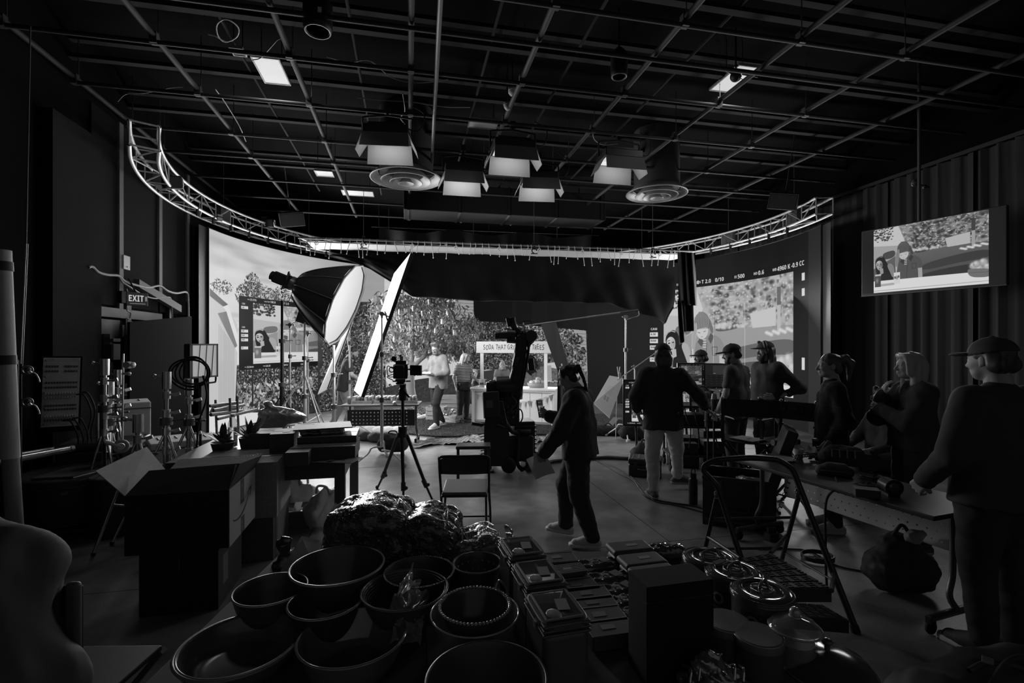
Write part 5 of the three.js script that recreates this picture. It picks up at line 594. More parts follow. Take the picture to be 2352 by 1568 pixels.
{ // microphone boom, its stand, clipped board and low picture monitor behind the capped man
  const a = P(1203, 748, 9.2), b = P(1466, 712, 9.2), t = thing('boom_pole', 'long thin boom pole lying across a tall stand toward the robot', 'boom pole'); obj('thin_section', bar(a, a.clone().lerp(b, .55), .01, .013), M(.3, .4, .4), t); obj('thick_section', bar(a.clone().lerp(b, .55), b, .016, .018), M(.3, .4, .4), t); obj('grip', bar(a.clone().lerp(b, .84), b, .022), M(.1, .7), t); obj('microphone', [bar(a, a.clone().add(V(-.12, .02, 0)), .018), bar(a.clone().add(V(.0, -.01, 0)), a.clone().add(V(0, .06, 0)), .012)], mBlackMetal, t); obj('cable', tube([b, b.clone().add(V(.0, -.1, .02)), P(1450, 730, 9.15), P(1437, 735, 9.2)], .006, 20), M(.4, .6), t);
  stand(1437, 724, 9.2, 'tall stand carrying the boom pole, one tennis-ball foot showing', { cstand: 1, balls: 1, spread: .4, la: 2.0, r: .02, head: 1 });
  stand(1458, 838, 9.8, 'short chrome stand whose long arm clips the foam board', { cstand: 1, head: 1, la: .1, r: .018 });
  const ar = thing('grip_rod', 'long chrome grip arm slanting from the clipped foam board', 'grip arm'); obj('rod', bar(P(1418, 872, 8.9), P(1520, 800, 8.9), .009), M(.7, .3, .8), ar); obj('clamp', [bx(.04, .1, .04, ...P(1424, 862, 8.9).toArray()), bar(P(1421, 866, 8.9), P(1424, 842, 8.9), .008), bar(P(1421, 866, 8.9), P(1418, 842, 8.9), .008)], mSteel, ar);
  const bd = thing('foam_board', 'tilted pale foam board with faint scribbles, clipped beside the boom stand', 'board'); obj('board', slab([P(1364, 925, 8.7), P(1400, 958, 8.4), P(1433, 868, 8.9), P(1400, 862, 9.2)], .03), M(.55, .8, 0, { map: canvas(128, 256, (c) => { c.fillStyle = '#c8c8c8'; c.fillRect(0, 0, 128, 256); c.strokeStyle = '#777'; for (let i = 0; i < 8; i++) { c.beginPath(); c.moveTo(40, 90 + i * 8); c.lineTo(90, 92 + i * 8); c.stroke(); } c.lineWidth = 3; c.strokeRect(52, 170, 8, 22); c.strokeRect(72, 168, 8, 22); }) }), bd); obj('prop', bar(P(1418, 872, 8.95), V(P(1418, 872, 8.95).x, 0, -9.1), .008), mSteel, bd);
  const sb = thing('sandbag', 'black saddle sandbag under the boom stand', 'sandbag', Fl(1452, 1010).setY(.0), .3); obj('bag', fin(nets([C([-.16, .14, 0], [.16, .12, 0], .11, .12, .05), C([-.1, .24, .02], [.1, .22, 0], .07, .08, .05), CUT([0, -1, 0], [0, .004, 0])], .016, .014, 13)), M(.014, .8), sb); obj('strap', tube([[-.06, .3, 0], [0, .36, 0], [.06, .29, 0]], .012, 12), M(.02, .8), sb);
  const bl = thing('sandbag', 'flat black sandbag heap behind the clipped foam board', 'sandbag', Fl(1397, 1000).setY(.0), 0); obj('bag', fin(nets([C([-.22, .1, 0], [.2, .09, 0], .11, .1, .05), CUT([0, -1, 0], [0, .004, 0])], .018, .014, 12)), M(.012, .8), bl); obj('strap', tube([[-.08, .19, 0], [0, .24, 0], [.08, .18, 0]], .012, 12), M(.02, .8), bl);
  const wd = thing('wooden_wedge', 'dark wooden wedge lying on the carpet behind the low monitor', 'wedge', Fl(1420, 985).add(V(0, .04, 0)), .2); obj('block', plate([[-.3, 0], [.3, 0], [.14, .16], [-.1, .2]], .25, .01), M(.1, .8), wd); obj('strap', bx(.05, .01, .27, .02, .2, .12), M(.05, .8), wd);
  const mp = P(1518, 925, 8.0), mon = thing('monitor', 'low wide floor monitor showing the girls inside a black data frame', 'monitor', mp, -.08); obj('casing', bx(1.22, .76, .06, 0, 0, 0, 0, 0, 0, .01), M(.012, .3), mon); obj('screen', sheet(1, 1, (u, v) => V(-.59 + u * 1.18, -.355 + v * .71, .0315)), M(.01, .2, 0, { emissive: new THREE.Color(1, 1, 1), emissiveMap: canvas(768, 462, (c) => hud(c, 0, 0, 768, 462, .12, 190)) }), mon); obj('stand_leg', [bar([-.4, -.38, 0], [-.4, -mp.y, .1], .02), bar([.4, -.38, 0], [.4, -mp.y, .1], .02), bar([-.4, -mp.y + .02, .25], [-.4, -mp.y + .02, -.2], .02), bar([.4, -mp.y + .02, .25], [.4, -mp.y + .02, -.2], .02)], mBlackMetal, mon);
}

darkest = .035;
// ---------- people ----------
const flat = (g, ku, kv) => { const p = g.attributes.position, uv = g.attributes.uv; for (let i = 0; i < p.count; i++) uv.setXY(i, (p.getX(i) + p.getZ(i)) * ku, p.getY(i) * kv); return g; };
const clothes = (root, name, ku, kv) => root.traverse((o) => { if (o.isMesh && o.name === name) flat(o.geometry, ku, kv); });
const wrap = (t) => { t.wrapS = t.wrapT = THREE.RepeatWrapping; return t; };
const tStripe = wrap(canvas(16, 128, (c) => { c.fillStyle = '#dcdcdc'; c.fillRect(0, 0, 16, 128); c.fillStyle = '#1a1a1a'; for (let i = 0; i < 2; i++) c.fillRect(0, i * 64 + 30, 16, 34); }));
const tCheck = wrap(canvas(128, 128, (c) => { c.fillStyle = '#5a5a5a'; c.fillRect(0, 0, 128, 128); c.fillStyle = 'rgba(0,0,0,.55)'; c.fillRect(0, 0, 64, 128); c.fillRect(0, 0, 128, 64); c.fillStyle = 'rgba(220,220,220,.3)'; c.fillRect(92, 0, 6, 128); c.fillRect(0, 92, 128, 6); }));
const tDenim = wrap(canvas(64, 64, (c) => { c.fillStyle = '#b0b0b0'; c.fillRect(0, 0, 64, 64); for (let i = 0; i < 500; i++) { c.fillStyle = gy(rr(60, 220), .35); c.fillRect(rr(0, 64), rr(0, 64), 1, rr(2, 7)); } }));
const FARC = { cell: .019, clothCell: .014, headCell: .008, handCell: .0065 };
{ // walking man with the paper plate
  const x = -1.53, z = -10.2, w = person({ label: 'bearded man in a pale button shirt and dark trousers walking with a paper plate', x, z, y: .03, turn: -.72, h: 1.8, ...FARC, skin: .36, hair: 'tousled', hairA: .1, beard: 1, glasses: 1, head: [.38, .25, 0], girth: 1.02, top: { a: .21, hem: .8, loose: 1.02, fold: .01, sleeve: 1.75, arm: 1.1 }, legs: { mat: M(.036, .95, 0, { phys: 1, specularIntensity: .2 }), loose: 1.02 }, shoes: .55, soles: .7, J: { eL: [.29, 1.13, .02], wL: [.13, 1.07, .25], eR: [-.26, 1.13, .02], wR: [-.24, 1.1, .28], kL: [.1, .52, .14], aL: [.09, .1, .12], kR: [-.1, .5, .0], aR: [-.1, .1, -.2], nL: [0, 1, 0], dL: [-.6, .05, .8], nR: [1, .2, .2], dR: [0, .25, 1] }, curl: { L: .35, R: .9 } });
  const at = (a, b, c) => V(a, b, c).multiplyScalar(w.S).applyAxisAngle(V(0, 1, 0), -.72).add(V(x, .03, z));
  const pl = thing('paper_plate', 'crumpled white paper plate carried by the walking man', 'plate', at(.07, 1.12, .33), -.4); obj('plate', nets([E([0, 0, 0], [.12, .018, .09], .02), E([.05, .012, .02], [.05, .016, .05], .03), E([-.06, .012, .0], [.04, .016, .05], .02)], .01, .009, 22), M(.8, .8), pl);
  const ph = thing('phone', 'dark phone pointed forward by the walking man', 'phone', at(-.23, 1.14, .37), -.72); ph.rotation.x = -.5; obj('case', bx(.035, .13, .014, 0, .03, 0, 0, 0, 0, .005), M(.015, .3), ph); obj('screen', bx(.03, .11, .002, 0, .03, -.008), M(.03, .1), ph);
}
{ const w = person({ label: 'blond woman in a striped short-sleeved sweater with a dark waist pouch at the stand', x: -1.1, z: -11.05, y: .03, turn: .75, h: 1.55, ...FARC, skin: .42, hair: 'shoulder', hairA: .4, girth: .95, head: [.3, .45, 0], top: { mat: M(.95, .85, 0, { map: tStripe }), hem: 1.02, sleeve: .55, loose: .92, arm: 1.05 }, legs: { a: .03, loose: 1.15 }, shoes: .02, J: { eR: [-.25, 1.13, -.05], wR: [-.24, .9, .02], eL: [.26, 1.13, .08], wL: [.24, 1.02, .32], nL: [0, -1, 0] }, curl: { L: .3, R: .5 } }); clothes(w.root, 'shirt', 1, 13); obj('waist_pouch', [fin(nets([C([-.12, .95, .08], [.12, .95, .08], .07, .07, .03), C([-.1, .86, .1], [.1, .86, .1], .06, .06, .03), CUT([0, 1, 0], [0, 1.0, 0])], .014, .008, 18)), torus(.15, .016, 0, .98, 0, 1.57)], M(.03, .6), w.root); }
{ const w = person({ label: 'crew man in a black T-shirt bending over behind the white boards', x: -3.32, z: -9.7, turn: 1.95, h: 1.76, ...FARC, skin: .34, hair: 'short', hairA: .04, beard: 1, lean: [.18, 0, 0], head: [.3, -.4, 0], girth: 1.02, top: { a: .02, sleeve: .6, hem: .84 }, legs: { a: .24, loose: 1.02 }, shoes: .03, J: { eR: [-.26, 1.16, .14], wR: [-.18, 1.02, .34], eL: [.26, 1.16, .14], wL: [.15, 1.02, .36], kR: [-.12, .5, .1], aR: [-.12, .1, .1], kL: [.1, .5, -.06], aL: [.1, .12, -.25] } }); }
person({ label: 'small blond girl with bowed head standing behind the stand counter', x: -.24, z: -11.75, y: .03, turn: .1, h: 1.36, ...FARC, skin: .45, hair: 'bun', hairA: .32, head: [.6, 0, 0], girth: .86, top: { a: .2, sleeve: .5, hem: .86 }, legs: { a: .1 }, shoes: .2, J: { eL: [.24, 1.14, .08], wL: [.12, 1.0, .25], eR: [-.24, 1.14, .08], wR: [-.12, 1.0, .25] } });
{ const w = person({ label: 'long-haired crouching woman in patterned clothes at the end of the stand', x: -.93, z: -11.75, y: .03, turn: 1.6, h: 1.62, ...FARC, skin: .34, hair: 'long', hairA: .05, lift: -.5, head: [.15, -.2, 0], lean: [.2, 0, 0], girth: .9, top: { mat: M(.6, .85, 0, { map: tCheck }), sleeve: 1.9, hem: .86 }, legs: { a: .12 }, shoes: .1, J: { kL: [.12, .5, .4], aL: [.12, .09, .12], kR: [-.12, .5, .38], aR: [-.12, .09, .1], eL: [.25, .72, .2], wL: [.14, .62, .4], eR: [-.25, .72, .2], wR: [-.14, .62, .4] } }); clothes(w.root, 'shirt', 4, 4); }
{ // walking woman with the phone
  const x = .6, z = -4.36, T = -1.95, w = person({ label: 'woman with a black braid, all in black, walking while reading a phone', x, z, turn: T, h: 1.6, cell: .013, clothCell: .01, headCell: .005, handCell: .0045, skin: .3, hair: 'braid', hairA: .012, head: [.42, 0, 0], lean: [.05, 0, 0], girth: 1.0, top: { name: 'jacket', a: .012, hem: .84, loose: 1.22, arm: 1.45, fold: .008, pad: .014 }, legs: { a: .012, loose: 1.25, fold: .009 }, shoes: .5, soles: .7, hightop: 1, J: { aL: [.11, .1, -.15], kL: [.11, .5, -.02], aR: [-.12, .11, .17], kR: [-.11, .52, .17], eR: [-.26, 1.13, .16], wR: [-.1, 1.19, .34], eL: [.3, 1.13, .1], wL: [.27, .9, .27], nR: [.6, 0, -.8], dR: [.35, .55, .7], nL: [-1, 0, .1], dL: [-.1, -.7, .7] }, curl: { L: .8, R: .85 } });
  const at = (a, b, c) => V(a, b, c).multiplyScalar(w.S).applyAxisAngle(V(0, 1, 0), T).add(V(x, 0, z));
  const ph = thing('phone', 'phone held up with a lit screen by the braided woman', 'phone', at(-.06, 1.27, .42), T + Math.PI - .35); ph.rotation.x = -.35; ph.rotation.z = .22; obj('case', bx(.085, .165, .011, 0, 0, 0, 0, 0, 0, .006), M(.012, .3), ph); obj('screen', sheet(1, 1, (u, v) => V(-.038 + u * .076, -.076 + v * .152, .0062)), M(.01, .15, 0, { emissive: new THREE.Color(1, 1, 1), emissiveMap: canvas(96, 192, (c) => { c.fillStyle = gy(40); c.fillRect(0, 0, 96, 192); feed(c, 4, 60, 88, 70, 0); c.fillStyle = gy(120); c.fillRect(10, 20, 50, 6); c.fillRect(10, 150, 70, 5); }), emissiveIntensity: .7 }), ph);
  for (const [i, [a, b, c, rx, ry, rz, wd]] of [[.25, .83, .36, .3, 1.1, .3, .15], [.24, .78, .33, -.7, .4, .2, .19]].entries()) { const p = thing('paper', ['narrow folded white paper in the braided woman’s lower hand', 'larger loose white paper dangling from the braided woman’s hand'][i], 'paper', at(a, b, c), 0); obj('paper_sheet', sheet(6, 8, (u, v) => V((u - .5) * wd, (v - .6) * .2, .02 * Math.sin(u * 3) + .01 * v)).rotateX(rx).rotateY(ry).rotateZ(rz), M(.6, .85), p); }
}
{ const x = 1.72, z = -5.6, T = 2.92, w = person({ label: 'big man in backward black cap, dark overshirt and pale khakis, seen from behind', x, z, turn: T, h: 1.77, cell: .015, clothCell: .011, headCell: .006, handCell: .005, skin: .3, hair: 'nape', hairA: .08, cap: 1, capA: .03, girth: 1.08, shoulders: .18, head: [.1, .1, 0], top: { name: 'overshirt', a: .014, hem: .79, loose: 1.02, fold: .01, arm: 1.2, sleeve: 1.7, pad: .0 }, legs: { a: .6, loose: 1.06, fold: .01, len: .93 }, shoes: .1, soles: .4, J: { aR: [-.2, .15, .42], kR: [-.17, .53, .26], fR: [-.95, 0, .25], aL: [.1, .09, -.02], kL: [.11, .5, .02], fL: [.25, 0, 1], eR: [-.38, 1.16, .03], wR: [-.5, .98, .17], eL: [.31, 1.15, -.05], wL: [.27, .93, .1], dR: [-.7, -.3, .6], nR: [0, -1, .2] }, curl: { R: .7, L: .6 } });
  const at = (a, b, c) => V(a, b, c).multiplyScalar(w.S).applyAxisAngle(V(0, 1, 0), T).add(V(x, 0, z)); const p = thing('paper', 'folded white paper held low in the capped man’s outstretched hand', 'paper', at(-.62, .93, .3), -.3); obj('paper_sheet', sheet(6, 4, (u, v) => V((u - .3) * .26, -.05 * u + .015 * Math.sin(u * 3), (v - .5) * .14)), M(.7, .85), p); }
const MIDC = { cell: .016, clothCell: .012, headCell: .006, handCell: .0055 };
person({ label: 'man in a grey T-shirt and black cap, turned away before the monitors', x: 2.87, z: -6.3, turn: -2.45, h: 1.77, ...MIDC, skin: .36, hair: 'short', hairA: .03, beard: 1, cap: 1, capA: .012, head: [.2, .62, 0], girth: 1.02, top: { a: .075, sleeve: .62, hem: .82, fold: .008 }, legs: { a: .012 }, shoes: .4, soles: .6, J: { eL: [.27, 1.13, .0], wL: [.24, .9, .12] } });
person({ label: 'long-haired bearded man in black cap and jacket, hand on hip', x: 3.5, z: -6.75, turn: -1.2, h: 1.8, ...MIDC, skin: .36, hair: 'long', hairA: .06, beard: 2, cap: 1, capA: .015, head: [.05, -.2, 0], girth: 1.05, top: { name: 'jacket', a: .014, sleeve: 1.55, hem: .82, fold: .009, arm: 1.15 }, legs: { a: .012 }, shoes: .4, soles: .6, J: { eL: [.31, 1.14, -.24], wL: [.18, 1.03, .03], dL: [-.3, .05, .9], nL: [-1, 0, -.2] }, curl: { L: .25 } });
person({ label: 'dark-bearded man in a flat-brimmed cap peering from behind the paired monitors', x: 3.05, z: -7.9, turn: -1.35, h: 1.67, ...MIDC, skin: .26, hair: 'short', hairA: .02, beard: 1, cap: 1, capA: .012, head: [.05, 0, 0], top: { a: .02 }, legs: { a: .02 } });
{ const w = person({ label: 'woman with a ponytail and checked flannel shirt standing by the chairs', x: 3.02, z: -4.65, turn: -1.95, h: 1.67, ...MIDC, skin: .34, hair: 'ponytail', hairA: .07, head: [.02, .2, 0], girth: 1.0, top: { mat: M(.13, .85, 0, { map: tCheck }), hem: .8, fold: .009, arm: 1.12, loose: 1.05 }, legs: { a: .015 }, shoes: .4, soles: .5, J: { eL: [.29, 1.13, -.06], wL: [.22, .92, .06] } }); clothes(w.root, 'shirt', 5, 5); }
{ const w = person({ label: 'seated long-haired person with glasses among the standing women', x: 4.02, z: -5.3, turn: -1.45, h: 1.72, ...MIDC, skin: .38, hair: 'long', hairA: .02, glasses: 1, lift: -.43, head: [0, 0, 0], girth: 1, top: { a: .014 }, legs: { a: .014 }, J: { kL: [.12, .55, .42], aL: [.12, .1, .45], kR: [-.12, .55, .42], aR: [-.12, .1, .45], eL: [.27, .74, .08], wL: [.16, .66, .3], eR: [-.27, .74, .08], wR: [-.16, .66, .3] } });
  const c = thing('chair', 'dark low chair under the seated person with glasses', 'chair', [4.04, 0, -5.3], -1.45); obj('seat', bx(.46, .05, .46, 0, .38, -.0, 0, 0, 0, .02), mDark, c); obj('backrest', bx(.44, .4, .04, 0, .75, -.27, .15, 0, 0, .02), mDark, c); for (const a of [-1, 1]) for (const b of [-1, 1]) obj('leg', bar([a * .2, .36, b * .2], [a * .22, 0, b * .23], .014), mBlackMetal, c); for (const a of [-1, 1]) obj('back_post', bar([a * .19, .38, -.22], [a * .19, .9, -.3], .013), mBlackMetal, c); }
person({ label: 'blond woman in a denim jacket standing with folded arms, fingers at her collar', x: 3.42, z: -4.2, turn: -1.75, h: 1.69, ...MIDC, skin: .4, hair: 'shoulder', hairA: .4, head: [0, -.05, 0], top: { name: 'denim_jacket', mat: M(.1, .85, 0, { map: tDenim }), hem: .9, loose: 1.14, arm: 1.28, fold: .01, pad: .01 }, legs: { a: .01, loose: 1.1 }, shoes: .05, J: { eL: [.25, 1.14, .16], wL: [-.02, 1.24, .25], eR: [-.22, 1.14, .18], wR: [-.06, 1.36, .2], dL: [-1, .2, .1], dR: [.2, 1, -.1], nR: [.2, 0, -1], nL: [0, 0, -1] }, curl: { L: .4, R: .6 } });
person({ label: 'tall man in a dark sweater, cap and jeans, back turned, nearest the drapes', x: 2.74, z: -2.78, turn: -3.0, h: 1.79, cell: .013, clothCell: .01, headCell: .005, handCell: .005, skin: .3, hair: 'short', hairA: .03, cap: 1, capA: .03, head: [.05, .1, 0], girth: 1.12, shoulders: .185, top: { name: 'sweater', a: .022, hem: .84, loose: 1.08, arm: 1.25, fold: .006, pad: .01 }, legs: { mat: M(.05, .85, 0, { map: tDenim }), loose: 1.1, fold: .008 }, shoes: .02, soles: .6, J: { eL: [.3, 1.13, -.02], wL: [.27, .93, .17] }, curl: { L: .8 } });

darkest = 0;
const mPit = M(.0025, 1, 0, { phys: 1, specularIntensity: .1 });
darkest = .02;
// ---------- along the battened wall ----------
const onLeft = (px, y, out = 0) => { const x = (px - CX) / FX, d = -(L0 + out) / -(x * .978 + .206) * 1; return P(px, HY, Math.abs(d)).setY(y); };
const yAt = (p, py) => EYE + (HY - py) / FX * -p.z;
{ // EXIT sign
  const p = onLeft(314, 0, .3); p.y = yAt(p, 687); const t = thing('exit_sign', 'lit EXIT sign hung from the ledge over the dark doorway', 'sign', p, .95); t.scale.setScalar(.85); obj('housing', bx(.3, .22, .05, 0, 0, 0, 0, 0, 0, .008), M(.03, .5), t);
  obj('lit_lettering', sheet(1, 1, (u, v) => V(-.145 + u * .29, -.105 + v * .21, .0265)), M(.02, .4, 0, { emissive: new THREE.Color(1, 1, 1), emissiveMap: canvas(256, 186, (c) => { c.fillStyle = gy(26); c.fillRect(0, 0, 256, 186); c.fillStyle = gy(190); c.font = 'bold 116px sans-serif'; c.save(); c.scale(.78, 1.1); c.fillText('EXIT', 22, 116); c.restore(); for (let i = 0; i < 5; i++) c.fillRect(226, 52 + i * 14, 22, 6); c.fillStyle = gy(140); c.fillRect(40, 156, 190, 7); }) }), t); obj('side_box', bx(.09, .2, .1, -.19, .02, -.02, 0, .3, 0, .01), M(.012, .5), t); obj('bracket', bar([0, .1, -.02], [-.05, .35, -.2], .012), mBlackMetal, t); areaLight(.5, .26, .18, p.clone().add(V(.05, 0, .04)), p.clone().add(V(2, -.2, 1.6)));
}
{ const mk = (px, py, w, h, out, label, name, a, cat) => { const p = onLeft(px, 0, out); p.y = yAt(p, py); const t = thing(name, label, cat, p, ROOM + 1.571); obj('plate', bx(w, h, .03, 0, 0, 0, 0, 0, 0, .004), M(a, .5), t); return t; };
  const b = mk(289, 603, .17, .2, .06, 'pale square blank box screwed between two battens', 'wall_box', .35, 'box'); obj('screw', ball(.008, 0, -.06, .016), M(.05, .4), b);
  const f = mk(287, 760, .2, .17, .14, 'fire extinguisher sign with a pictogram under the EXIT sign', 'extinguisher_sign', .03, 'sign'); obj('pictogram', sheet(1, 1, (u, v) => V(-.09 + u * .18, -.075 + v * .15, .017)), M(1, .6, 0, { map: canvas(96, 80, (c) => { c.fillStyle = '#222'; c.fillRect(0, 0, 96, 80); c.fillStyle = '#777'; c.fillRect(0, 0, 12, 80); c.fillRect(84, 0, 8, 80); c.strokeStyle = '#999'; c.lineWidth = 3; c.strokeRect(40, 30, 16, 26); c.beginPath(); c.moveTo(32, 40); c.lineTo(32, 58); c.lineTo(48, 72); c.lineTo(64, 58); c.lineTo(64, 40); c.stroke(); c.fillRect(24, 14, 48, 4); }) }), f);
  for (const [px, py, w, h, a, label] of [[219, 778, .1, .045, .3, 'upper small pale notice on the dark door'], [218, 794, .1, .075, .4, 'lower small pale notice on the dark door'], [266, 781, .17, .045, .1, 'dim strip notice above the dim poster'], [266, 808, .17, .22, .12, 'dim square poster beside the door']]) { const n = mk(px, py, w, h, .06, label, 'notice', a, 'notice'); n.children[0].name = 'paper'; }
  const cab = (pts, r, label) => tag(obj('wall_cable', tube(pts.map(([px, py]) => { const p = onLeft(px, 0, .16); p.y = yAt(p, py); return p; }), r, 60), M(.3, .6)), label, 'cable', 'cables draped along the battened wall');
  cab([[203, 614], [212, 612], [226, 625], [248, 631], [272, 633], [285, 645], [310, 654], [340, 660], [366, 656], [385, 668], [405, 673], [428, 671], [432, 690], [433, 732]], .018, 'pale cable bundle draped in waves along the battened wall'); cab([[274, 635], [282, 648], [300, 660], [330, 678], [355, 685], [385, 682], [393, 690], [396, 732]], .012, 'second cable sagging in front of the EXIT sign'); cab([[290, 663], [296, 680], [291, 710], [300, 718], [297, 733], [290, 735], [294, 800], [288, 850]], .009, 'thin dark cable dropping past the extinguisher sign');
}
{ // pale tube and thin rod at the near end of the wall
  const t = thing('cardboard_tube', 'long pale tube with dark tape bands standing on end against the wall', 'tube'); const a = P(24, 1052, 3.6), b = P(6, 575, 3.6); obj('tube_body', bar(a, b, .055, .05, 20), M(.45, .7), t); for (const k of [.47, .92]) obj('tape_band', bar(a.clone().lerp(b, k - .02), a.clone().lerp(b, k + .025), .0565, .0555, 20), M(.03, .6), t); obj('foot', bar(a, V(a.x + .06, 0, a.z), .05, .05, 12), M(.2, .7), t);
  const r = thing('chain_hoist_line', 'thin slack double line hanging beside the pale tube', 'cord'); obj('line', bar(P(60, 560, 4.6), P(47, 835, 4.6), .006), M(.3, .5), r); obj('line_return', bar(P(64, 560, 4.6), P(51, 845, 4.6), .005), M(.3, .5), r); obj('drop', bar(P(60, 560, 4.6), P(70, 60, 4.6), .006), M(.06, .6), r); obj('drop_tail', bar(P(49, 840, 4.6), P(49, 1120, 4.6), .005), M(.06, .6), r);
  for (const [y, label] of [[850, 'upper metal clamp with bent handle beside the patch panel'], [924, 'lower metal clamp with bent handle beside the patch panel']]) { const p = P(62, y, 4.55), c = thing('clamp', label, 'clamp', p, .5, 'clamps beside the patch panel'); c.scale.setScalar(.8); obj('jaw', [torus(.045, .014, 0, 0, 0, 0, .4), ball(.03, .01, .01, 0)], M(.12, .4, .5), c); obj('lever', [tube([[.02, -.02, 0], [.07, -.04, 0], [.1, -.1, 0], [.11, -.14, .01]], .009, 20), bx(.03, .03, .03, .03, -.02, .02, 0, 0, .6)], mSteel, c); obj('rail', bar([-.09, .12, -.03], [-.09, -.35, -.03], .012), mBlackMetal, c); }
}
{ // patch-panel rack on a sloping desk case
  const p = P(140, 900, 5.2), t = thing('patch_bay', 'grey patch bay face with rows of sockets and plugged black cables', 'panel', p, .8); t.rotation.x = -.04; t.scale.setScalar(1.0); const w = .29, tex = canvas(256, 640, (c) => { c.fillStyle = '#8a8a8a'; c.fillRect(0, 0, 256, 640); c.strokeStyle = '#555'; c.lineWidth = 2; c.strokeRect(22, 24, 222, 236); c.strokeRect(22, 276, 222, 70); c.strokeRect(22, 366, 222, 230); c.fillStyle = '#444'; c.font = 'bold 11px sans-serif'; c.fillText('AUDIO', 40, 16); c.fillText('2025', 200, 16); });
  obj('panel_face', [bx(w, .72, .02, 0, 0, 0, 0, 0, 0, .003)], M(.5, .45, .5), t); obj('panel_print', sheet(1, 1, (u, v) => V(-w / 2 + u * w, -.355 + v * .71, .0112)), M(1, .5, .3, { map: tex }), t); obj('rack_case', bx(w + .05, .8, .3, 0, -.02, -.17, 0, 0, 0, .01), mBlack, t);
  const rows = [.27, .22, .1, .05, -.01, -.05, -.14, -.18, -.25, -.29]; rows.forEach((y, r) => { for (let i = 0; i < 12; i++) { const x = -.118 + i * .0215; if (r < 2 && (i === 5 || i === 6)) continue; obj(r === 4 || r === 5 || r === 8 ? 'plug' : 'socket', r === 4 || r === 5 || r === 8 ? bar([x, y, .01], [x, y - .006, .045], .0075) : bx(.013, .02, .008, x, y, .014), r === 4 || r === 5 || r === 8 ? M(.6, .3, .7) : M(.012, .4), t); } });
  for (const [x, y] of [[.15, -.01], [.12, -.03], [.1, -.28], [.06, -.3], [.02, -.3]]) obj('cable', tube([[x, y, .03], [x + .06, y - .01, .12], [x + .12, y - .2, .14], [x + .1, y - .45, .08], [x + .16, -.8, .1]], .008, 30), mRubber, t); for (let i = 0; i < 5; i++) obj('side_screw', ball(.008, -w / 2 + .02, .33 - i * .165, .012), M(.15, .4, .6), t);
  const d = thing('sloped_case', 'dark sloping wheeled case under the patch panel', 'case', [p.x - .0, 0, p.z - .1], .62); d.scale.set(.5, .9, .5); obj('case_body', plate([[-.35, .1], [.6, .1], [.5, .72], [-.35, .5]], .62, .01).translate(0, 0, -.4), M(.02, .7), d); for (const x of [-.28, .5]) for (const z of [-.3, .15]) obj('caster', [lathe([[0, -.02], [.045, -.02], [.05, 0], [.045, .02], [0, .02]], 16).rotateZ(1.57).translate(x, .05, z), bx(.04, .06, .06, x, .09, z)], mRubber, d);
}
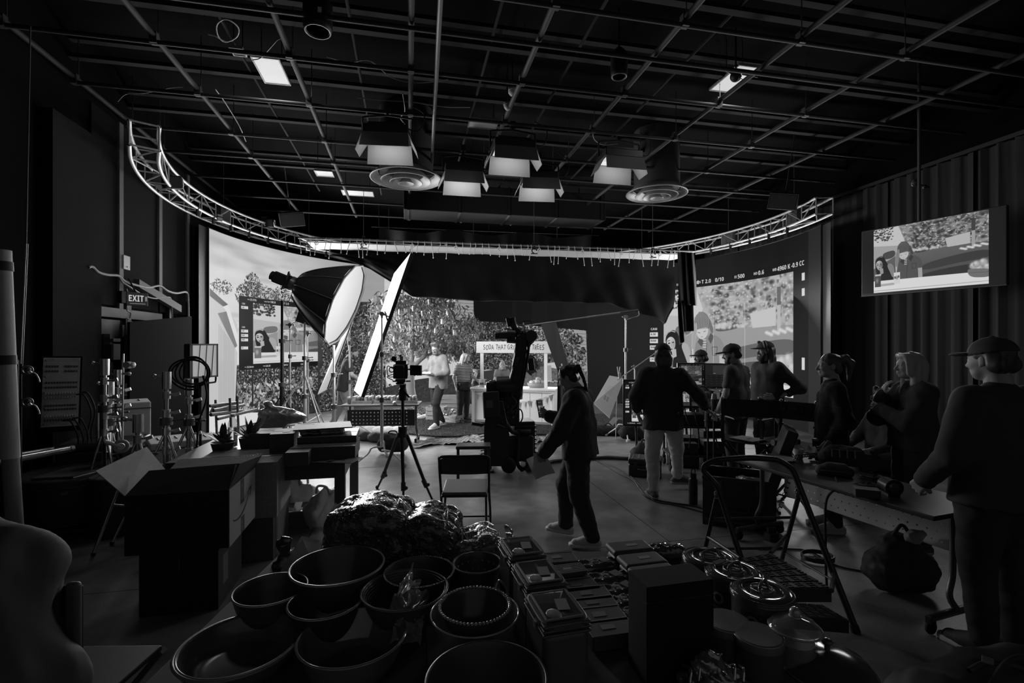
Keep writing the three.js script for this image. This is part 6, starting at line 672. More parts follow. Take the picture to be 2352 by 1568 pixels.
{ // trolley case with an upright pull handle, a roll of shiny pipe behind it
  const p = Fl(112, 1260), t = thing('trolley_case', 'dark rolling case with a tall U-shaped pull handle and bulky corner latch', 'case', [-4.5, 0, -5.45], .45); obj('body', bx(.72, .44, .5, 0, .42, 0, 0, 0, 0, .04), M(.016, .6), t); obj('lid', bx(.74, .07, .52, 0, .67, 0, 0, 0, 0, .03), M(.02, .5), t); obj('corner_guard', [bx(.13, .16, .06, .12, .72, .25, 0, 0, 0, .015), bx(.07, .2, .07, .34, .68, .26, 0, 0, 0, .02)], M(.08, .4, .2), t);
  obj('pull_handle', tube([[-.02, .68, .2], [-.02, 1.02, .2], [-.02, 1.12, .2], [.02, 1.14, .2], [.15, 1.14, .2], [.19, 1.12, .2], [.19, 1.02, .2], [.19, .68, .2]], .014, 60, false, 8, .1), M(.25, .3, .6), t); for (const x of [-.28, .28]) for (const z of [-.18, .18]) obj('caster', [lathe([[0, -.02], [.05, -.02], [.055, 0], [.05, .02], [0, .02]], 16).rotateZ(1.57).translate(x, .055, z), bx(.05, .12, .06, x, .15, z)], mRubber, t);
  const r = thing('pipe', 'long shiny metal pipe lying across the trolley case', 'pipe'); obj('pipe_wall', bar(P(-30, 1066, 4.5), P(165, 1030, 5.1), .035, .035, 16), M(.6, .22, .8), r); obj('cap', bar(P(160, 1031, 5.08), P(168, 1029, 5.11), .038, .038, 16), M(.2, .4, .5), r); const r2 = thing('pipe', 'second shiny pipe lying parallel behind the first', 'pipe'); obj('pipe_wall', bar(P(-20, 1056, 4.7), P(130, 1030, 5.2), .03, .03, 16), M(.5, .25, .8), r2); obj('cap', bar(P(127, 1031, 5.18), P(132, 1030, 5.21), .033, .033, 16), M(.2, .4, .5), r2);
  for (const [q, s] of [[r, -.22], [r2, -.3]]) obj('rest', bar(P(70, 1048, 4.85), P(70, 1130, 4.85).setY(0), .012), mBlackMetal, q);
  const pn = thing('flat_board', 'dark flat board lying tilted on the round drum case', 'panel'); obj('board', slab([P(70, 1102, 4.48), P(175, 1070, 5.0), P(262, 1073, 4.95), P(168, 1097, 4.55)], .015), M(.08, .35), pn); obj('edge', [bar(P(70, 1102, 4.48), P(175, 1070, 5.0), .006), bar(P(168, 1097, 4.55), P(262, 1073, 4.95), .006)], M(.5, .4), pn);
  const dr = thing('drum_case', 'large round black drum case on casters', 'case', [-4.3, .0, -4.85], 0); dr.scale.set(1.4, .68, 1.4); obj('drum', lathe([[0, .12], [.31, .12], [.33, .15], [.33, .72], [.3, .76], [0, .77]], 40), M(.018, .55), dr); obj('lid_rim', [torus(.334, .01, 0, .66, 0, 1.57), torus(.334, .008, 0, .16, 0, 1.57)], M(.04, .4), dr); obj('latch', [bx(.06, .09, .03, -.15, .62, .3, 0, -.4, 0, .006), bx(.04, .05, .03, .18, .6, .28, 0, .5, 0, .006)], M(.12, .4, .5), dr); obj('dolly', bx(.72, .03, .72, 0, .105, 0, 0, .3), M(.03, .6), dr); for (const [x, z] of [[-.28, .26], [.3, .2], [-.24, -.3], [.3, -.26]]) { obj('caster', [lathe([[0, -.018], [.036, -.018], [.042, 0], [.036, .018], [0, .018]], 16).rotateZ(1.57).translate(x, .043, z), bx(.05, .03, .05, x, .085, z)], mRubber, dr); }
  const dr2 = thing('drum_case', 'smaller round black case beside the large drum case', 'case', [-3.72, 0, -4.62], 0); dr2.scale.set(1, .74, 1); obj('drum', lathe([[0, 0], [.2, 0], [.21, .02], [.21, .7], [.19, .73], [0, .735]], 32), M(.025, .55), dr2); obj('lid_rim', torus(.213, .008, 0, .64, 0, 1.57), M(.05, .4), dr2);
}
// heavy chrome stands and their tops
function combo(px, top, d, label, o = {}) {
  const t = stand(px, top, d, label, { r: .026, m: M(.55, .25, .85), spread: .4, legTop: .95, ...o }), p = P(px, top, d), h = p.y;
  obj('receiver', [cy(.04, .04, .16, 0, h - .02, 0, 0, 0, 0, 20), bar([0, h, 0], [-.09, h + .02, 0], .012), ball(.022, -.1, h + .02, 0)], M(.6, .25, .85), t);
  for (let i = 0; i < (o.knobs ?? 4); i++) obj('wing_knob', [cy(.034, .034, .07, 0, h - .16 - i * .17, 0, 0, 0, 0, 16), bar([0, h - .16 - i * .17, 0], [.08, h - .15 - i * .17, .01], .011), bx(.05, .03, .02, .09, h - .15 - i * .17, .01, 0, 0, .3)], M(.6, .28, .8), t); return t;
}
combo(240, 838, 4.9, 'bright chrome combo stand nearest the patch panel, folded legs gleaming', { spread: .22 }); combo(252, 884, 5.0, 'shorter chrome stand nested with the gleaming combo stand', { spread: .2, la: 1.2, knobs: 2 }); combo(272, 862, 5.2, 'slim chrome stand with a round clamp next to the folded combo stands', { spread: .2, r: .016, knobs: 2 });
combo(382, 868, 4.6, 'single chrome stand with stacked knobs rising behind the open carton', { knobs: 4 }); combo(434, 884, 5.0, 'chrome stand bearing the coiled black cable and lit lamp', { knobs: 4 }); combo(317, 966, 4.3, 'short stubby chrome post before the stacked road cases', { knobs: 1, spread: .3 });
{ const r = thing('grip_rod', 'thin pale grip rod with a round clamp by the folded chrome stands', 'rod'); obj('rod', bar(P(283, 812, 4.9), P(281, 1010, 4.9), .009), M(.6, .3, .7), r); obj('grip_head', [cy(.035, .035, .05, ...P(294, 838, 4.9).toArray(), 1.57), bar(P(283, 838, 4.9), P(306, 838, 4.9), .014), ball(.03, ...P(306, 838, 4.9).toArray(), .5, 1, 1), bar(P(281, 858, 4.9), P(296, 858, 4.9), .012), ball(.02, ...P(296, 858, 4.9).toArray())], mSteel, r); obj('foot', bar(P(281, 1010, 4.9), P(281, 1010, 4.9).setY(0), .009), mBlackMetal, r);
  const w = thing('caster_wheel', 'loose pale caster wheel sticking out from the folded stands', 'wheel', P(278, 1025, 4.7), .6); obj('tyre', torus(.05, .018, 0, 0, 0), M(.3, .6), w); obj('hub', [cy(.03, .03, .03, 0, 0, 0, 1.57), bar([0, 0, 0], [-.12, .06, 0], .02)], mSteel, w); obj('stem', bar([-.12, .06, 0], [-.12, -.75, 0], .012), mBlackMetal, w);
  const c = P(441, 852, 4.85), k = thing('cable_coil', 'black cable coiled over the chrome stand in front of the lamp', 'cable', c); for (let i = 0; i < 4; i++) obj('loop', tube(Array.from({ length: 12 }, (_, j) => V(Math.cos(j / 12 * 6.283) * (.15 + .012 * i), Math.sin(j / 12 * 6.283) * (.13 + .02 * (i % 2)) - .01 * i, .03 * i - .04 + .02 * Math.sin(j + i))), .009, 60, true), mRubber, k); obj('tail', tube([[.14, -.04, .05], [.17, -.25, .04], [.1, -.5, .05], [.06, -.75, .02]], .009, 40), mRubber, k);
  const lp = P(468, 828, 5.2), l = thing('panel_lamp', 'boxy lamp head with a shining diffuser face at the LED wall edge', 'lamp', lp, 1.2); l.scale.set(.75, .85, .85); obj('housing', bx(.4, .42, .12, 0, 0, -.06, 0, 0, 0, .02), M(.02, .5), l); obj('frame', [bx(.4, .02, .03, 0, .2, .01), bx(.4, .02, .03, 0, -.2, .01), bx(.02, .42, .03, .19, 0, .01), bx(.02, .42, .03, -.19, 0, .01)], M(.2, .4), l); obj('lamp_face', bx(.36, .38, .01, 0, 0, .01), M(.5, .5, 0, { glow: .28 }), l); for (let i = 0; i < 3; i++) obj('cross_bar', bar([-.1 + i * .1, -.19, .02], [-.07 + i * .1, .19, .02], .006), M(.25, .5), l); obj('yoke', [tube([[-.23, 0, -.06], [-.23, -.28, -.06], [.23, -.28, -.06], [.23, 0, -.06]], .012, 40, false, 6, .1), bar([0, -.28, -.06], [0, -lp.y, -.06], .018)], mBlackMetal, l); areaLight(.4, .34, .36, lp.clone().add(V(.03, 0, .02)), lp.clone().add(V(2, 0, 1.4)));
}
// stacked road cases and boxes near the chrome stands
function boxCase(px, py, d, w, h, dp, turn, label, a = .35) { const p = P(px, py, d).setY(0), t = thing('road_case', label, 'case', p, turn, 'road cases by the wall'); obj('shell', bx(w, h, dp, 0, h / 2, 0, 0, 0, 0, .012), M(a, .75), t); obj('lid_edge', bx(w + .01, .014, dp + .01, 0, h - .07, 0), M(.08, .5, .3), t); for (const s of [-1, 1]) obj('handle', bar([s * .08, h - .0, dp * .1], [s * .08, h - .0, -dp * .2], .01), M(.06, .5), t); return t; }
boxCase(300, 1000, 5.9, .36, 1.08, .5, .7, 'tall upright pale-ended road case behind the grip rod', .4); boxCase(338, 1040, 5.4, .42, .7, .6, .75, 'dark low road case beneath the tall pale-ended one', .1); boxCase(384, 1040, 5.3, .34, .74, .5, .72, 'low pale-ended road case beside the stacked-knob stand', .42); boxCase(452, 1030, 5.5, .42, .72, .5, .7, 'grey road case under the coiled cable', .35);
{ const t = thing('blackout_board', 'wide black board screening the doorway behind the chrome stands', 'board'), q = [onLeft(292, 0, .45), onLeft(436, 0, .3)]; obj('face', slab([q[0].clone().setY(2.05), q[1].clone().setY(2.25), q[1].clone().setY(.0), q[0].clone().setY(.0)], .03), mPit, t); obj('edge_strip', bar(q[1].clone().setY(2.25).add(V(.02, 0, .03)), q[1].clone().setY(1.75).add(V(.02, 0, .03)), .012), M(.5, .5), t);
  const k = thing('pipe_rack', 'low rack of grey pipes and rails at the foot of the sky picture', 'rack'); for (const [a, b, r] of [[[482, 932, 8.6], [545, 925, 9], .03], [[490, 942, 8.5], [560, 930, 9.2], .03], [[484, 952, 8.4], [555, 944, 9], .035], [[500, 962, 8.3], [590, 940, 9], .025]]) obj('rail', bar(P(...a), P(...b), r), M(.18, .4, .4), k); for (const [x, y] of [[495, 930], [528, 926], [545, 922]]) obj('upright', bar(P(x, y - 12, 8.8), P(x + 4, y + 60, 8.7).setY(0), .02), M(.1, .5, .3), k); }

darkest = 0;
// ---------- desk, cartons and bags on the dark side ----------
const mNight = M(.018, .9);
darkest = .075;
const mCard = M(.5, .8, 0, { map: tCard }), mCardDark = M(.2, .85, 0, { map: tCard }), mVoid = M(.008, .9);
const rdir = (l, s) => V(l * Math.cos(ROOM) - s * Math.sin(ROOM), 0, -l * Math.sin(ROOM) - s * Math.cos(ROOM));   // along the room's sides
{
  const fr_ = V(-1.5, 0, -4.42), c = fr_.clone().add(rdir(-.72, .62)), t = thing('desk', 'black desk with deep apron and square legs loaded with boxes and plants', 'desk', c, ROOM), w = 1.44, d = 1.24, h = .76;
  obj('desk_top', bx(w, .04, d, 0, h - .02, 0, 0, 0, 0, .004), M(.012, .35), t); for (const k of [1, -1]) obj('apron', bx(w - .02, .16, .03, 0, h - .12, k * (d / 2 - .02)), M(.01, .5), t); for (const s of [-1, 1]) { obj('side_apron', bx(.03, .16, d - .06, s * (w / 2 - .02), h - .12, 0), M(.012, .4), t); for (const k of [-1, 1]) obj('leg', bx(.09, h - .04, .07, s * (w / 2 - .046), (h - .04) / 2, k * (d / 2 - .037), 0, 0, 0, .003), M(.012, .4), t); }
}
const DT = .762;
function carton(name, label, pos, turn, w, h, d, m, o = {}) { const t = thing(name, label, o.cat ?? 'box', pos, turn, o.group); obj('box_body', bx(w, h, d, 0, h / 2, 0, 0, 0, 0, .003), m, t); obj('lid_seam', [bx(w + .002, .003, .006, 0, h + .0005, 0), bx(.004, h * .3, .003, 0, h * .8, d / 2)], M(.05, .6), t); if (o.label) obj('paper_label', bx(w * .3, .002, d * .3, w * .12, h + .0015, d * .12), M(.5, .7), t); return t; }
{
  const B = 'flat cartons piled on the black desk', at = (px, py, y) => Hh(px, py, y);
  carton('shallow_box', 'wide flat carton at the bottom of the pile on the black desk', at(752, 1045, DT).setY(DT + .001), ROOM, .52, .115, .42, M(.03, .6), { group: B }); carton('shallow_box', 'second flat carton of the pile, edge catching light', at(756, 1012, DT + .117).add(rdir(-.01, .12)).setY(DT + .118), ROOM + .03, .5, .055, .42, M(.05, .4), { group: B });
  for (const [i, [lab, a, w, ry]] of [['torn foil-edged pad above the flat cartons', .3, .44, .1], ['second foil-edged pad with frayed rim', .35, .45, .02], ['smooth dark board lying topmost on the desk pile', .1, .5, .16]].entries()) { const p = at(742, 1012, DT + .117).add(rdir(-.02, .14)).setY(DT + .176 + i * .024), t = thing('stacked_board', lab, 'board', p, ROOM + ry, 'boards topping the desk pile'); obj('sheet_core', i === 2 ? bx(w, .012, .36, 0, .006, 0, 0, 0, 0, .003) : fin(nets([C([-.17, .012, -.12], [.17, .012, -.12], .022, .022, .02), C([-.17, .012, .0], [.17, .012, .0], .022, .022, .03), C([-.17, .012, .12], [.17, .012, .12], .022, .022, .03), CUT([0, -1, 0], [0, .001, 0]), CUT([0, 1, 0], [0, .024, 0])], .009, .008, 40)), M(a, i === 2 ? .6 : .35, i === 2 ? 0 : .3), t); if (i === 2) obj('slot', bx(.12, .002, .02, -.14, .0125, -.12), M(.01, .6), t); }
  carton('narrow_box', 'long narrow carton standing before the flat pile, pale label on top', at(654, 1040, DT).setY(DT + .001), ROOM + .06, .2, .2, .3, M(.05, .6), { label: 1 }); carton('narrow_box', 'lower long carton at the end of the desk row', at(612, 1030, DT).setY(DT + .001), ROOM, .22, .17, .32, M(.05, .6)); carton('narrow_box', 'short dark carton in front of the flat pile', at(688, 1062, DT).setY(DT + .001), ROOM + .02, .18, .11, .24, M(.05, .6));
  const pp = thing('printed_sheet', 'pale printed sheet hanging over the desk corner', 'paper', at(772, 1056, DT + .004).setY(DT + .004), ROOM - .5); obj('paper_sheet', slab([V(-.16, .0, .12), V(.22, .012, .1), V(.2, .012, -.12), V(-.18, 0, -.1)], .004), M(.22, .7), pp); obj('photo', slab([V(-.08, .008, .03), V(.1, .0125, .02), V(.1, .0125, -.07), V(-.08, .008, -.07)], .004), M(.06, .4), pp); obj('tape', bx(.05, .002, .06, .0, .013, .07, 0, .2), M(.1, .4), pp);
  const pot = (px, py, r, h, label, leaf) => { const p = at(px, py, DT).setY(DT + .001), t = thing('potted_plant', label, 'plant', p, rr(0, 6)); obj('pot', lathe([[0, 0], [r * .75, 0], [r, h], [r * 1.02, h], [r * .93, h], [r * .9, h - .02], [0, h - .03]], 28), M(.012, .5), t); for (let i = 0; i < leaf; i++) { const a = rr(0, 6.28), el = rr(.5, 1.4), L = rr(.12, .26), g = sheet(2, 6, (u, v) => V((u - .5) * .05 * Math.sin(3.14 * Math.min(1, v * .96 + .03)), .0, 0).add(V(0, v * L * Math.sin(el) - v * v * .03, v * L * Math.cos(el)))); g.rotateY(a); g.translate(0, h - .02, 0); obj('leaf', g, M(.05, .4), t); } };
  pot(574, 1035, .095, .13, 'leafy plant in a square-shouldered black pot behind the water bottle', 34); pot(512, 1040, .1, .1, 'wispy plant in a low black pot before the water bottle', 26);
  const bt = thing('water_bottle', 'ribbed clear plastic water bottle standing between the two black pots', 'bottle', at(535, 1026, DT).setY(DT + .001)), pr = []; for (let i = 0; i <= 22; i++) { const y = i * .0068; pr.push([.033 + .0014 * Math.sin(i * 1.9), y]); } obj('bottle_body', lathe([[0, .004], [.03, 0], ...pr, [.032, .17], [.022, .196], [.014, .206], [.014, .222]], 28), M(.8, .06, 0, { phys: 1, transmission: .92, thickness: 0 }), bt); obj('water', lathe([[0, .006], [.029, .006], [.03, .14], [0, .14]], 20), M(.6, .02, 0, { phys: 1, transmission: 1, thickness: .05, ior: 1.33 }), bt); obj('cap', cy(.016, .016, .022, 0, .226, 0, 0, 0, 0, 18), M(.7, .5), bt); bt.scale.setScalar(1.35);
}
function bag(name, label, prims, cell, rough, m, o = {}) { const t = thing(name, label, o.cat ?? 'bag', o.at, o.turn ?? 0, o.group); obj('bag_body', fin(nets(prims, cell, rough, o.freq ?? 16, o.str ?? 1)), m, t); for (const h of o.handles ?? []) obj('handle', tube(h, o.hr ?? .012, 24), m, t); return t; }
const mPlastic = M(.5, .25, 0, { phys: 1, transmission: .35, thickness: 0 }), mPoly = M(.34, .22, 0, { phys: 1, transmission: .3, thickness: 0 });
bag('plastic_bag', 'large puffed plastic bag lying on the desk behind the pots', [E([0, .12, 0], [.17, .13, .14], .05), E([.16, .2, 0], [.22, .07, .12], .06), E([.02, .24, .02], [.16, .08, .1], .06), C([-.02, .3, 0], [-.04, .34, 0], .03, .045, .03), CUT([0, -1, 0], [0, .005, 0])], .011, .018, mPoly, { at: Hh(626, 1000, DT).setY(DT + .001), freq: 11, str: 1.6 });
bag('plastic_bag', 'white plastic shopping bag with two upright handles under the desk', [E([0, .12, 0], [.15, .15, .12], .04), E([.0, .26, 0], [.1, .1, .07], .05), E([.14, .16, .03], [.13, .16, .1], .05), CUT([0, -1, 0], [0, .004, 0])], .011, .018, mPlastic, { at: Fl(676, 1180), handles: [[[-.08, .3, .03], [-.07, .43, .03], [.05, .43, .03], [.07, .3, .03]], [[.0, .32, -.04], [.03, .5, -.05], [.1, .49, -.05], [.13, .3, -.03]]], freq: 13 });
bag('plastic_bag', 'round full plastic shopping bag beside the desk leg', [E([0, .14, 0], [.19, .15, .16], .04), C([0, .26, 0], [.02, .36, 0], .08, .03, .06), E([.1, .3, -.02], [.1, .06, .08], .05), CUT([0, -1, 0], [0, .004, 0])], .011, .016, mPlastic, { at: Fl(742, 1208), handles: [[[-.05, .33, .04], [-.03, .4, .05], [.05, .39, .05], [.08, .32, .04]]], freq: 12, str: .6 });
bag('dark_bag', 'crumpled dark bag behind the white handled bag', [E([0, .12, 0], [.14, .13, .12], .04), C([0, .2, 0], [.02, .27, 0], .07, .03, .05), CUT([0, -1, 0], [0, .004, 0])], .013, .018, M(.02, .5), { at: Fl(640, 1172), freq: 12, handles: [[[-.04, .25, 0], [0, .34, 0], [.05, .25, 0]]] });
{ // taped parcel
  const t = carton('taped_box', 'small carton sealed with shiny tape at the foot of the open carton', Fl(652, 1222).add(rdir(0, .18)).setY(0), ROOM + .1, .4, .17, .3, mCardDark); obj('tape', [bx(.4, .003, .07, 0, .1715, .06), bx(.07, .003, .3, .08, .1725, 0), bx(.4, .003, .04, 0, .1715, .13, .02)], M(.35, .12, 0), t); obj('print', sheet(1, 1, (u, v) => V(-.16 + u * .2, .1722, .02 - v * .1)), M(1, .7, 0, { map: canvas(128, 64, (c) => { c.fillStyle = '#6a6a6a'; c.fillRect(0, 0, 128, 64); c.fillStyle = '#2a2a2a'; for (let i = 0; i < 5; i++) c.fillRect(8 + i * 23, 14, 15, 30); }) }), t); obj('side_label', bx(.002, .12, .1, .2015, .09, -.02), M(.25, .6), t);
}
{ // the open carton with its printed smile, on another carton; a third carton behind
  const A = V(-2.47, 0, -3.14), T = ROOM + .02, w = .6, d = .6, c = A.clone().add(V(Math.cos(T) * w / 2 - Math.sin(T) * d / 2, 0, -Math.sin(T) * w / 2 - Math.cos(T) * d / 2)), y0 = .402, h = .385;
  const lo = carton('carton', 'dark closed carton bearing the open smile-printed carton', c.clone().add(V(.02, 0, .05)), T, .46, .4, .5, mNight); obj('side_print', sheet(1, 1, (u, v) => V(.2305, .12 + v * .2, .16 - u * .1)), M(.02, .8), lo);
  const t = thing('open_carton', 'big open carton with flaps up and a curved smile arrow printed on its side', 'box', c.clone().setY(y0), T), m = mCard, f = mNight, hw = w / 2, hd = d / 2;
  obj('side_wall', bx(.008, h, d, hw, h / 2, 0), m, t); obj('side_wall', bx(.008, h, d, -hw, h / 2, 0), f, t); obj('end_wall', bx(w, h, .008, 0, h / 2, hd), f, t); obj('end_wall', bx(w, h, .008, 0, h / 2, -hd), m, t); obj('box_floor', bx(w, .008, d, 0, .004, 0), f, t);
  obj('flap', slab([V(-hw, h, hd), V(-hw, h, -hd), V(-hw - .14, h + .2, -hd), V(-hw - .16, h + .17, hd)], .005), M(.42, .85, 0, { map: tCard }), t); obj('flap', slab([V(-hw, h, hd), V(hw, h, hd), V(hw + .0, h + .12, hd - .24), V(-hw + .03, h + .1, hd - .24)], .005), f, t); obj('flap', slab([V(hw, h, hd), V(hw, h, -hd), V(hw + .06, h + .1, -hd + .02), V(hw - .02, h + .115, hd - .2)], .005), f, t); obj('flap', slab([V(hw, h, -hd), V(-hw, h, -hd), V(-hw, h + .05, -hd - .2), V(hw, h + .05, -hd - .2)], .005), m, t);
  const pr = canvas(512, 512, (k) => { k.fillStyle = '#888888'; k.fillRect(0, 0, 512, 512); for (let i = 0; i < 600; i++) { k.fillStyle = gy(rr(120, 150), .2); k.fillRect(rr(0, 512), rr(0, 512), rr(4, 60), 1); } k.fillStyle = '#2b2b2b'; k.beginPath(); k.moveTo(60, 300); k.quadraticCurveTo(200, 400, 390, 180); k.quadraticCurveTo(250, 430, 60, 316); k.fill(); k.beginPath(); k.moveTo(335, 190); k.quadraticCurveTo(380, 130, 425, 140); k.quadraticCurveTo(425, 195, 400, 235); k.lineTo(388, 230); k.quadraticCurveTo(408, 185, 398, 165); k.quadraticCurveTo(365, 170, 343, 202); k.fill(); k.fillStyle = '#3a3a3a'; k.fillRect(196, 0, 74, 230); k.fillRect(206, 356, 74, 156); k.strokeStyle = '#777'; k.lineWidth = 4; k.beginPath(); k.arc(233, 60, 12, 0, 6.3); k.stroke(); k.beginPath(); k.arc(233, 175, 14, 0, 6.3); k.stroke(); k.strokeRect(222, 400, 22, 26); k.strokeRect(226, 450, 18, 30); });
  obj('printed_face', sheet(1, 1, (u, v) => V(hw + .0048, .002 + v * (h - .004), hd - u * d)), M(1, .8, 0, { map: pr }), t);
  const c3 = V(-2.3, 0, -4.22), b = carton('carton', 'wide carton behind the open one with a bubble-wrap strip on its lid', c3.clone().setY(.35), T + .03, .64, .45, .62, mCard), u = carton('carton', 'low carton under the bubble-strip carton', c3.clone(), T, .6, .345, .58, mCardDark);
  const bw = thing('bubble_wrap', 'thin strip of bubble wrap on the wide carton lid', 'wrap', c3.clone().setY(.803).add(rdir(.05, -.05)), T + .5); obj('film', bx(.2, .003, .05, 0, .0015, 0), M(.5, .2), bw); for (let i = 0; i < 10; i++) for (let k = 0; k < 3; k++) obj('bubble', ball(.009, -.09 + i * .02, .004, -.018 + k * .018, 1, .7, 1, 8), M(.55, .12), bw);
  obj('lid_tape', bx(.64, .002, .05, 0, .4515, .05), M(.2, .3), b);
}
// ---------- the long prop table close to the lens ----------
const TT = .74, tp = (px, py, h = 0) => Hh(px, py, TT + h);
{
  const c = V(-.06, 0, -1.83), t = thing('prop_table', 'long black table covered with bowls, tins and wrapped props', 'table', c, .03), w = 2.1, d = 1.14; obj('table_top', bx(w, .03, d, 0, TT - .016, 0, 0, 0, 0, .006), M(.008, .85), t); for (const a of [-1, -.05, .05, 1]) for (const b of [-1, 1]) obj('leg', bar([a * (w / 2 - .1), TT - .03, b * (d / 2 - .1)], [a * (w / 2 - .06), 0, b * (d / 2 - .06)], .018), mBlackMetal, t); obj('frame_rail', [bx(w - .1, .04, .03, 0, TT - .05, d / 2 - .06), bx(w - .1, .04, .03, 0, TT - .05, -d / 2 + .06)], mBlackMetal, t);
  const s = thing('cardboard_sheet', 'pale cardboard sheet showing between the bowls and the window-lid tins', 'sheet', [-.2, TT, -1.9], ROOM); obj('paper_sheet', bx(.27, .004, 1.1, 0, .002, 0), M(.16, .8, 0, { map: tCard }), s); const s2 = thing('cardboard_sheet', 'torn pale cardboard corner wedged behind the big black-lipped bowl', 'sheet', tp(688, 1298).setY(TT), .5); obj('paper_sheet', slab([V(-.1, .01, .1), V(.06, .004, .16), V(.1, .06, -.1), V(.02, .09, -.12)], .004), M(.3, .8), s2);
}
const bowlProf = (R, h, o = {}) => { const k = o.foot ?? .45, th = o.th ?? .006, out = [], inn = []; for (let i = 0; i <= 10; i++) { const a = i / 10, r = R * (k + (1 - k) * Math.pow(a, o.pow ?? .5)); out.push([r, h * a]); inn.push([Math.max(.001, r - th), th + (h - th) * a + (i === 10 ? .001 : 0)]); } return [[0, 0], ...out, [R + (o.lip ?? .002), h + .002], [R - th / 2, h + th * .6], ...inn.reverse(), [0, th]]; };
function bowl(px, py, rim, R, label, m, o = {}) { const p = Hh(px, py, TT + rim); p.y = TT + (o.sheet ? .0045 : .0005) + (o.up ?? 0); const t = thing(o.name ?? 'mixing_bowl', label, 'bowl', p, 0, 'bowls on the prop table'); obj('bowl_shell', lathe(bowlProf(R, rim, o), 64), m, t); obj('rim', torus(R, o.rim ?? .0028, 0, rim, 0, 1.571, 0, 0, 64), o.rimM ?? M(.2, .25, .1), t); return t; }
const mEnamel = M(.05, .22), mGlaze = M(.14, .1, 0, { phys: 1, clearcoat: 1, clearcoatRoughness: .05 }), tWoodB = grain(256, (u, v) => .42 + .07 * tile(3, u, v, 5) + .06 * tile(5, u, v, 16)), mWoodB = M(.5, .3, 0, { map: tWoodB });
bowl(776, 1297, .16, .172, 'big round black bowl with thick pale lip, farthest of the plain bowls', mEnamel, { foot: .5, rim: .005, rimM: M(.3, .3) }); bowl(622, 1352, .13, .125, 'mid-size mottled stoneware bowl standing nearest the cartons', M(.5, .3, 0, { map: tWoodB }), { foot: .5, rimM: M(.45, .2, .1) }); bowl(748, 1380, .13, .122, 'mid-size drip-glazed bowl between the two largest near bowls', M(.35, .18, 0, { map: tWoodB }), { foot: .45, rimM: M(.5, .15, .2) });
{ const t = bowl(930, 1352, .14, .152, 'wide bowl ribbed inside with concentric rings, clear wrapper in it', M(.02, .25), { foot: .35 }); for (let i = 0; i < 14; i++) { const a = (i + .5) / 14, r = .152 * (.35 + .65 * Math.sqrt(a)) - .008; obj('inner_ring', torus(r, .0028, 0, .012 + .128 * a, 0, 1.571, 0, 0, 56), M(.12, .15, .3), t); }
  const w = thing('plastic_wrapper', 'crumpled clear wrapper spilling out of the ringed bowl', 'wrapper', Hh(938, 1392, TT + .12).setY(TT + .08)); obj('film', sheet(16, 24, (u, v) => V((u - .5) * (.1 - .05 * v) + .02 * vnoise(u * 5, v * 6, 2), .02 + .11 * v + .02 * vnoise(u * 7, v * 9, 3), .05 * Math.sin(u * 4 + v * 3) + .045 * vnoise(u * 6, v * 7, 9) - .02 * v)), M(.8, .12, 0, { phys: 1, transmission: .8, thickness: 0 }), w); obj('fold', sheet(10, 14, (u, v) => V((u - .4) * .1, -.03 + .06 * v, .08 + .03 * vnoise(u * 7, v * 6, 4) - .05 * v)), M(.8, .1, 0, { phys: 1, transmission: .7, thickness: 0 }), w); }
{ const t = bowl(963, 1312, .14, .132, 'fine mesh colander with beaded edge behind the ringed bowl', M(.012, .4, .3), { foot: .5, name: 'colander', rim: .0015 }); for (let i = 0; i < 84; i++) { const a = i / 84 * 6.283; obj('rim_bead', ball(.0028, .133 * Math.cos(a), .142, .133 * Math.sin(a), 1, 1, 1, 6), M(.4, .2, .6), t); } for (let i = 0; i < 46; i++) { const a = .1 + i / 46 * 1.9; obj('wire', bar([.128 * Math.cos(a), .13, .128 * Math.sin(a)], [.1 * Math.cos(a), .06, .1 * Math.sin(a)], .0014, .0014, 5), M(.25, .3, .6), t); } }
{ const t = bowl(1096, 1294, .13, .098, 'small black colander with round holes beside the clear-wrapped bundle', M(.014, .25), { foot: .4, name: 'colander', sheet: 1, rim: .0035 }); for (let r = 0; r < 3; r++) for (let i = 0; i < 18; i++) { const a = (i + r * .5) / 18 * 6.283, y = .1 - r * .032, R = .098 * (.4 + .6 * Math.sqrt(y / .13)) - .005; obj('hole', ball(.0055, R * Math.cos(a), y, R * Math.sin(a), 1, 1, 1, 8), M(.35, .2, .4), t); } }
bowl(552, 1479, .075, .175, 'wide shallow turned-wood bowl at the table corner, gleaming inside', M(.75, .22, 0, { map: tWoodB }), { foot: .6, pow: .4, th: .012, rim: .006, rimM: M(.16, .3) }); { const t = bowl(810, 1459, .105, .163, 'wide glossy glazed bowl with wet-looking light streaks in its base', mGlaze, { foot: .6, pow: .45, rimM: M(.35, .15, .1) }); obj('base_disc', lathe([[0, .009], [.09, .009], [.1, .012]], 40), M(.1, .06, 0, { phys: 1, clearcoat: 1 }), t); }
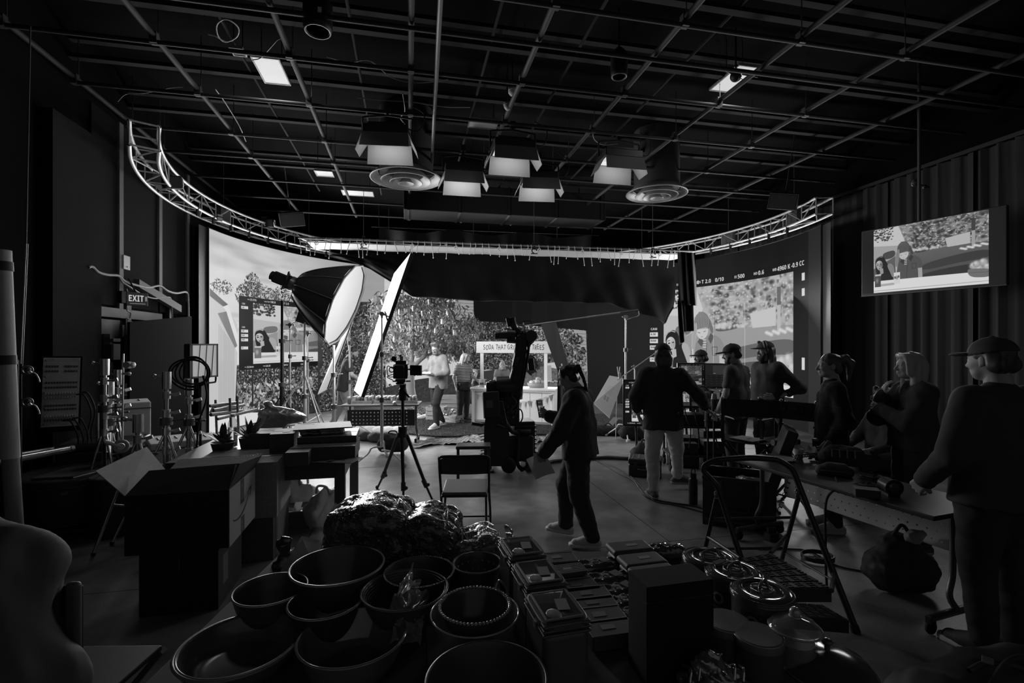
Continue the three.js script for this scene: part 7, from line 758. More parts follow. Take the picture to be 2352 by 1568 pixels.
{ const mg = M(.85, .04, 0, { phys: 1, transmission: .88, thickness: 0, ior: 1.5 }); const t = bowl(1091, 1408, .15, .14, 'large clear glass bowl nesting a beaded bowl', mg, { foot: .4, rim: .003, th: .004, sheet: 1, rimM: M(.5, .1, .1) }); obj('base_ring', torus(.06, .004, 0, .012, 0, 1.571, 0, 0, 40), M(.5, .1, .2), t); const q = t.position.clone(); const b = thing('beaded_bowl', 'dark beaded-rim bowl sitting inside the clear glass bowl', 'bowl', q.setY(TT + .075)); obj('bowl_shell', lathe(bowlProf(.112, .1, { foot: .4 }), 48), M(.014, .2), b); for (let i = 0; i < 60; i++) { const a = i / 60 * 6.283; obj('rim_bead', ball(.0052, .113 * Math.cos(a), .103, .113 * Math.sin(a), 1, 1, 1, 8), M(.4, .12, .4), b); } obj('handle', tube([[.06, .1, -.1], [.075, .13, -.105], [.1, .12, -.07], [.105, .1, -.05]], .004, 16), M(.4, .15, .6), b); }
bowl(1118, 1556, .16, .155, 'dark bowl cut off by the picture edge at the end of the cardboard sheet', M(.012, .35), { foot: .5, rim: .003, rimM: M(.06, .3) });
// film-wrapped bundles at the back of the table
const tCrease = grain(512, (u, v) => { const a = Math.abs(tile(21, u, v, 6)), b = Math.abs(tile(22, u + .3 * tile(24, u, v, 3), v, 14)), c = Math.abs(tile(23, u, v, 34)); return .9 - 1.1 * a - .6 * b - .35 * c; }, false);
function bundle(px, py, w, h, d, label, a, o = {}) { const p = tp(px, py).setY(TT + .001), t = thing('wrapped_bundle', label, 'bundle', p, o.turn ?? 0, 'film-wrapped bundles'); obj('contents', bx(w * .95, h * .93, d * .95, 0, h * .47, 0, 0, 0, 0, .03), M(a * .6, .6), t); const film = fin(nets([...[-1, 0, 1].flatMap((i) => [C([-w * .38, h * .72, i * d * .34], [w * .38, h * .72, i * d * .34], h * .26, h * .26, .03), C([-w * .4, h * .3, i * d * .34], [w * .4, h * .3, i * d * .34], h * .3, h * .3, .05)]), C([0, h * .84, -d * .3], [0, h * .84, d * .3], h * .19, h * .19, .08), CUT([0, -1, 0], [0, .002, 0])], .0075, .006, 34, .8)), fp = film.attributes.position, fu = film.attributes.uv; for (let i = 0; i < fp.count; i++) fu.setXY(i, fp.getX(i) * 3.2 + fp.getY(i) * .8, (fp.getZ(i) - fp.getY(i)) * 3.2); obj('wrapping_film', film, M(a, .2, 0, { phys: 1, clearcoat: 1, clearcoatRoughness: .12, bumpMap: tCrease, bumpScale: .02 }), t); for (let i = 0; i < 16; i++) { const x = rr(-w * .42, w * .42), s = rr(-.06, .06); obj('film_crease', tube([[x, h * .98, -d * .2], [x + s * .5, h * 1.0, 0], [x + s, h * .96, d * .25], [x + s * 1.4, h * .8, d * .44]].map((q) => V(...q)), .0028, 12, false, 5), M(.3, .1, 0), t); } if (o.label) obj('paper_label', bx(w * .34, .004, d * .6, w * .18, h * 1.0, .0, .06), M(.3, .5), t); return t; }
bundle(856, 1288, .3, .28, .28, 'tallest dark bundle bound in glossy film behind the big black bowl', .03); bundle(982, 1290, .235, .235, .27, 'middle film-bound dark bundle beside the tallest one', .035, { turn: -.08 }); bundle(1112, 1292, .28, .14, .26, 'lowest film-wrapped bundle with a paper label', .16, { turn: .1, label: 1 });
{ const t = thing('plastic_sleeve', 'loose twisted clear film hanging beside the tallest bundle', 'film', tp(778, 1290).setY(TT)); obj('film', sheet(10, 20, (u, v) => V((u - .5) * .07 + .02 * Math.sin(v * 7), .01 + .26 * v, .03 * vnoise(u * 5, v * 8, 3) + .02 * Math.sin(u * 6))), M(.7, .12, 0, { phys: 1, transmission: .6, thickness: 0 }), t); obj('knot', ball(.018, 0, .02, 0, 1.4, .7, 1), M(.5, .2), t);
  const k = thing('twisted_foil', 'small knotted foil twist between the cartons and the stoneware bowl', 'foil', tp(652, 1300).setY(TT)); obj('foil_body', fin(nets([C([0, 0, 0], [.01, .06, 0], .05, .02, .02), C([.01, .06, 0], [.0, .1, 0], .016, .034, .02), CUT([0, -1, 0], [0, .002, 0])], .006, .01, 40)), M(.12, .2, .6), k); obj('tie', torus(.02, .004, .01, .066, 0, 1.57), M(.3, .3), k); }
// tall tins with clear window lids
[[1198, 1275, .036, -1.85, 'tall tin with a bright reflection in its window lid, farthest of the three'], [1236, 1340, .088, -1.64, 'middle tall tin with a clear window lid and hanging paper tag'], [1273, 1418, .128, -1.43, 'closest tall tin with a dark window lid and taped paper tag']].forEach(([px, py, x, z, label], i) => {
  const t = thing('window_tin', label, 'tin', [x, TT, z], ROOM + .06, 'tall window-lid tins'), h = .262, w = .135, d = .18; obj('tin_body', bx(w, h - .035, d, 0, (h - .035) / 2, 0, 0, 0, 0, .022), M(.014, .35), t); for (let k = 0; k < 3; k++) obj('lid_rib', bx(w + .006 - k * .001, .008, d + .006, 0, h - .04 + k * .012, 0, 0, 0, 0, .004), M(.02, .25), t); obj('lid_rim', put(plate((() => { const o = []; for (let a = 0; a < 24; a++) { const t2 = a / 24 * 6.283; o.push([Math.sign(Math.cos(t2)) * Math.pow(Math.abs(Math.cos(t2)), .4) * w / 2, Math.sign(Math.sin(t2)) * Math.pow(Math.abs(Math.sin(t2)), .4) * d / 2]); } return o; })(), .012, .004), 0, h - .014, 0, 1.571), M(.016, .3), t);
  obj('window_pane', bx(w - .03, .003, d - .035, 0, h - .006, 0, 0, 0, 0, .001), M(.06, .03, 0, { phys: 1, clearcoat: 1 }), t); obj('window_frame', [bx(w - .022, .005, .005, 0, h - .005, (d - .032) / 2), bx(w - .022, .005, .005, 0, h - .005, -(d - .032) / 2), bx(.005, .005, d - .032, (w - .026) / 2, h - .005, 0), bx(.005, .005, d - .032, -(w - .026) / 2, h - .005, 0)], M(.25, .2, .3), t); obj('paper_tag', bx(.035, .002, .06, .015, h - .002, .01, 0, -.15), M(.16, .7), t); obj('inner_scoop', ball(.022, -.025, h - .004, .05, 1, .15, 1.3), M(.2, .2), t); obj('latch', bx(.006, .02, .02, -w / 2 - .004, h - .04, .02), M(.3, .3, .5), t);
});
// flat boxes, film-wrapped packets and rounded lunch boxes
function flat_(px, py, w, d, h, label, a, kind = 'flat') { const p = tp(px, py, h).setY(TT + .001), nm = { flat: 'flat_box', film: 'film_packet', lunch: 'lunch_box' }[kind], t = thing(nm, label, { flat: 'box', film: 'packet', lunch: 'lunch box' }[kind], p, ROOM + rr(-.05, .05), { flat: 'flat boxes on the prop table', film: 'film-wrapped packets on the prop table', lunch: 'rounded lunch boxes on the prop table' }[kind]);
  if (kind === 'lunch') { obj('lower_tray', bx(w, h * .7, d, 0, h * .35, 0, 0, 0, 0, .035), M(.02, .5), t); obj('lid', bx(w + .008, h * .38, d + .008, 0, h * .82, 0, 0, 0, 0, .035), M(a, .55), t); obj('paper_tag', bx(w * .28, .002, d * .22, .01, h * 1.013, -.0), M(.25, .7), t); obj('clasp', bx(.04, .02, .012, 0, h * .7, -d / 2 - .006), M(.02, .5), t); }
  else if (kind === 'film') { obj('contents', bx(w * .9, h * .8, d * .85, 0, h * .4, 0, 0, 0, 0, .01), M(.04, .6), t); obj('wrapping_film', fin(nets([C([-w * .4, h * .45, -d * .22], [w * .4, h * .45, -d * .22], h * .5, h * .5, .03), C([-w * .4, h * .45, d * .22], [w * .4, h * .45, d * .22], h * .5, h * .5, .03), CUT([0, -1, 0], [0, .001, 0])], .006, .007, 36)), M(.1, .09, 0, { phys: 1, clearcoat: 1, clearcoatRoughness: .06 }), t); obj('paper_tag', bx(w * .25, .002, d * .4, .03, h * 1.04, 0, 0, .4), M(.2, .5), t); }
  else { obj('box_body', bx(w, h, d, 0, h / 2, 0, 0, 0, 0, .008), M(a * .5, .5), t); obj('lid', bx(w + .004, .008, d + .004, 0, h, 0, 0, 0, 0, .003), M(a, .45), t); obj('paper_tag', bx(w * .3, .002, d * .3, -.01, h + .005, 0), M(a * 2.5, .7), t); obj('edge_line', bx(w, .002, .003, 0, h + .005, -d / 2 + .003), M(.4, .3), t); } return t; }
[[1283, 1281, .15, .1, 'flat box with a pale tag, farthest behind the tall tins', .06], [1306, 1315, .15, .11, 'woven-pattern flat box crossed by a band', .1], [1328, 1344, .15, .1, 'flat box printed with faint discs', .06], [1352, 1364, .16, .1, 'rounded flat box with pale tag beside the closest tin', .05], [1366, 1386, .16, .08, 'plain dark slim box after the tagged rounded one', .04], [1382, 1413, .16, .1, 'wide grey slim box next to last in the row', .06], [1402, 1442, .16, .09, 'grey box with a pale smudge tag at the near row end', .06]].forEach(([x, y, w, d, l, a], i) => flat_(x, y, w, d, .05, l, a));
{ const t = flat_(1308, 1314, .13, .08, .058, 'thin lattice tray on the woven-pattern box', .12); for (let i = 0; i < 6; i++) obj('lattice_bar', bx(.13, .003, .004, 0, .064, -.035 + i * .014), M(.2, .4), t); t.position.y += .056; t.scale.set(1, .3, 1); }
[[1372, 1287, 'glossy film packet farthest back by the lunch boxes'], [1398, 1318, 'glossy film packet with bright folds, second from the back'], [1424, 1344, 'film packet with a slanted grey tag'], [1440, 1371, 'film packet with a hooked light streak'], [1450, 1402, 'film packet against the tall black box']].forEach(([x, y, l]) => flat_(x, y, .17, .11, .05, l, .1, 'film'));
[[1446, 1252, 'rounded lunch box with a tag, farthest of the three'], [1475, 1281, 'middle rounded lunch box with a tag'], [1504, 1309, 'rounded lunch box closest to the tall black box']].forEach(([x, y, l]) => flat_(x, y, .19, .11, .085, l, .05, 'lunch')); flat_(1532, 1250, .14, .07, .06, 'narrow shiny-topped case behind the farthest lunch box', .08, 'film');
// lidded enamel pots
[[1629, 1270, 'lidded black enamel pot farthest back, silver tag on its lid'], [1684, 1301, 'middle lidded black enamel pot'], [1750, 1345, 'lidded black enamel pot beside the ladder tread, closest of three']].forEach(([px, py, label], i) => { const p = tp(px, py, .17).setY(TT + .001), t = thing('enamel_pot', label, 'pot', p, .5 + i * .2, 'lidded enamel pots'), R = .098; obj('pot_body', lathe([[0, 0], [R * .94, 0], [R, .012], [R, .13], [R + .006, .136], [R, .142]], 44), M(.012, .14), t); obj('lid', lathe([[R + .004, .142], [R + .006, .15], [R - .01, .158], [R * .72, .16], [R * .66, .153], [R * .5, .152], [0, .157]], 44), M(.012, .08), t); obj('lid_ring', [torus(R + .002, .003, 0, .152, 0, 1.571, 0, 0, 44), torus(R * .66, .002, 0, .157, 0, 1.571, 0, 0, 40)], M(.1, .1, .3), t); obj('lid_handle', [tube([[-.045, .157, .012], [-.035, .178, .0], [.035, .178, 0], [.045, .157, .012]], .006, 20), torus(.036, .003, 0, .16, 0, 1.571)], M(.16, .12, .4), t); obj('printed_label', sheet(12, 1, (u, v) => V(-(R + .001) * Math.cos(u * 1.2 - .5), .03 + v * .08, (R + .001) * Math.sin(u * 1.2 - .5))), M(1, .4, 0, { map: canvas(96, 64, (c) => { c.fillStyle = '#2e2e2e'; c.fillRect(0, 0, 96, 64); c.strokeStyle = '#8d8d8d'; c.lineWidth = 7; c.beginPath(); c.arc(32, 24, 14, 0, 6.3); c.stroke(); c.fillStyle = '#777'; c.fillRect(8, 48, 60, 8); }) }), t); if (!i) obj('silver_tag', bx(.05, .002, .02, -.02, .162, .06, .2), M(.3, .2, .3), t); });
{ const p = Hh(1556, 1334, 1.035), t = thing('black_box', 'tall matt black box standing on end between film packets and enamel pots', 'box', [p.x, TT + .001, p.z], ROOM + .03); darkest = 0; obj('box_body', bx(.225, .295, .12, 0, .148, -.04, 0, 0, 0, .004), M(.006, .95), t); obj('lid_edge', bx(.227, .004, .122, 0, .25, -.04), M(.012, .6), t); darkest = .075;
  for (const [px, py, R, label] of [[1668, 1424, .07, 'pale-lidded round tin half hidden behind the tall black box'], [1741, 1456, .07, 'pale-lidded round tin before the glass jar']]) { const q = tp(px, py, .11).setY(TT + .001), k = thing('round_tin', label, 'tin', q, 0, 'pale-lidded round tins'); obj('tin_body', cy(R, R, .1, 0, .05, 0, 0, 0, 0, 40), M(.02, .3), k); obj('lid', lathe([[R + .003, .085], [R + .003, .108], [R - .004, .112], [0, .111]], 44), M(.12, .5), k); obj('rim_line', torus(R + .002, .002, 0, .108, 0, 1.571, 0, 0, 44), M(.3, .2, .3), k); }
  const g = tp(1826, 1430, .13).setY(TT + .001), j = thing('glass_jar', 'squat glass jar with a knobbed glass lid at the ladder side', 'jar', g), mg = M(.8, .05, 0, { phys: 1, transmission: .85, thickness: 0 }); obj('jar_body', lathe([[0, 0], [.055, 0], [.062, .02], [.06, .1], [.064, .11]], 36), mg, j); obj('lid', lathe([[.074, .112], [.077, .118], [.06, .135], [.02, .146], [.012, .15]], 40), mg, j); obj('lid_rim', torus(.075, .004, 0, .115, 0, 1.571, 0, 0, 40), M(.35, .08, .3), j); obj('knob', [ball(.017, 0, .163, 0), torus(.016, .003, 0, .151, 0, 1.57)], M(.4, .06, .3), j); obj('contents', cy(.054, .056, .07, 0, .04, 0), M(.04, .6), j);
  const pl = tp(1900, 1500, .05), q = thing('pan_lid', 'dark domed pan lid with a bright glint at the table end', 'lid', pl.setY(TT + .001)); obj('dome', lathe([[.13, 0], [.134, .006], [.11, .035], [.05, .055], [0, .06]], 48), M(.02, .16, .2), q); obj('knob', [bar([0, .058, 0], [0, .08, 0], .008), ball(.016, 0, .085, 0, 1, .7, 1)], M(.03, .2), q); obj('rim', torus(.132, .004, 0, .003, 0, 1.571, 0, 0, 48), M(.3, .15, .4), q);
  const f = thing('foil_bag', 'crinkled shiny foil bag at the very front of the prop table', 'bag', tp(1640, 1560, .05).setY(TT + .001)); obj('bag_body', fin(nets([E([0, .035, 0], [.1, .045, .06], .03), C([.02, .06, 0], [-.02, .095, 0], .03, .035, .03), CUT([0, -1, 0], [0, .001, 0])], .005, .014, 42)), M(.3, .16, .7), f); for (let i = 0; i < 7; i++) obj('fold', tube([V(-.08 + i * .025, .06, .03), V(-.07 + i * .025, .085 + .01 * (i % 2), .01), V(-.075 + i * .027, .07, -.03)], .004, 10), M(.6, .12, .7), f); }
{ // tall folding chair near the lens with a dark jacket over its back
  const c = thing('director_chair', 'tall folding chair post showing under the draped dark jacket', 'chair', [-1.54, 0, -1.62], .02); for (const s of [-1, 1]) { obj('back_post', bx(.04, .62, .025, s * .24, .74, .17, 0, 0, 0, .012), M(.015, .5), c); if (s < 0) obj('front_post', bx(.03, .3, .022, s * .24, .68, -.18, 0, 0, 0, .006), M(.015, .5), c); obj('leg', [beam([s * .25, .62, -.2], [-s * .25, .02, -.2], .03, .02), beam([s * .25, .62, .2], [-s * .25, .02, .2], .03, .02)], M(.015, .5), c); } obj('seat', bx(.5, .02, .4, 0, .63, 0, 0, 0, 0, .008), mDark, c); obj('back_cloth', bx(.5, .2, .012, 0, .93, .15, 0, 0, 0, .005), mDark, c);
  const j = thing('jacket', 'soft dark jacket draped over the tall folding chair at the picture edge', 'jacket', [-1.56, .6, -1.38], .2), g = [C([-.26, .5, 0], [.1, .5, 0], .15, .13, .1), C([-.3, .2, 0], [.16, .18, .02], .17, .15, .1), C([.12, .45, .02], [.2, .16, .03], .12, .12, .08), C([-.28, -.05, .02], [.16, -.05, .02], .17, .13, .1), C([.15, .16, .05], [.16, -.16, .04], .12, .1, .05), C([-.2, .62, .02], [.0, .6, .02], .08, .07, .08)]; obj('jacket_body', fin(nets(g, .012, .03, 9, .6)), M(.05, .8, 0, { phys: 1, sheen: .3 }), j); obj('sleeve', fin(nets([C([.2, .3, .1], [.24, .05, .12], .055, .05, .03), C([.24, .05, .12], [.235, -.25, .12], .05, .042, .03)], .009, .012, 14)), M(.012, .8), j); }

darkest = .03;
// ---------- middle and drape side: chairs, carts, cases, ladder, screens ----------
{ const x = (1068 - CX) / FX * 4.45, c = thing('folding_chair', 'black folding chair with grey seat standing alone on the open floor, back turned', 'chair', [x, 0, -4.5], Math.PI + .04); const s = .215;
  for (const k of [-1, 1]) { obj('front_leg', tube([[k * s, .78, -.24], [k * s, .6, -.17], [k * s, .44, -.08], [k * (s + .01), .2, .08], [k * (s + .01), .012, .2]], .012, 30), mBlackMetal, c); obj('rear_leg', bar([k * (s - .03), .43, .12], [k * (s - .02), .012, -.26], .011), mBlackMetal, c); obj('rubber_foot', [bar([k * (s + .01), .05, .18], [k * (s + .01), 0, .206], .016), bar([k * (s - .02), .06, -.236], [k * (s - .02), 0, -.262], .016)], mRubber, c); }
  obj('backrest', sheet(20, 8, (u, v) => { const a = (u - .5) * 2, sq = Math.pow(Math.abs(a), 6); return V(a * (s + .012), .62 + v * .165 - (v > .5 ? .05 * sq * (v - .5) * 2 : -.03 * (1 - a * a) * 0), -.24 + .03 * (1 - a * a) * -1 + .02 - .07 * (1 - v) * -1); }, .012), M(.012, .4), c); obj('top_tube', tube([[-s, .74, -.235], [-s * .9, .785, -.25], [0, .79, -.262], [s * .9, .785, -.25], [s, .74, -.235]], .012, 30), mBlackMetal, c); obj('seat', bx(.4, .035, .4, 0, .445, .02, -.04, 0, 0, .016), M(.11, .45), c); obj('seat_rim', bx(.41, .02, .41, 0, .428, .02, -.04, 0, 0, .009), M(.02, .4), c); obj('cross_bar', [bar([-s, .14, .12], [s, .14, .12], .008), bar([-s + .02, .1, -.21], [s - .02, .1, -.21], .008)], mBlackMetal, c);
  const b = thing('low_bench', 'low black bench end sticking out beside the robot cart', 'bench', [(1086 - CX) / FX * 6, 0, -6.1], .05); obj('top', bx(.42, .04, .26, 0, .5, 0, 0, 0, 0, .01), M(.014, .5), b); for (const i of [-1, 1]) for (const k of [-1, 1]) obj('leg', bar([i * .19, .5, k * .1], [i * .19, 0, k * .1], .012), mBlackMetal, b); }
{ // television hung before the drapes
  const a = P(2007, 605, 7.35), b = P(2271, 561, 6.2), c = a.clone().lerp(b, .5), t = thing('television', 'large television hung on a pole before the black drapes, showing two girls at a counter', 'television', c, Math.atan2(-(b.z - a.z), b.x - a.x)), w = a.distanceTo(b), h = .935; obj('casing', bx(w + .34, h + .06, .07, -.0, -.01, -.036, 0, 0, 0, .012), M(.006, .5), t); obj('screen', sheet(1, 1, (u, v) => V(-w / 2 + u * w, -h / 2 + v * h, .001)), M(.008, .25, 0, { emissive: new THREE.Color(1, 1, 1), emissiveMap: canvas(1400, 960, (k) => feed(k, 0, 0, 1400, 960, 0)) }), t); obj('blank_strip', bx(.15, h, .004, -w / 2 - .08, 0, .0), M(.012, .2), t); obj('lower_lip', bx(w + .34, .01, .02, 0, -h / 2 - .035, .0), M(.12, .4), t); obj('ceiling_pole', bar([-.1, h / 2, -.04], [-.1, DECK - c.y, -.04], .022), M(.05, .5), t); areaLight(5, w, h, c.clone().add(V(-.04, 0, .02)), c.clone().add(V(-3, 0, 1.2)));
  const k = thing('wall_camera', 'small round camera fixed high on the television pole', 'camera', P(2102, 420, 7.0)); obj('dome', ball(.05, 0, 0, 0), M(.04, .2), k); obj('ring', torus(.05, .008, 0, 0, .01, .4), M(.2, .3, .4), k); obj('arm', [bar([0, 0, 0], [.13, -.06, .02], .012), ball(.03, .12, -.06, .02)], mBlackMetal, k); obj('bracket', bar([.13, -.06, .02], [.2, -.06, .0], .012), mBlackMetal, k); }
{ // paired monitors on a video cart
  const m1 = P(1587, 861, 6.75), t = thing('monitor', 'smaller cart monitor showing the garden scene in a data frame', 'monitor', m1, -.12, 'paired cart monitors'); obj('casing', bx(.37, .335, .05, 0, 0, 0, 0, 0, 0, .008), M(.01, .35), t); obj('screen', sheet(1, 1, (u, v) => V(-.17 + u * .34, -.15 + v * .3, .0262)), M(.01, .2, 0, { emissive: new THREE.Color(1, 1, 1), emissiveMap: canvas(512, 420, (c) => { hud(c, 0, 0, 512, 420, 0, 150); c.fillStyle = 'rgba(0,0,0,.35)'; c.fillRect(0, 0, 512, 420); }) }), t); obj('mount', bar([0, -.16, -.03], [0, -.5, -.03], .018), mBlackMetal, t);
  const m2 = P(1650, 862, 6.85), u = thing('monitor', 'dim cart monitor showing a dark software window', 'monitor', m2, -.1, 'paired cart monitors'); obj('casing', bx(.42, .34, .05, 0, 0, 0, 0, 0, 0, .008), M(.012, .35), u); obj('screen', sheet(1, 1, (a, b) => V(-.195 + a * .39, -.155 + b * .31, .0262)), M(.01, .2, 0, { emissive: new THREE.Color(1, 1, 1), emissiveMap: canvas(512, 400, (c) => { c.fillStyle = gy(30); c.fillRect(0, 0, 512, 400); c.fillStyle = gy(48); c.fillRect(150, 20, 350, 160); c.fillStyle = gy(150); c.fillRect(160, 158, 34, 6); c.fillStyle = gy(12); c.fillRect(330, 120, 120, 14); c.fillRect(400, 96, 20, 30); c.fillStyle = gy(110); c.fillRect(420, 110, 14, 12); c.fillStyle = gy(22); c.fillRect(0, 190, 512, 210); c.fillStyle = gy(70); for (let i = 0; i < 20; i++) c.fillRect(20 + (i % 5) * 90, 210 + Math.floor(i / 5) * 44, 24, 4); }) }), u); obj('mount', bar([0, -.17, -.03], [0, -.52, -.03], .018), mBlackMetal, u);
  const base = V((m1.x + m2.x) / 2, 0, -6.98), c = thing('video_cart', 'black shelved video cart crammed with gear under the paired monitors', 'cart', base, -.1); for (const y of [.22, .62, .9]) obj('shelf', bx(.95, .03, .5, 0, y, 0, 0, 0, 0, .006), M(.02, .5), c); for (const i of [-1, 1]) for (const k of [-1, 1]) { obj('post', bar([i * .45, .1, k * .22], [i * .45, 1.1, k * .22], .015), mBlackMetal, c); obj('caster', [lathe([[0, -.02], [.05, -.02], [.06, 0], [.05, .02], [0, .02]], 16).rotateZ(1.57).translate(i * .45, .06, k * .22), bx(.04, .05, .06, i * .45, .11, k * .22)], mRubber, c); } for (const [x, y, w, h] of [[-.25, .31, .36, .15], [.2, .33, .4, .18], [-.2, .71, .44, .14], [.25, .7, .3, .12]]) obj('equipment_box', bx(w, h, .34, x, y, .02, 0, 0, 0, .01), M(.025, .4), c); for (let i = 0; i < 7; i++) obj('cable', tube([[-.4 + i * .13, .9, .25], [-.38 + i * .12, .75, .32], [-.3 + i * .1, .6, .3], [-.35 + i * .13, .35, .3]], .009, 24), mRubber, c);
  const hp = thing('headphones', 'grey padded headphones hung at the cart corner', 'headphones', P(1614, 905, 6.55)); obj('ear_cup', [ball(.055, -.05, 0, 0, .6, 1, 1), ball(.055, .06, -.01, 0, .6, 1, 1)], M(.08, .5), hp); obj('head_band', torus(.075, .012, 0, .03, 0, 0, .2, 0, 20, 3.3), M(.03, .5), hp); obj('hook', bar([0, .1, 0], [0, .1, -.25], .008), mBlackMetal, hp);
  const pp = thing('paper', 'loose pale papers on top of the video cart', 'paper', P(1660, 898, 6.75), .3); obj('paper_sheet', [slab([V(-.16, 0, .1), V(.14, .03, .1), V(.16, .05, -.1), V(-.14, .02, -.1)], .004)], M(.3, .8), pp); obj('rest', bx(.2, .1, .14, 0, -.06, 0, 0, 0, 0, .01), M(.02, .5), pp); obj('clip', bx(.03, .012, .02, -.1, .02, .08), mSteel, pp);
  for (const [px, py, d, label] of [[1626, 948, 6.3, 'clear-capped drink bottle in the cart side holder'], [1640, 930, 6.4, 'steel-topped flask by the drink bottle on the cart']]) { const q = P(px, py, d), f = thing('flask', label, 'bottle', q); obj('flask_body', cy(.04, .04, .26, 0, -.05, 0, 0, 0, 0, 20), M(.02, .3), f); obj('lid', [cy(.038, .03, .07, 0, .115, 0, 0, 0, 0, 18), torus(.04, .005, 0, .08, 0, 1.57)], M(.25, .25, .4), f); obj('holder', [torus(.046, .006, 0, -.1, 0, 1.57), bar([0, -.18, 0], [0, -q.y + .0, 0], .014)], mBlackMetal, f); } }
function dirChair(px, d, turn, label, text) { const x = (px - CX) / FX * d, c = thing('director_chair', label, 'chair', [x, 0, -d], turn, 'tall director chairs'), m = M(.018, .4), cl = M(.012, .85), H = .72; // local: sitter faces +z
  for (const s of [-1, 1]) { obj('back_post', beam([s * .27, .66, -.2], [s * .275, 1.18, -.24], .03, .022), m, c); obj('post_cap', ball(.018, s * .275, 1.185, -.24), M(.35, .3, .6), c); obj('front_post', beam([s * .27, .66, .18], [s * .27, .93, .18], .03, .022), m, c); obj('arm_rest', bx(.055, .025, .46, s * .275, .945, -.02, 0, 0, 0, .01), M(.03, .35), c); obj('side_rail', bx(.03, .04, .48, s * .26, H, -.01), m, c); for (const k of [-1, 1]) obj('leg', beam([s * .26, H - .02, k * .2], [-s * .26, .02, k * .2], .034, .022), m, c); obj('foot_bar', bx(.03, .03, .48, s * .26, .03, 0), m, c); }
  obj('seat', sheet(10, 4, (u, v) => V((u - .5) * .52, H + .015 - .03 * (1 - (2 * u - 1) ** 2), (v - .5) * .4), .006), cl, c); obj('backrest', sheet(12, 4, (u, v) => V((u - .5) * .56, 1.0 + v * .18, -.235 - .025 * (1 - (2 * u - 1) ** 2)), .006), cl, c); obj('foot_rest', [bx(.5, .02, .12, 0, .28, .24), bar([-.24, .28, .2], [-.26, .5, .2], .01), bar([.24, .28, .2], [.26, .5, .2], .01)], m, c); obj('stretcher', bar([-.25, .2, -.2], [.25, .2, -.2], .009), m, c);
  if (text) obj('back_lettering', sheet(8, 1, (u, v) => V(.17 - u * .34, 1.06 + v * .09, -.2485 - .022 * (1 - (1.2 * u - .6) ** 2))), M(1, .8, 0, { map: canvas(512, 128, (k) => { k.fillStyle = '#171717'; k.fillRect(0, 0, 512, 128); k.fillStyle = '#636363'; k.font = 'bold 68px sans-serif'; k.fillText('STUDIO', 6, 78); k.font = '68px sans-serif'; k.fillText('LAB', 300, 78); k.strokeStyle = '#555'; k.lineWidth = 3; k.strokeRect(120, 8, 370, 88); k.font = '20px sans-serif'; k.fillText('CREATE HERE', 190, 120); }) }), c); return c; }
dirChair(1722, 5.35, 2.75, 'empty black director chair directly behind the grey T-shirt man'); dirChair(1832, 5.15, 2.2, 'black director chair lettered on the back, next to the ponytailed woman', 1);
{ const th = thing('thermos', 'brushed steel thermos lying on the lettered chair seat', 'bottle', [(1808 - CX) / FX * 4.95, .775, -4.95], .25); obj('flask_body', cy(.04, .04, .24, 0, 0, 0, 0, 0, 1.571, 24), M(.4, .3, .8), th); obj('cap', cy(.03, .03, .06, -.145, 0, 0, 0, 0, 1.571, 20), M(.3, .35, .7), th); obj('base_band', cy(.041, .041, .03, .11, 0, 0, 0, 0, 1.571, 24), M(.03, .5), th); const p = thing('paper', 'pale printed papers on the nearest director chair seat', 'paper', [(1722 - CX) / FX * 5.25, .742, -5.3], .5); obj('paper_sheet', bx(.22, .006, .28, 0, 0, 0), M(.35, .8), p); obj('print', bx(.06, .001, .02, .0, .0036, .02), M(.05, .8), p);
  const b = Fl(1592, 1158), f = thing('flask', 'tall black insulated bottle standing alone on the floor by the ladder', 'bottle', b); obj('flask_body', lathe([[0, 0], [.045, 0], [.048, .01], [.048, .27], [.035, .29], [.034, .3]], 28), M(.015, .45), f); obj('lid', [cy(.036, .034, .05, 0, .32, 0, 0, 0, 0, 20), torus(.03, .006, 0, .36, 0, 0, .5)], M(.02, .4), f); }
function hardCase(px, py, w, h, d, turn, label) { const t = thing('equipment_case', label, 'case', Fl(px, py), turn, 'black equipment cases on the floor'); obj('case_body', bx(w, h * .68, d, 0, h * .34, 0, 0, 0, 0, .02), M(.016, .55), t); obj('lid', bx(w + .01, h * .32, d + .01, 0, h * .85, 0, 0, 0, 0, .02), M(.02, .5), t); for (let i = 0; i < 5; i++) obj('lid_rib', bx(.02, .012, d * .9, -w * .36 + i * w * .18, h * 1.005, 0, 0, 0, 0, .004), M(.02, .45), t); for (const s of [-1, 1]) obj('latch', bx(.05, .07, .02, s * w * .28, h * .68, d / 2 + .01, 0, 0, 0, .005), M(.04, .4, .2), t); obj('handle', tube([[-.08, h * .5, d / 2 + .01], [-.07, h * .46, d / 2 + .04], [.07, h * .46, d / 2 + .04], [.08, h * .5, d / 2 + .01]], .01, 20), M(.02, .5), t); }
hardCase(1482, 1090, .42, .24, .32, -.3, 'small black equipment case beside the khakis'); hardCase(1568, 1068, .4, .42, .3, -.1, 'upright black equipment case behind the khakis'); hardCase(1640, 1062, .5, .5, .36, .1, 'large black equipment case under the video cart front');
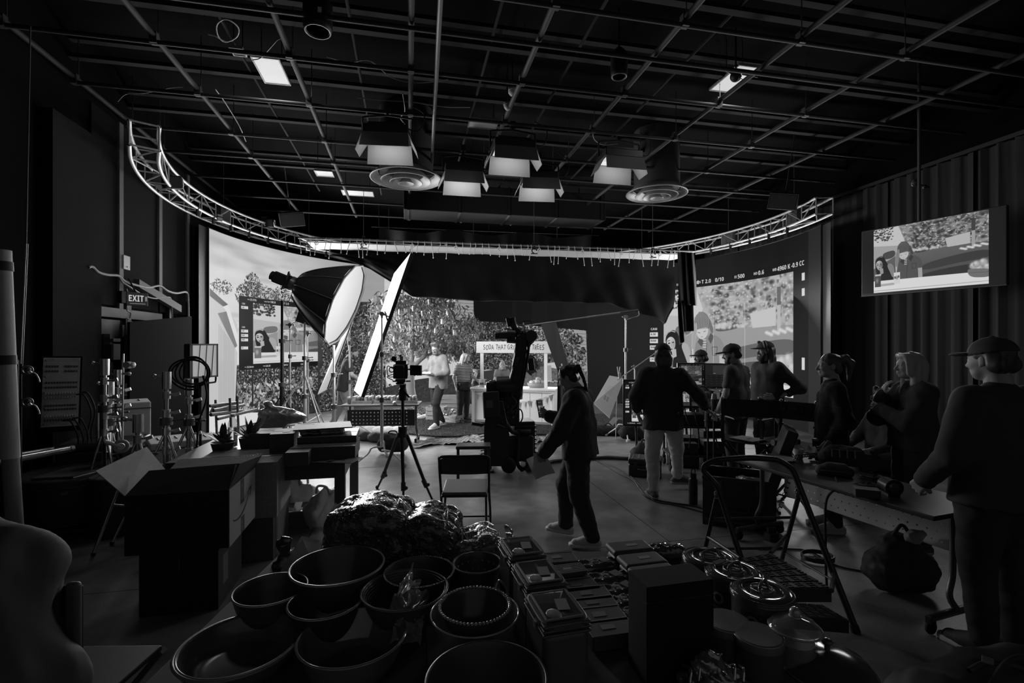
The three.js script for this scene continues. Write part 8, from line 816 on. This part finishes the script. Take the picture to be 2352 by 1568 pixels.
{ const t = bag('sandbag', 'small black sandbag on the floor behind the small equipment case', [C([-.1, .1, 0], [.1, .1, 0], .1, .1, .04), C([-.04, .2, 0], [.05, .2, 0], .06, .06, .04), CUT([0, -1, 0], [0, .003, 0])], .013, .012, M(.012, .8), { at: Fl(1478, 1056), handles: [[[-.05, .24, 0], [0, .31, 0], [.05, .24, 0]]], cat: 'sandbag' });
  const c = thing('tool_trunk', 'open black tool trunk with silver packets inside, lid leaning back', 'trunk', Fl(1715, 1222).add(V(.06, 0, -.3)), -.42), w = .62, h = .46, d = .46; obj('trunk_wall', [bx(w, h, .02, 0, h / 2, d / 2), bx(w, h, .02, 0, h / 2, -d / 2), bx(.02, h, d, w / 2, h / 2, 0), bx(.02, h, d, -w / 2, h / 2, 0), bx(w, .02, d, 0, .01, 0)], M(.02, .45), c); obj('lid', bx(w, .1, d, .36, h + .2, 0, 0, 0, 1.25, .02), M(.016, .45), c); obj('rim', [bx(w + .03, .03, .03, 0, h, d / 2), bx(w + .03, .03, .03, 0, h, -d / 2), bx(.03, .03, d, w / 2, h, 0), bx(.03, .03, d, -w / 2, h, 0)], M(.05, .35), c); for (const x of [-.18, .18]) obj('latch', bx(.07, .11, .02, x, h - .07, d / 2 + .018, 0, 0, 0, .006), M(.1, .35, .4), c); obj('carry_handle', tube([[-.09, .2, d / 2 + .01], [-.08, .17, d / 2 + .04], [.08, .17, d / 2 + .04], [.09, .2, d / 2 + .01]], .01, 20), M(.05, .4), c); obj('lower_step', bx(w * .96, .02, .03, 0, .06, d / 2 + .015), M(.08, .35), c);
  const s = bag('foil_packet', 'crinkled silver packet lying in the open tool trunk', [E([0, .04, 0], [.1, .05, .08], .03), E([.1, .03, .02], [.08, .05, .06], .03)], .009, .012, M(.5, .22, .7), { at: c.position.clone().add(V(.04, h - .09, .05)), cat: 'packet', freq: 26 }); obj('tray', bx(.36, .02, .3, .03, -.03, 0), M(.03, .5), s); }
{ // crew table with perforated panel
  const near = V(2.47, 0, -3.12), far = V(1.95, 0, -4.62), dir = far.clone().sub(near), w = dir.length() + .05, turn = Math.atan2(-dir.z, dir.x) - Math.PI, c = near.clone().lerp(far, .5).add(V(.3, 0, .1)); const t = foldTable('folding_table', 'rolling crew table with a pale perforated panel, heaped with headsets and bags', c, turn + 0, w, .62, .74, { top: .02, pz: -.29 }, .85, 2);
  t.rotation.y += Math.PI; t.children.forEach((o) => { if (o.name === 'modesty_panel') o.position.z += .56; }); obj('top_edge', bx(w, .012, .012, 0, .73, .31), M(.12, .35), t); for (const x of [-.3, .18, .36]) obj('strap', bx(.05, .3, .012, x, .52, .29), M(.015, .7), t); obj('bracket', [bx(.06, .1, .04, -.5, .66, .27), bx(.06, .1, .04, .5, .66, .27)], M(.15, .5), t);
  const on = (px, py, h = 0) => Hh(px, py, .742 + h).setY(.742), k = .742;
  const cup = thing('paper_cup', 'small white paper cup standing at the far end of the crew table', 'cup', on(1835, 1053)); obj('cup_wall', lathe([[0, .004], [.028, 0], [.029, .002], [.037, .085], [.036, .087], [.028, .004]], 28), M(.5, .7), cup); obj('rim', torus(.0375, .0022, 0, .086, 0, 1.571), M(.6, .6), cup);
  const nap = thing('napkin', 'crumpled pale napkin beside the paper cup', 'napkin', on(1856, 1052)); obj('napkin_sheet', sheet(12, 12, (u, v) => V((u - .5) * .16, .02 + .05 * Math.abs(vnoise(u * 4, v * 4, 3)) + .05 * v, (v - .5) * -.12)), M(.4, .85), nap); obj('fold', sheet(6, 6, (u, v) => V(-.02 + u * .1, .01 + .03 * v, .04 + .02 * v)), M(.35, .85), nap);
  const pl = thing('paper_plate', 'flat pale paper plate under the paper cup', 'plate', on(1795, 1056)); obj('plate', lathe([[0, .004], [.08, .004], [.11, .014], [.112, .016], [.08, .002], [0, .001]], 36), M(.3, .8), pl); obj('rim', torus(.111, .002, 0, .015, 0, 1.571), M(.3, .8), pl);
  const mug = thing('travel_mug', 'dark squat travel mug behind the napkin', 'mug', on(1878, 1038)); obj('mug_body', lathe([[0, 0], [.04, 0], [.045, .11], [.042, .112]], 24), M(.02, .35), mug); obj('lid', [cy(.046, .044, .016, 0, .118, 0, 0, 0, 0, 24), torus(.046, .004, 0, .112, 0, 1.57)], M(.05, .3), mug);
  const hs = thing('handset', 'upright grey radio handset trailing a coiled cord', 'handset', on(1893, 1058), -.5); obj('case', bx(.04, .17, .03, 0, .1, 0, 0, 0, -.5, .008), M(.12, .4), hs); obj('cradle', bx(.1, .04, .09, -.02, .02, 0, 0, 0, 0, .01), M(.02, .5), hs); const coil = []; for (let i = 0; i < 150; i++) { const a = i / 150; coil.push(V(-.06 - .3 * a + .014 * Math.cos(i * 1.05), .06 - .02 * a - (a > .5 ? (a - .5) * 1.0 : 0) + .014 * Math.sin(i * 1.05), .05 + .25 * a)); } obj('coiled_cord', tube(coil, .0035, 600, false, 4), M(.03, .4), hs);
  const bg = bag('equipment_pouch', 'dark webbed equipment pouch with belt loops on the crew table', [C([-.16, .09, 0], [.16, .08, 0], .09, .09, .04), C([-.1, .16, 0], [.12, .15, -.02], .07, .07, .05), CUT([0, -1, 0], [0, .002, 0])], .011, .01, M(.025, .75), { at: on(1935, 1068), turn: -.4, cat: 'pouch' }); bg.scale.setScalar(.72); for (let i = 0; i < 4; i++) obj('belt_loop', bx(.012, .09, .01, -.12 + i * .075, .15, .085, -.3), M(.25, .4), bg); obj('strap', bx(.34, .02, .012, 0, .19, .07, -.3), M(.08, .4), bg);
  const hm = thing('padded_case', 'rounded dark soft case lying before the belted pouch', 'case', on(1918, 1092), -.5); hm.scale.setScalar(.7); obj('shell', fin(nets([C([-.13, .05, 0], [.12, .05, 0], .06, .06, .03), C([-.06, .09, -.02], [.07, .09, -.02], .05, .05, .04), CUT([0, -1, 0], [0, .001, 0])], .009, .004, 20)), M(.045, .7), hm); obj('zipper', tube([[-.18, .05, .02], [-.1, .06, .07], [.1, .06, .07], [.17, .05, .02]], .004, 24), M(.1, .4), hm);
  const ln = thing('lens', 'camera lens with a gleaming front glass at the near table end', 'lens', on(2052, 1140).add(V(0, .06, 0)), -.2); obj('barrel', [cy(.045, .05, .12, 0, 0, -.05, 1.571, 0, 0, 28), cy(.047, .047, .02, 0, 0, -.06, 1.57, 0, 0, 28)], M(.02, .35), ln); obj('front_element', ball(.042, 0, 0, .0, 1, 1, .35), M(.1, .03, 0, { phys: 1, clearcoat: 1 }), ln); obj('hood_ring', torus(.05, .006, 0, 0, .012), M(.03, .3), ln); obj('rest', bx(.07, .02, .1, 0, -.052, -.04), mDark, ln);
  for (const [px, py, label] of [[1995, 1118, 'tangle of thin black cable in front of the belted pouch'], [2010, 1100, 'short folded black strap near the gleaming lens']]) tag(obj('cable', tube(Array.from({ length: 14 }, (_, i) => on(px, py).add(V(.09 * Math.cos(i * 1.3) * (1 - i * .03), .012 + .004 * (i % 3), .06 * Math.sin(i * 1.7)))), .006, 120), M(.03, .35)), label, 'cable');
  const sh = thing('paper_box', 'tiny dark box beside the lens at the table edge', 'box', on(1990, 1140), -.4); obj('box_body', bx(.14, .05, .09, 0, .025, 0, 0, 0, 0, .006), M(.02, .5), sh); obj('lid', bx(.142, .012, .092, 0, .05, 0, 0, 0, 0, .004), M(.04, .4), sh);
  const hang = thing('audio_cable', 'black cable looping down in front of the perforated panel', 'cable'); obj('hanging_run', tube([on(1910, 1095).add(V(0, .01, .05)), on(1903, 1098).add(V(-.04, -.02, .16)), P(1898, 1150, 3.4), P(1896, 1250, 3.4), P(1897, 1300, 3.4), Fl(1900, 1370).setY(.01)], .008, 50), mRubber, hang); obj('floor_coil', tube(Array.from({ length: 40 }, (_, i) => Fl(1878, 1285).add(V(.12 * Math.cos(i * .7), .012 + i * .0008, .1 * Math.sin(i * .7)))), .007, 160), M(.03, .35), hang);
}
{ // two-step ladder with patterned treads
  const RF = Fl(1966, 1452), LF = Fl(1752, 1440), hgR = P(1834, 1112, 3.35), hgL = P(1648, 1118, 3.45), tR = P(1798, 1056, 3.4), tL = P(1628, 1060, 3.5), RB = Fl(1788, 1318), LB = Fl(1606, 1322);
  const t = thing('step_ladder', 'black folding step ladder with rounded hand rail and patterned rubber treads', 'ladder'), m = M(.018, .4, .2), r = .02; RF.y = LF.y = RB.y = LB.y = .015;
  obj('hand_rail', tube([RF.clone().lerp(hgR, .5), RF.clone().lerp(hgR, .8), hgR, P(1818, 1076, 3.38), P(1785, 1056, 3.4), P(1720, 1051, 3.43), P(1650, 1056, 3.47), P(1622, 1066, 3.5), P(1617, 1082, 3.5), hgL, LF.clone().lerp(hgL, .8), LF.clone().lerp(hgL, .5)], r, 140, false, 10, .3), m, t);
  obj('front_rail', bar(RF, RF.clone().lerp(hgR, .52), r, r, 12), m, t); obj('front_rail', bar(LF, LF.clone().lerp(hgL, .52), r, r, 12), m, t); obj('rear_leg', bar(RB, P(1834, 1140, 3.36), .016, .016, 10), m, t); obj('rear_leg', bar(LB, P(1646, 1143, 3.46), .016, .016, 10), m, t); obj('rear_brace', [bar(RB.clone().lerp(hgR, .3), LB.clone().lerp(hgL, .3), .01), bar(RB.clone().lerp(hgR, .65), LB.clone().lerp(hgL, .65), .01)], m, t); for (const q of [RF, LF, RB, LB]) obj('rubber_foot', bar(q.clone().setY(0), q.clone().lerp(hgR, .03), .026, .024, 12), mRubber, t); for (const q of [hgR, hgL]) obj('hinge', [ball(.026, q.x, q.y - .05, q.z, 1, 1, .6), ball(.012, q.x - .02, q.y - .05, q.z + .025)], M(.12, .4, .5), t);
  const tread = (c, label) => { const n = c[1].clone().sub(c[0]).cross(c[3].clone().sub(c[0])).normalize(); if (n.y < 0) n.negate(); const base = obj('tread', slab(c, .07).translate(0, 0, 0), M(.02, .6), t), at = (u, v) => c[0].clone().lerp(c[1], u).lerp(c[3].clone().lerp(c[2], u), v).addScaledVector(n, .003); const nu = 7, nv = 6; for (let i = 0; i < nu; i++) for (let k = 0; k < nv; k++) { const u0 = (i + .1) / nu, u1 = (i + .9) / nu, v0 = (k + .1) / nv, v1 = (k + .9) / nv; obj('grip_bar', ((i + k) % 2 ? [0, 1, 2] : [0, 1, 2]).map((q) => (i + k) % 2 ? beam(at(u0 + (u1 - u0) * (.15 + q * .35), v0), at(u0 + (u1 - u0) * (.15 + q * .35), v1), .008, .006) : beam(at(u0, v0 + (v1 - v0) * (.15 + q * .35)), at(u1, v0 + (v1 - v0) * (.15 + q * .35)), .008, .006)), M(.05, .45), base); } return base; };
  const h = .47; tread([Hh(1812, 1352, h), Hh(1910, 1352, h), Hh(1770, 1270, h), Hh(1700, 1282, h)]); const h2 = .24; tread([Hh(1790, 1412, h2), Hh(1950, 1425, h2), Hh(1890, 1390, h2), Hh(1760, 1380, h2)]);
  obj('tread_arm', [bar(Hh(1910, 1356, h), RF.clone().lerp(hgR, .36), .012), bar(Hh(1770, 1270, h), RB.clone().lerp(hgR, .45), .012), bar(Hh(1700, 1282, h), LB.clone().lerp(hgL, .45), .012)], m, t); obj('spreader', [bar(RF.clone().lerp(hgR, .3), RB.clone().lerp(hgR, .25), .007), bar(LF.clone().lerp(hgL, .3), LB.clone().lerp(hgL, .25), .007)], m, t);
}
{ // cables over the floor, bag by the tall man
  const fc = (pts, r, label, a = .02) => tag(obj('floor_cable', tube(pts.map(([x, y]) => Fl(x, y).setY(r + .001)), r, 90), M(a, .5)), label, 'cable', 'cables lying on the floor');
  fc([[1222, 1082], [1260, 1066], [1310, 1060], [1370, 1056], [1400, 1055], [1450, 1057], [1470, 1050]], .028, 'thick black loom running from the robot cart past the woman'); fc([[1370, 1058], [1395, 1072], [1425, 1090], [1455, 1105], [1470, 1125], [1490, 1145], [1540, 1156], [1600, 1165], [1640, 1180]], .009, 'black cable curving round the small equipment case'); fc([[1400, 1068], [1440, 1088], [1472, 1118], [1500, 1150], [1560, 1163], [1622, 1180], [1680, 1200], [1730, 1222], [1770, 1232]], .007, 'thin cable running in front of the tool trunk'); fc([[1625, 1176], [1650, 1190], [1700, 1196], [1730, 1222], [1760, 1235], [1800, 1240]], .006, 'pale thin wire trailing to the power strip', .08); fc([[1740, 1262], [1800, 1262], [1850, 1265], [1885, 1280]], .006, 'cable lying from the power strip toward the coil'); fc([[1880, 1282], [1920, 1300], [1960, 1310], [2010, 1318]], .007, 'cable end beyond the coil under the crew table');
  const ps = thing('power_strip', 'small black power block at the foot of the crew table leg', 'power strip', Fl(1772, 1240), .3); obj('block', bx(.1, .07, .08, 0, .035, 0, 0, 0, 0, .008), M(.015, .4), ps); obj('plug', [bx(.03, .05, .03, -.03, .09, 0, 0, 0, 0, .006), bx(.03, .05, .03, .02, .09, .01, 0, 0, 0, .006)], M(.03, .4), ps); const cn = thing('cable_connector', 'round black cable connector lying by the ladder rear leg', 'connector', Fl(1628, 1182), .4); obj('connector_body', cy(.03, .03, .1, 0, .03, 0, 0, 0, 1.571, 16), M(.02, .35), cn); obj('collar', torus(.03, .006, .04, .03, 0, 0, 1.571), M(.08, .3), cn);
  bag('duffel_bag', 'slumped black duffel bag on the floor at the tall man’s feet', [C([-.3, .17, 0], [.3, .15, 0], .17, .16, .06), E([.1, .26, .02], [.25, .1, .14], .08), CUT([0, -1, 0], [0, .003, 0])], .014, .016, M(.014, .7), { at: [2.1, 0, -2.2], turn: .3, handles: [[[-.15, .3, .1], [-.05, .42, .12], [.1, .4, .12], [.18, .28, .1]]], freq: 9 });
  const st = thing('strap', 'loose buckled strap trailing off the black duffel', 'strap', [1.95, .34, -2.1], .5); obj('webbing', tube([[0, .02, 0], [.1, .04, .03], [.2, .03, .1], [.28, -.03, .14]], .012, 20), M(.04, .6), st); obj('buckle', bx(.05, .012, .04, .1, .05, .03, 0, .3, 0, .004), M(.3, .3, .5), st);
  bag('dark_bag', 'black backpack with crumpled paper poking out beneath the crew table', [C([-.08, .16, 0], [.1, .16, 0], .15, .15, .05), E([0, .32, 0], [.14, .1, .1], .06), CUT([0, -1, 0], [0, .003, 0])], .013, .014, M(.012, .7), { at: [2.75, 0, -3.5], cat: 'bag', handles: [[[-.06, .4, .02], [0, .48, .03], [.07, .4, .02]]] }); const cr = thing('crumpled_paper', 'crumpled pale paper resting in the black backpack mouth', 'paper', [2.78, .42, -3.42]); obj('paper_sheet', nets([E([0, 0, 0], [.05, .045, .05], .01), E([.04, .02, 0], [.04, .03, .04], .01)], .009, .014, 34), M(.35, .8), cr); }
renderer.render(scene, camera);
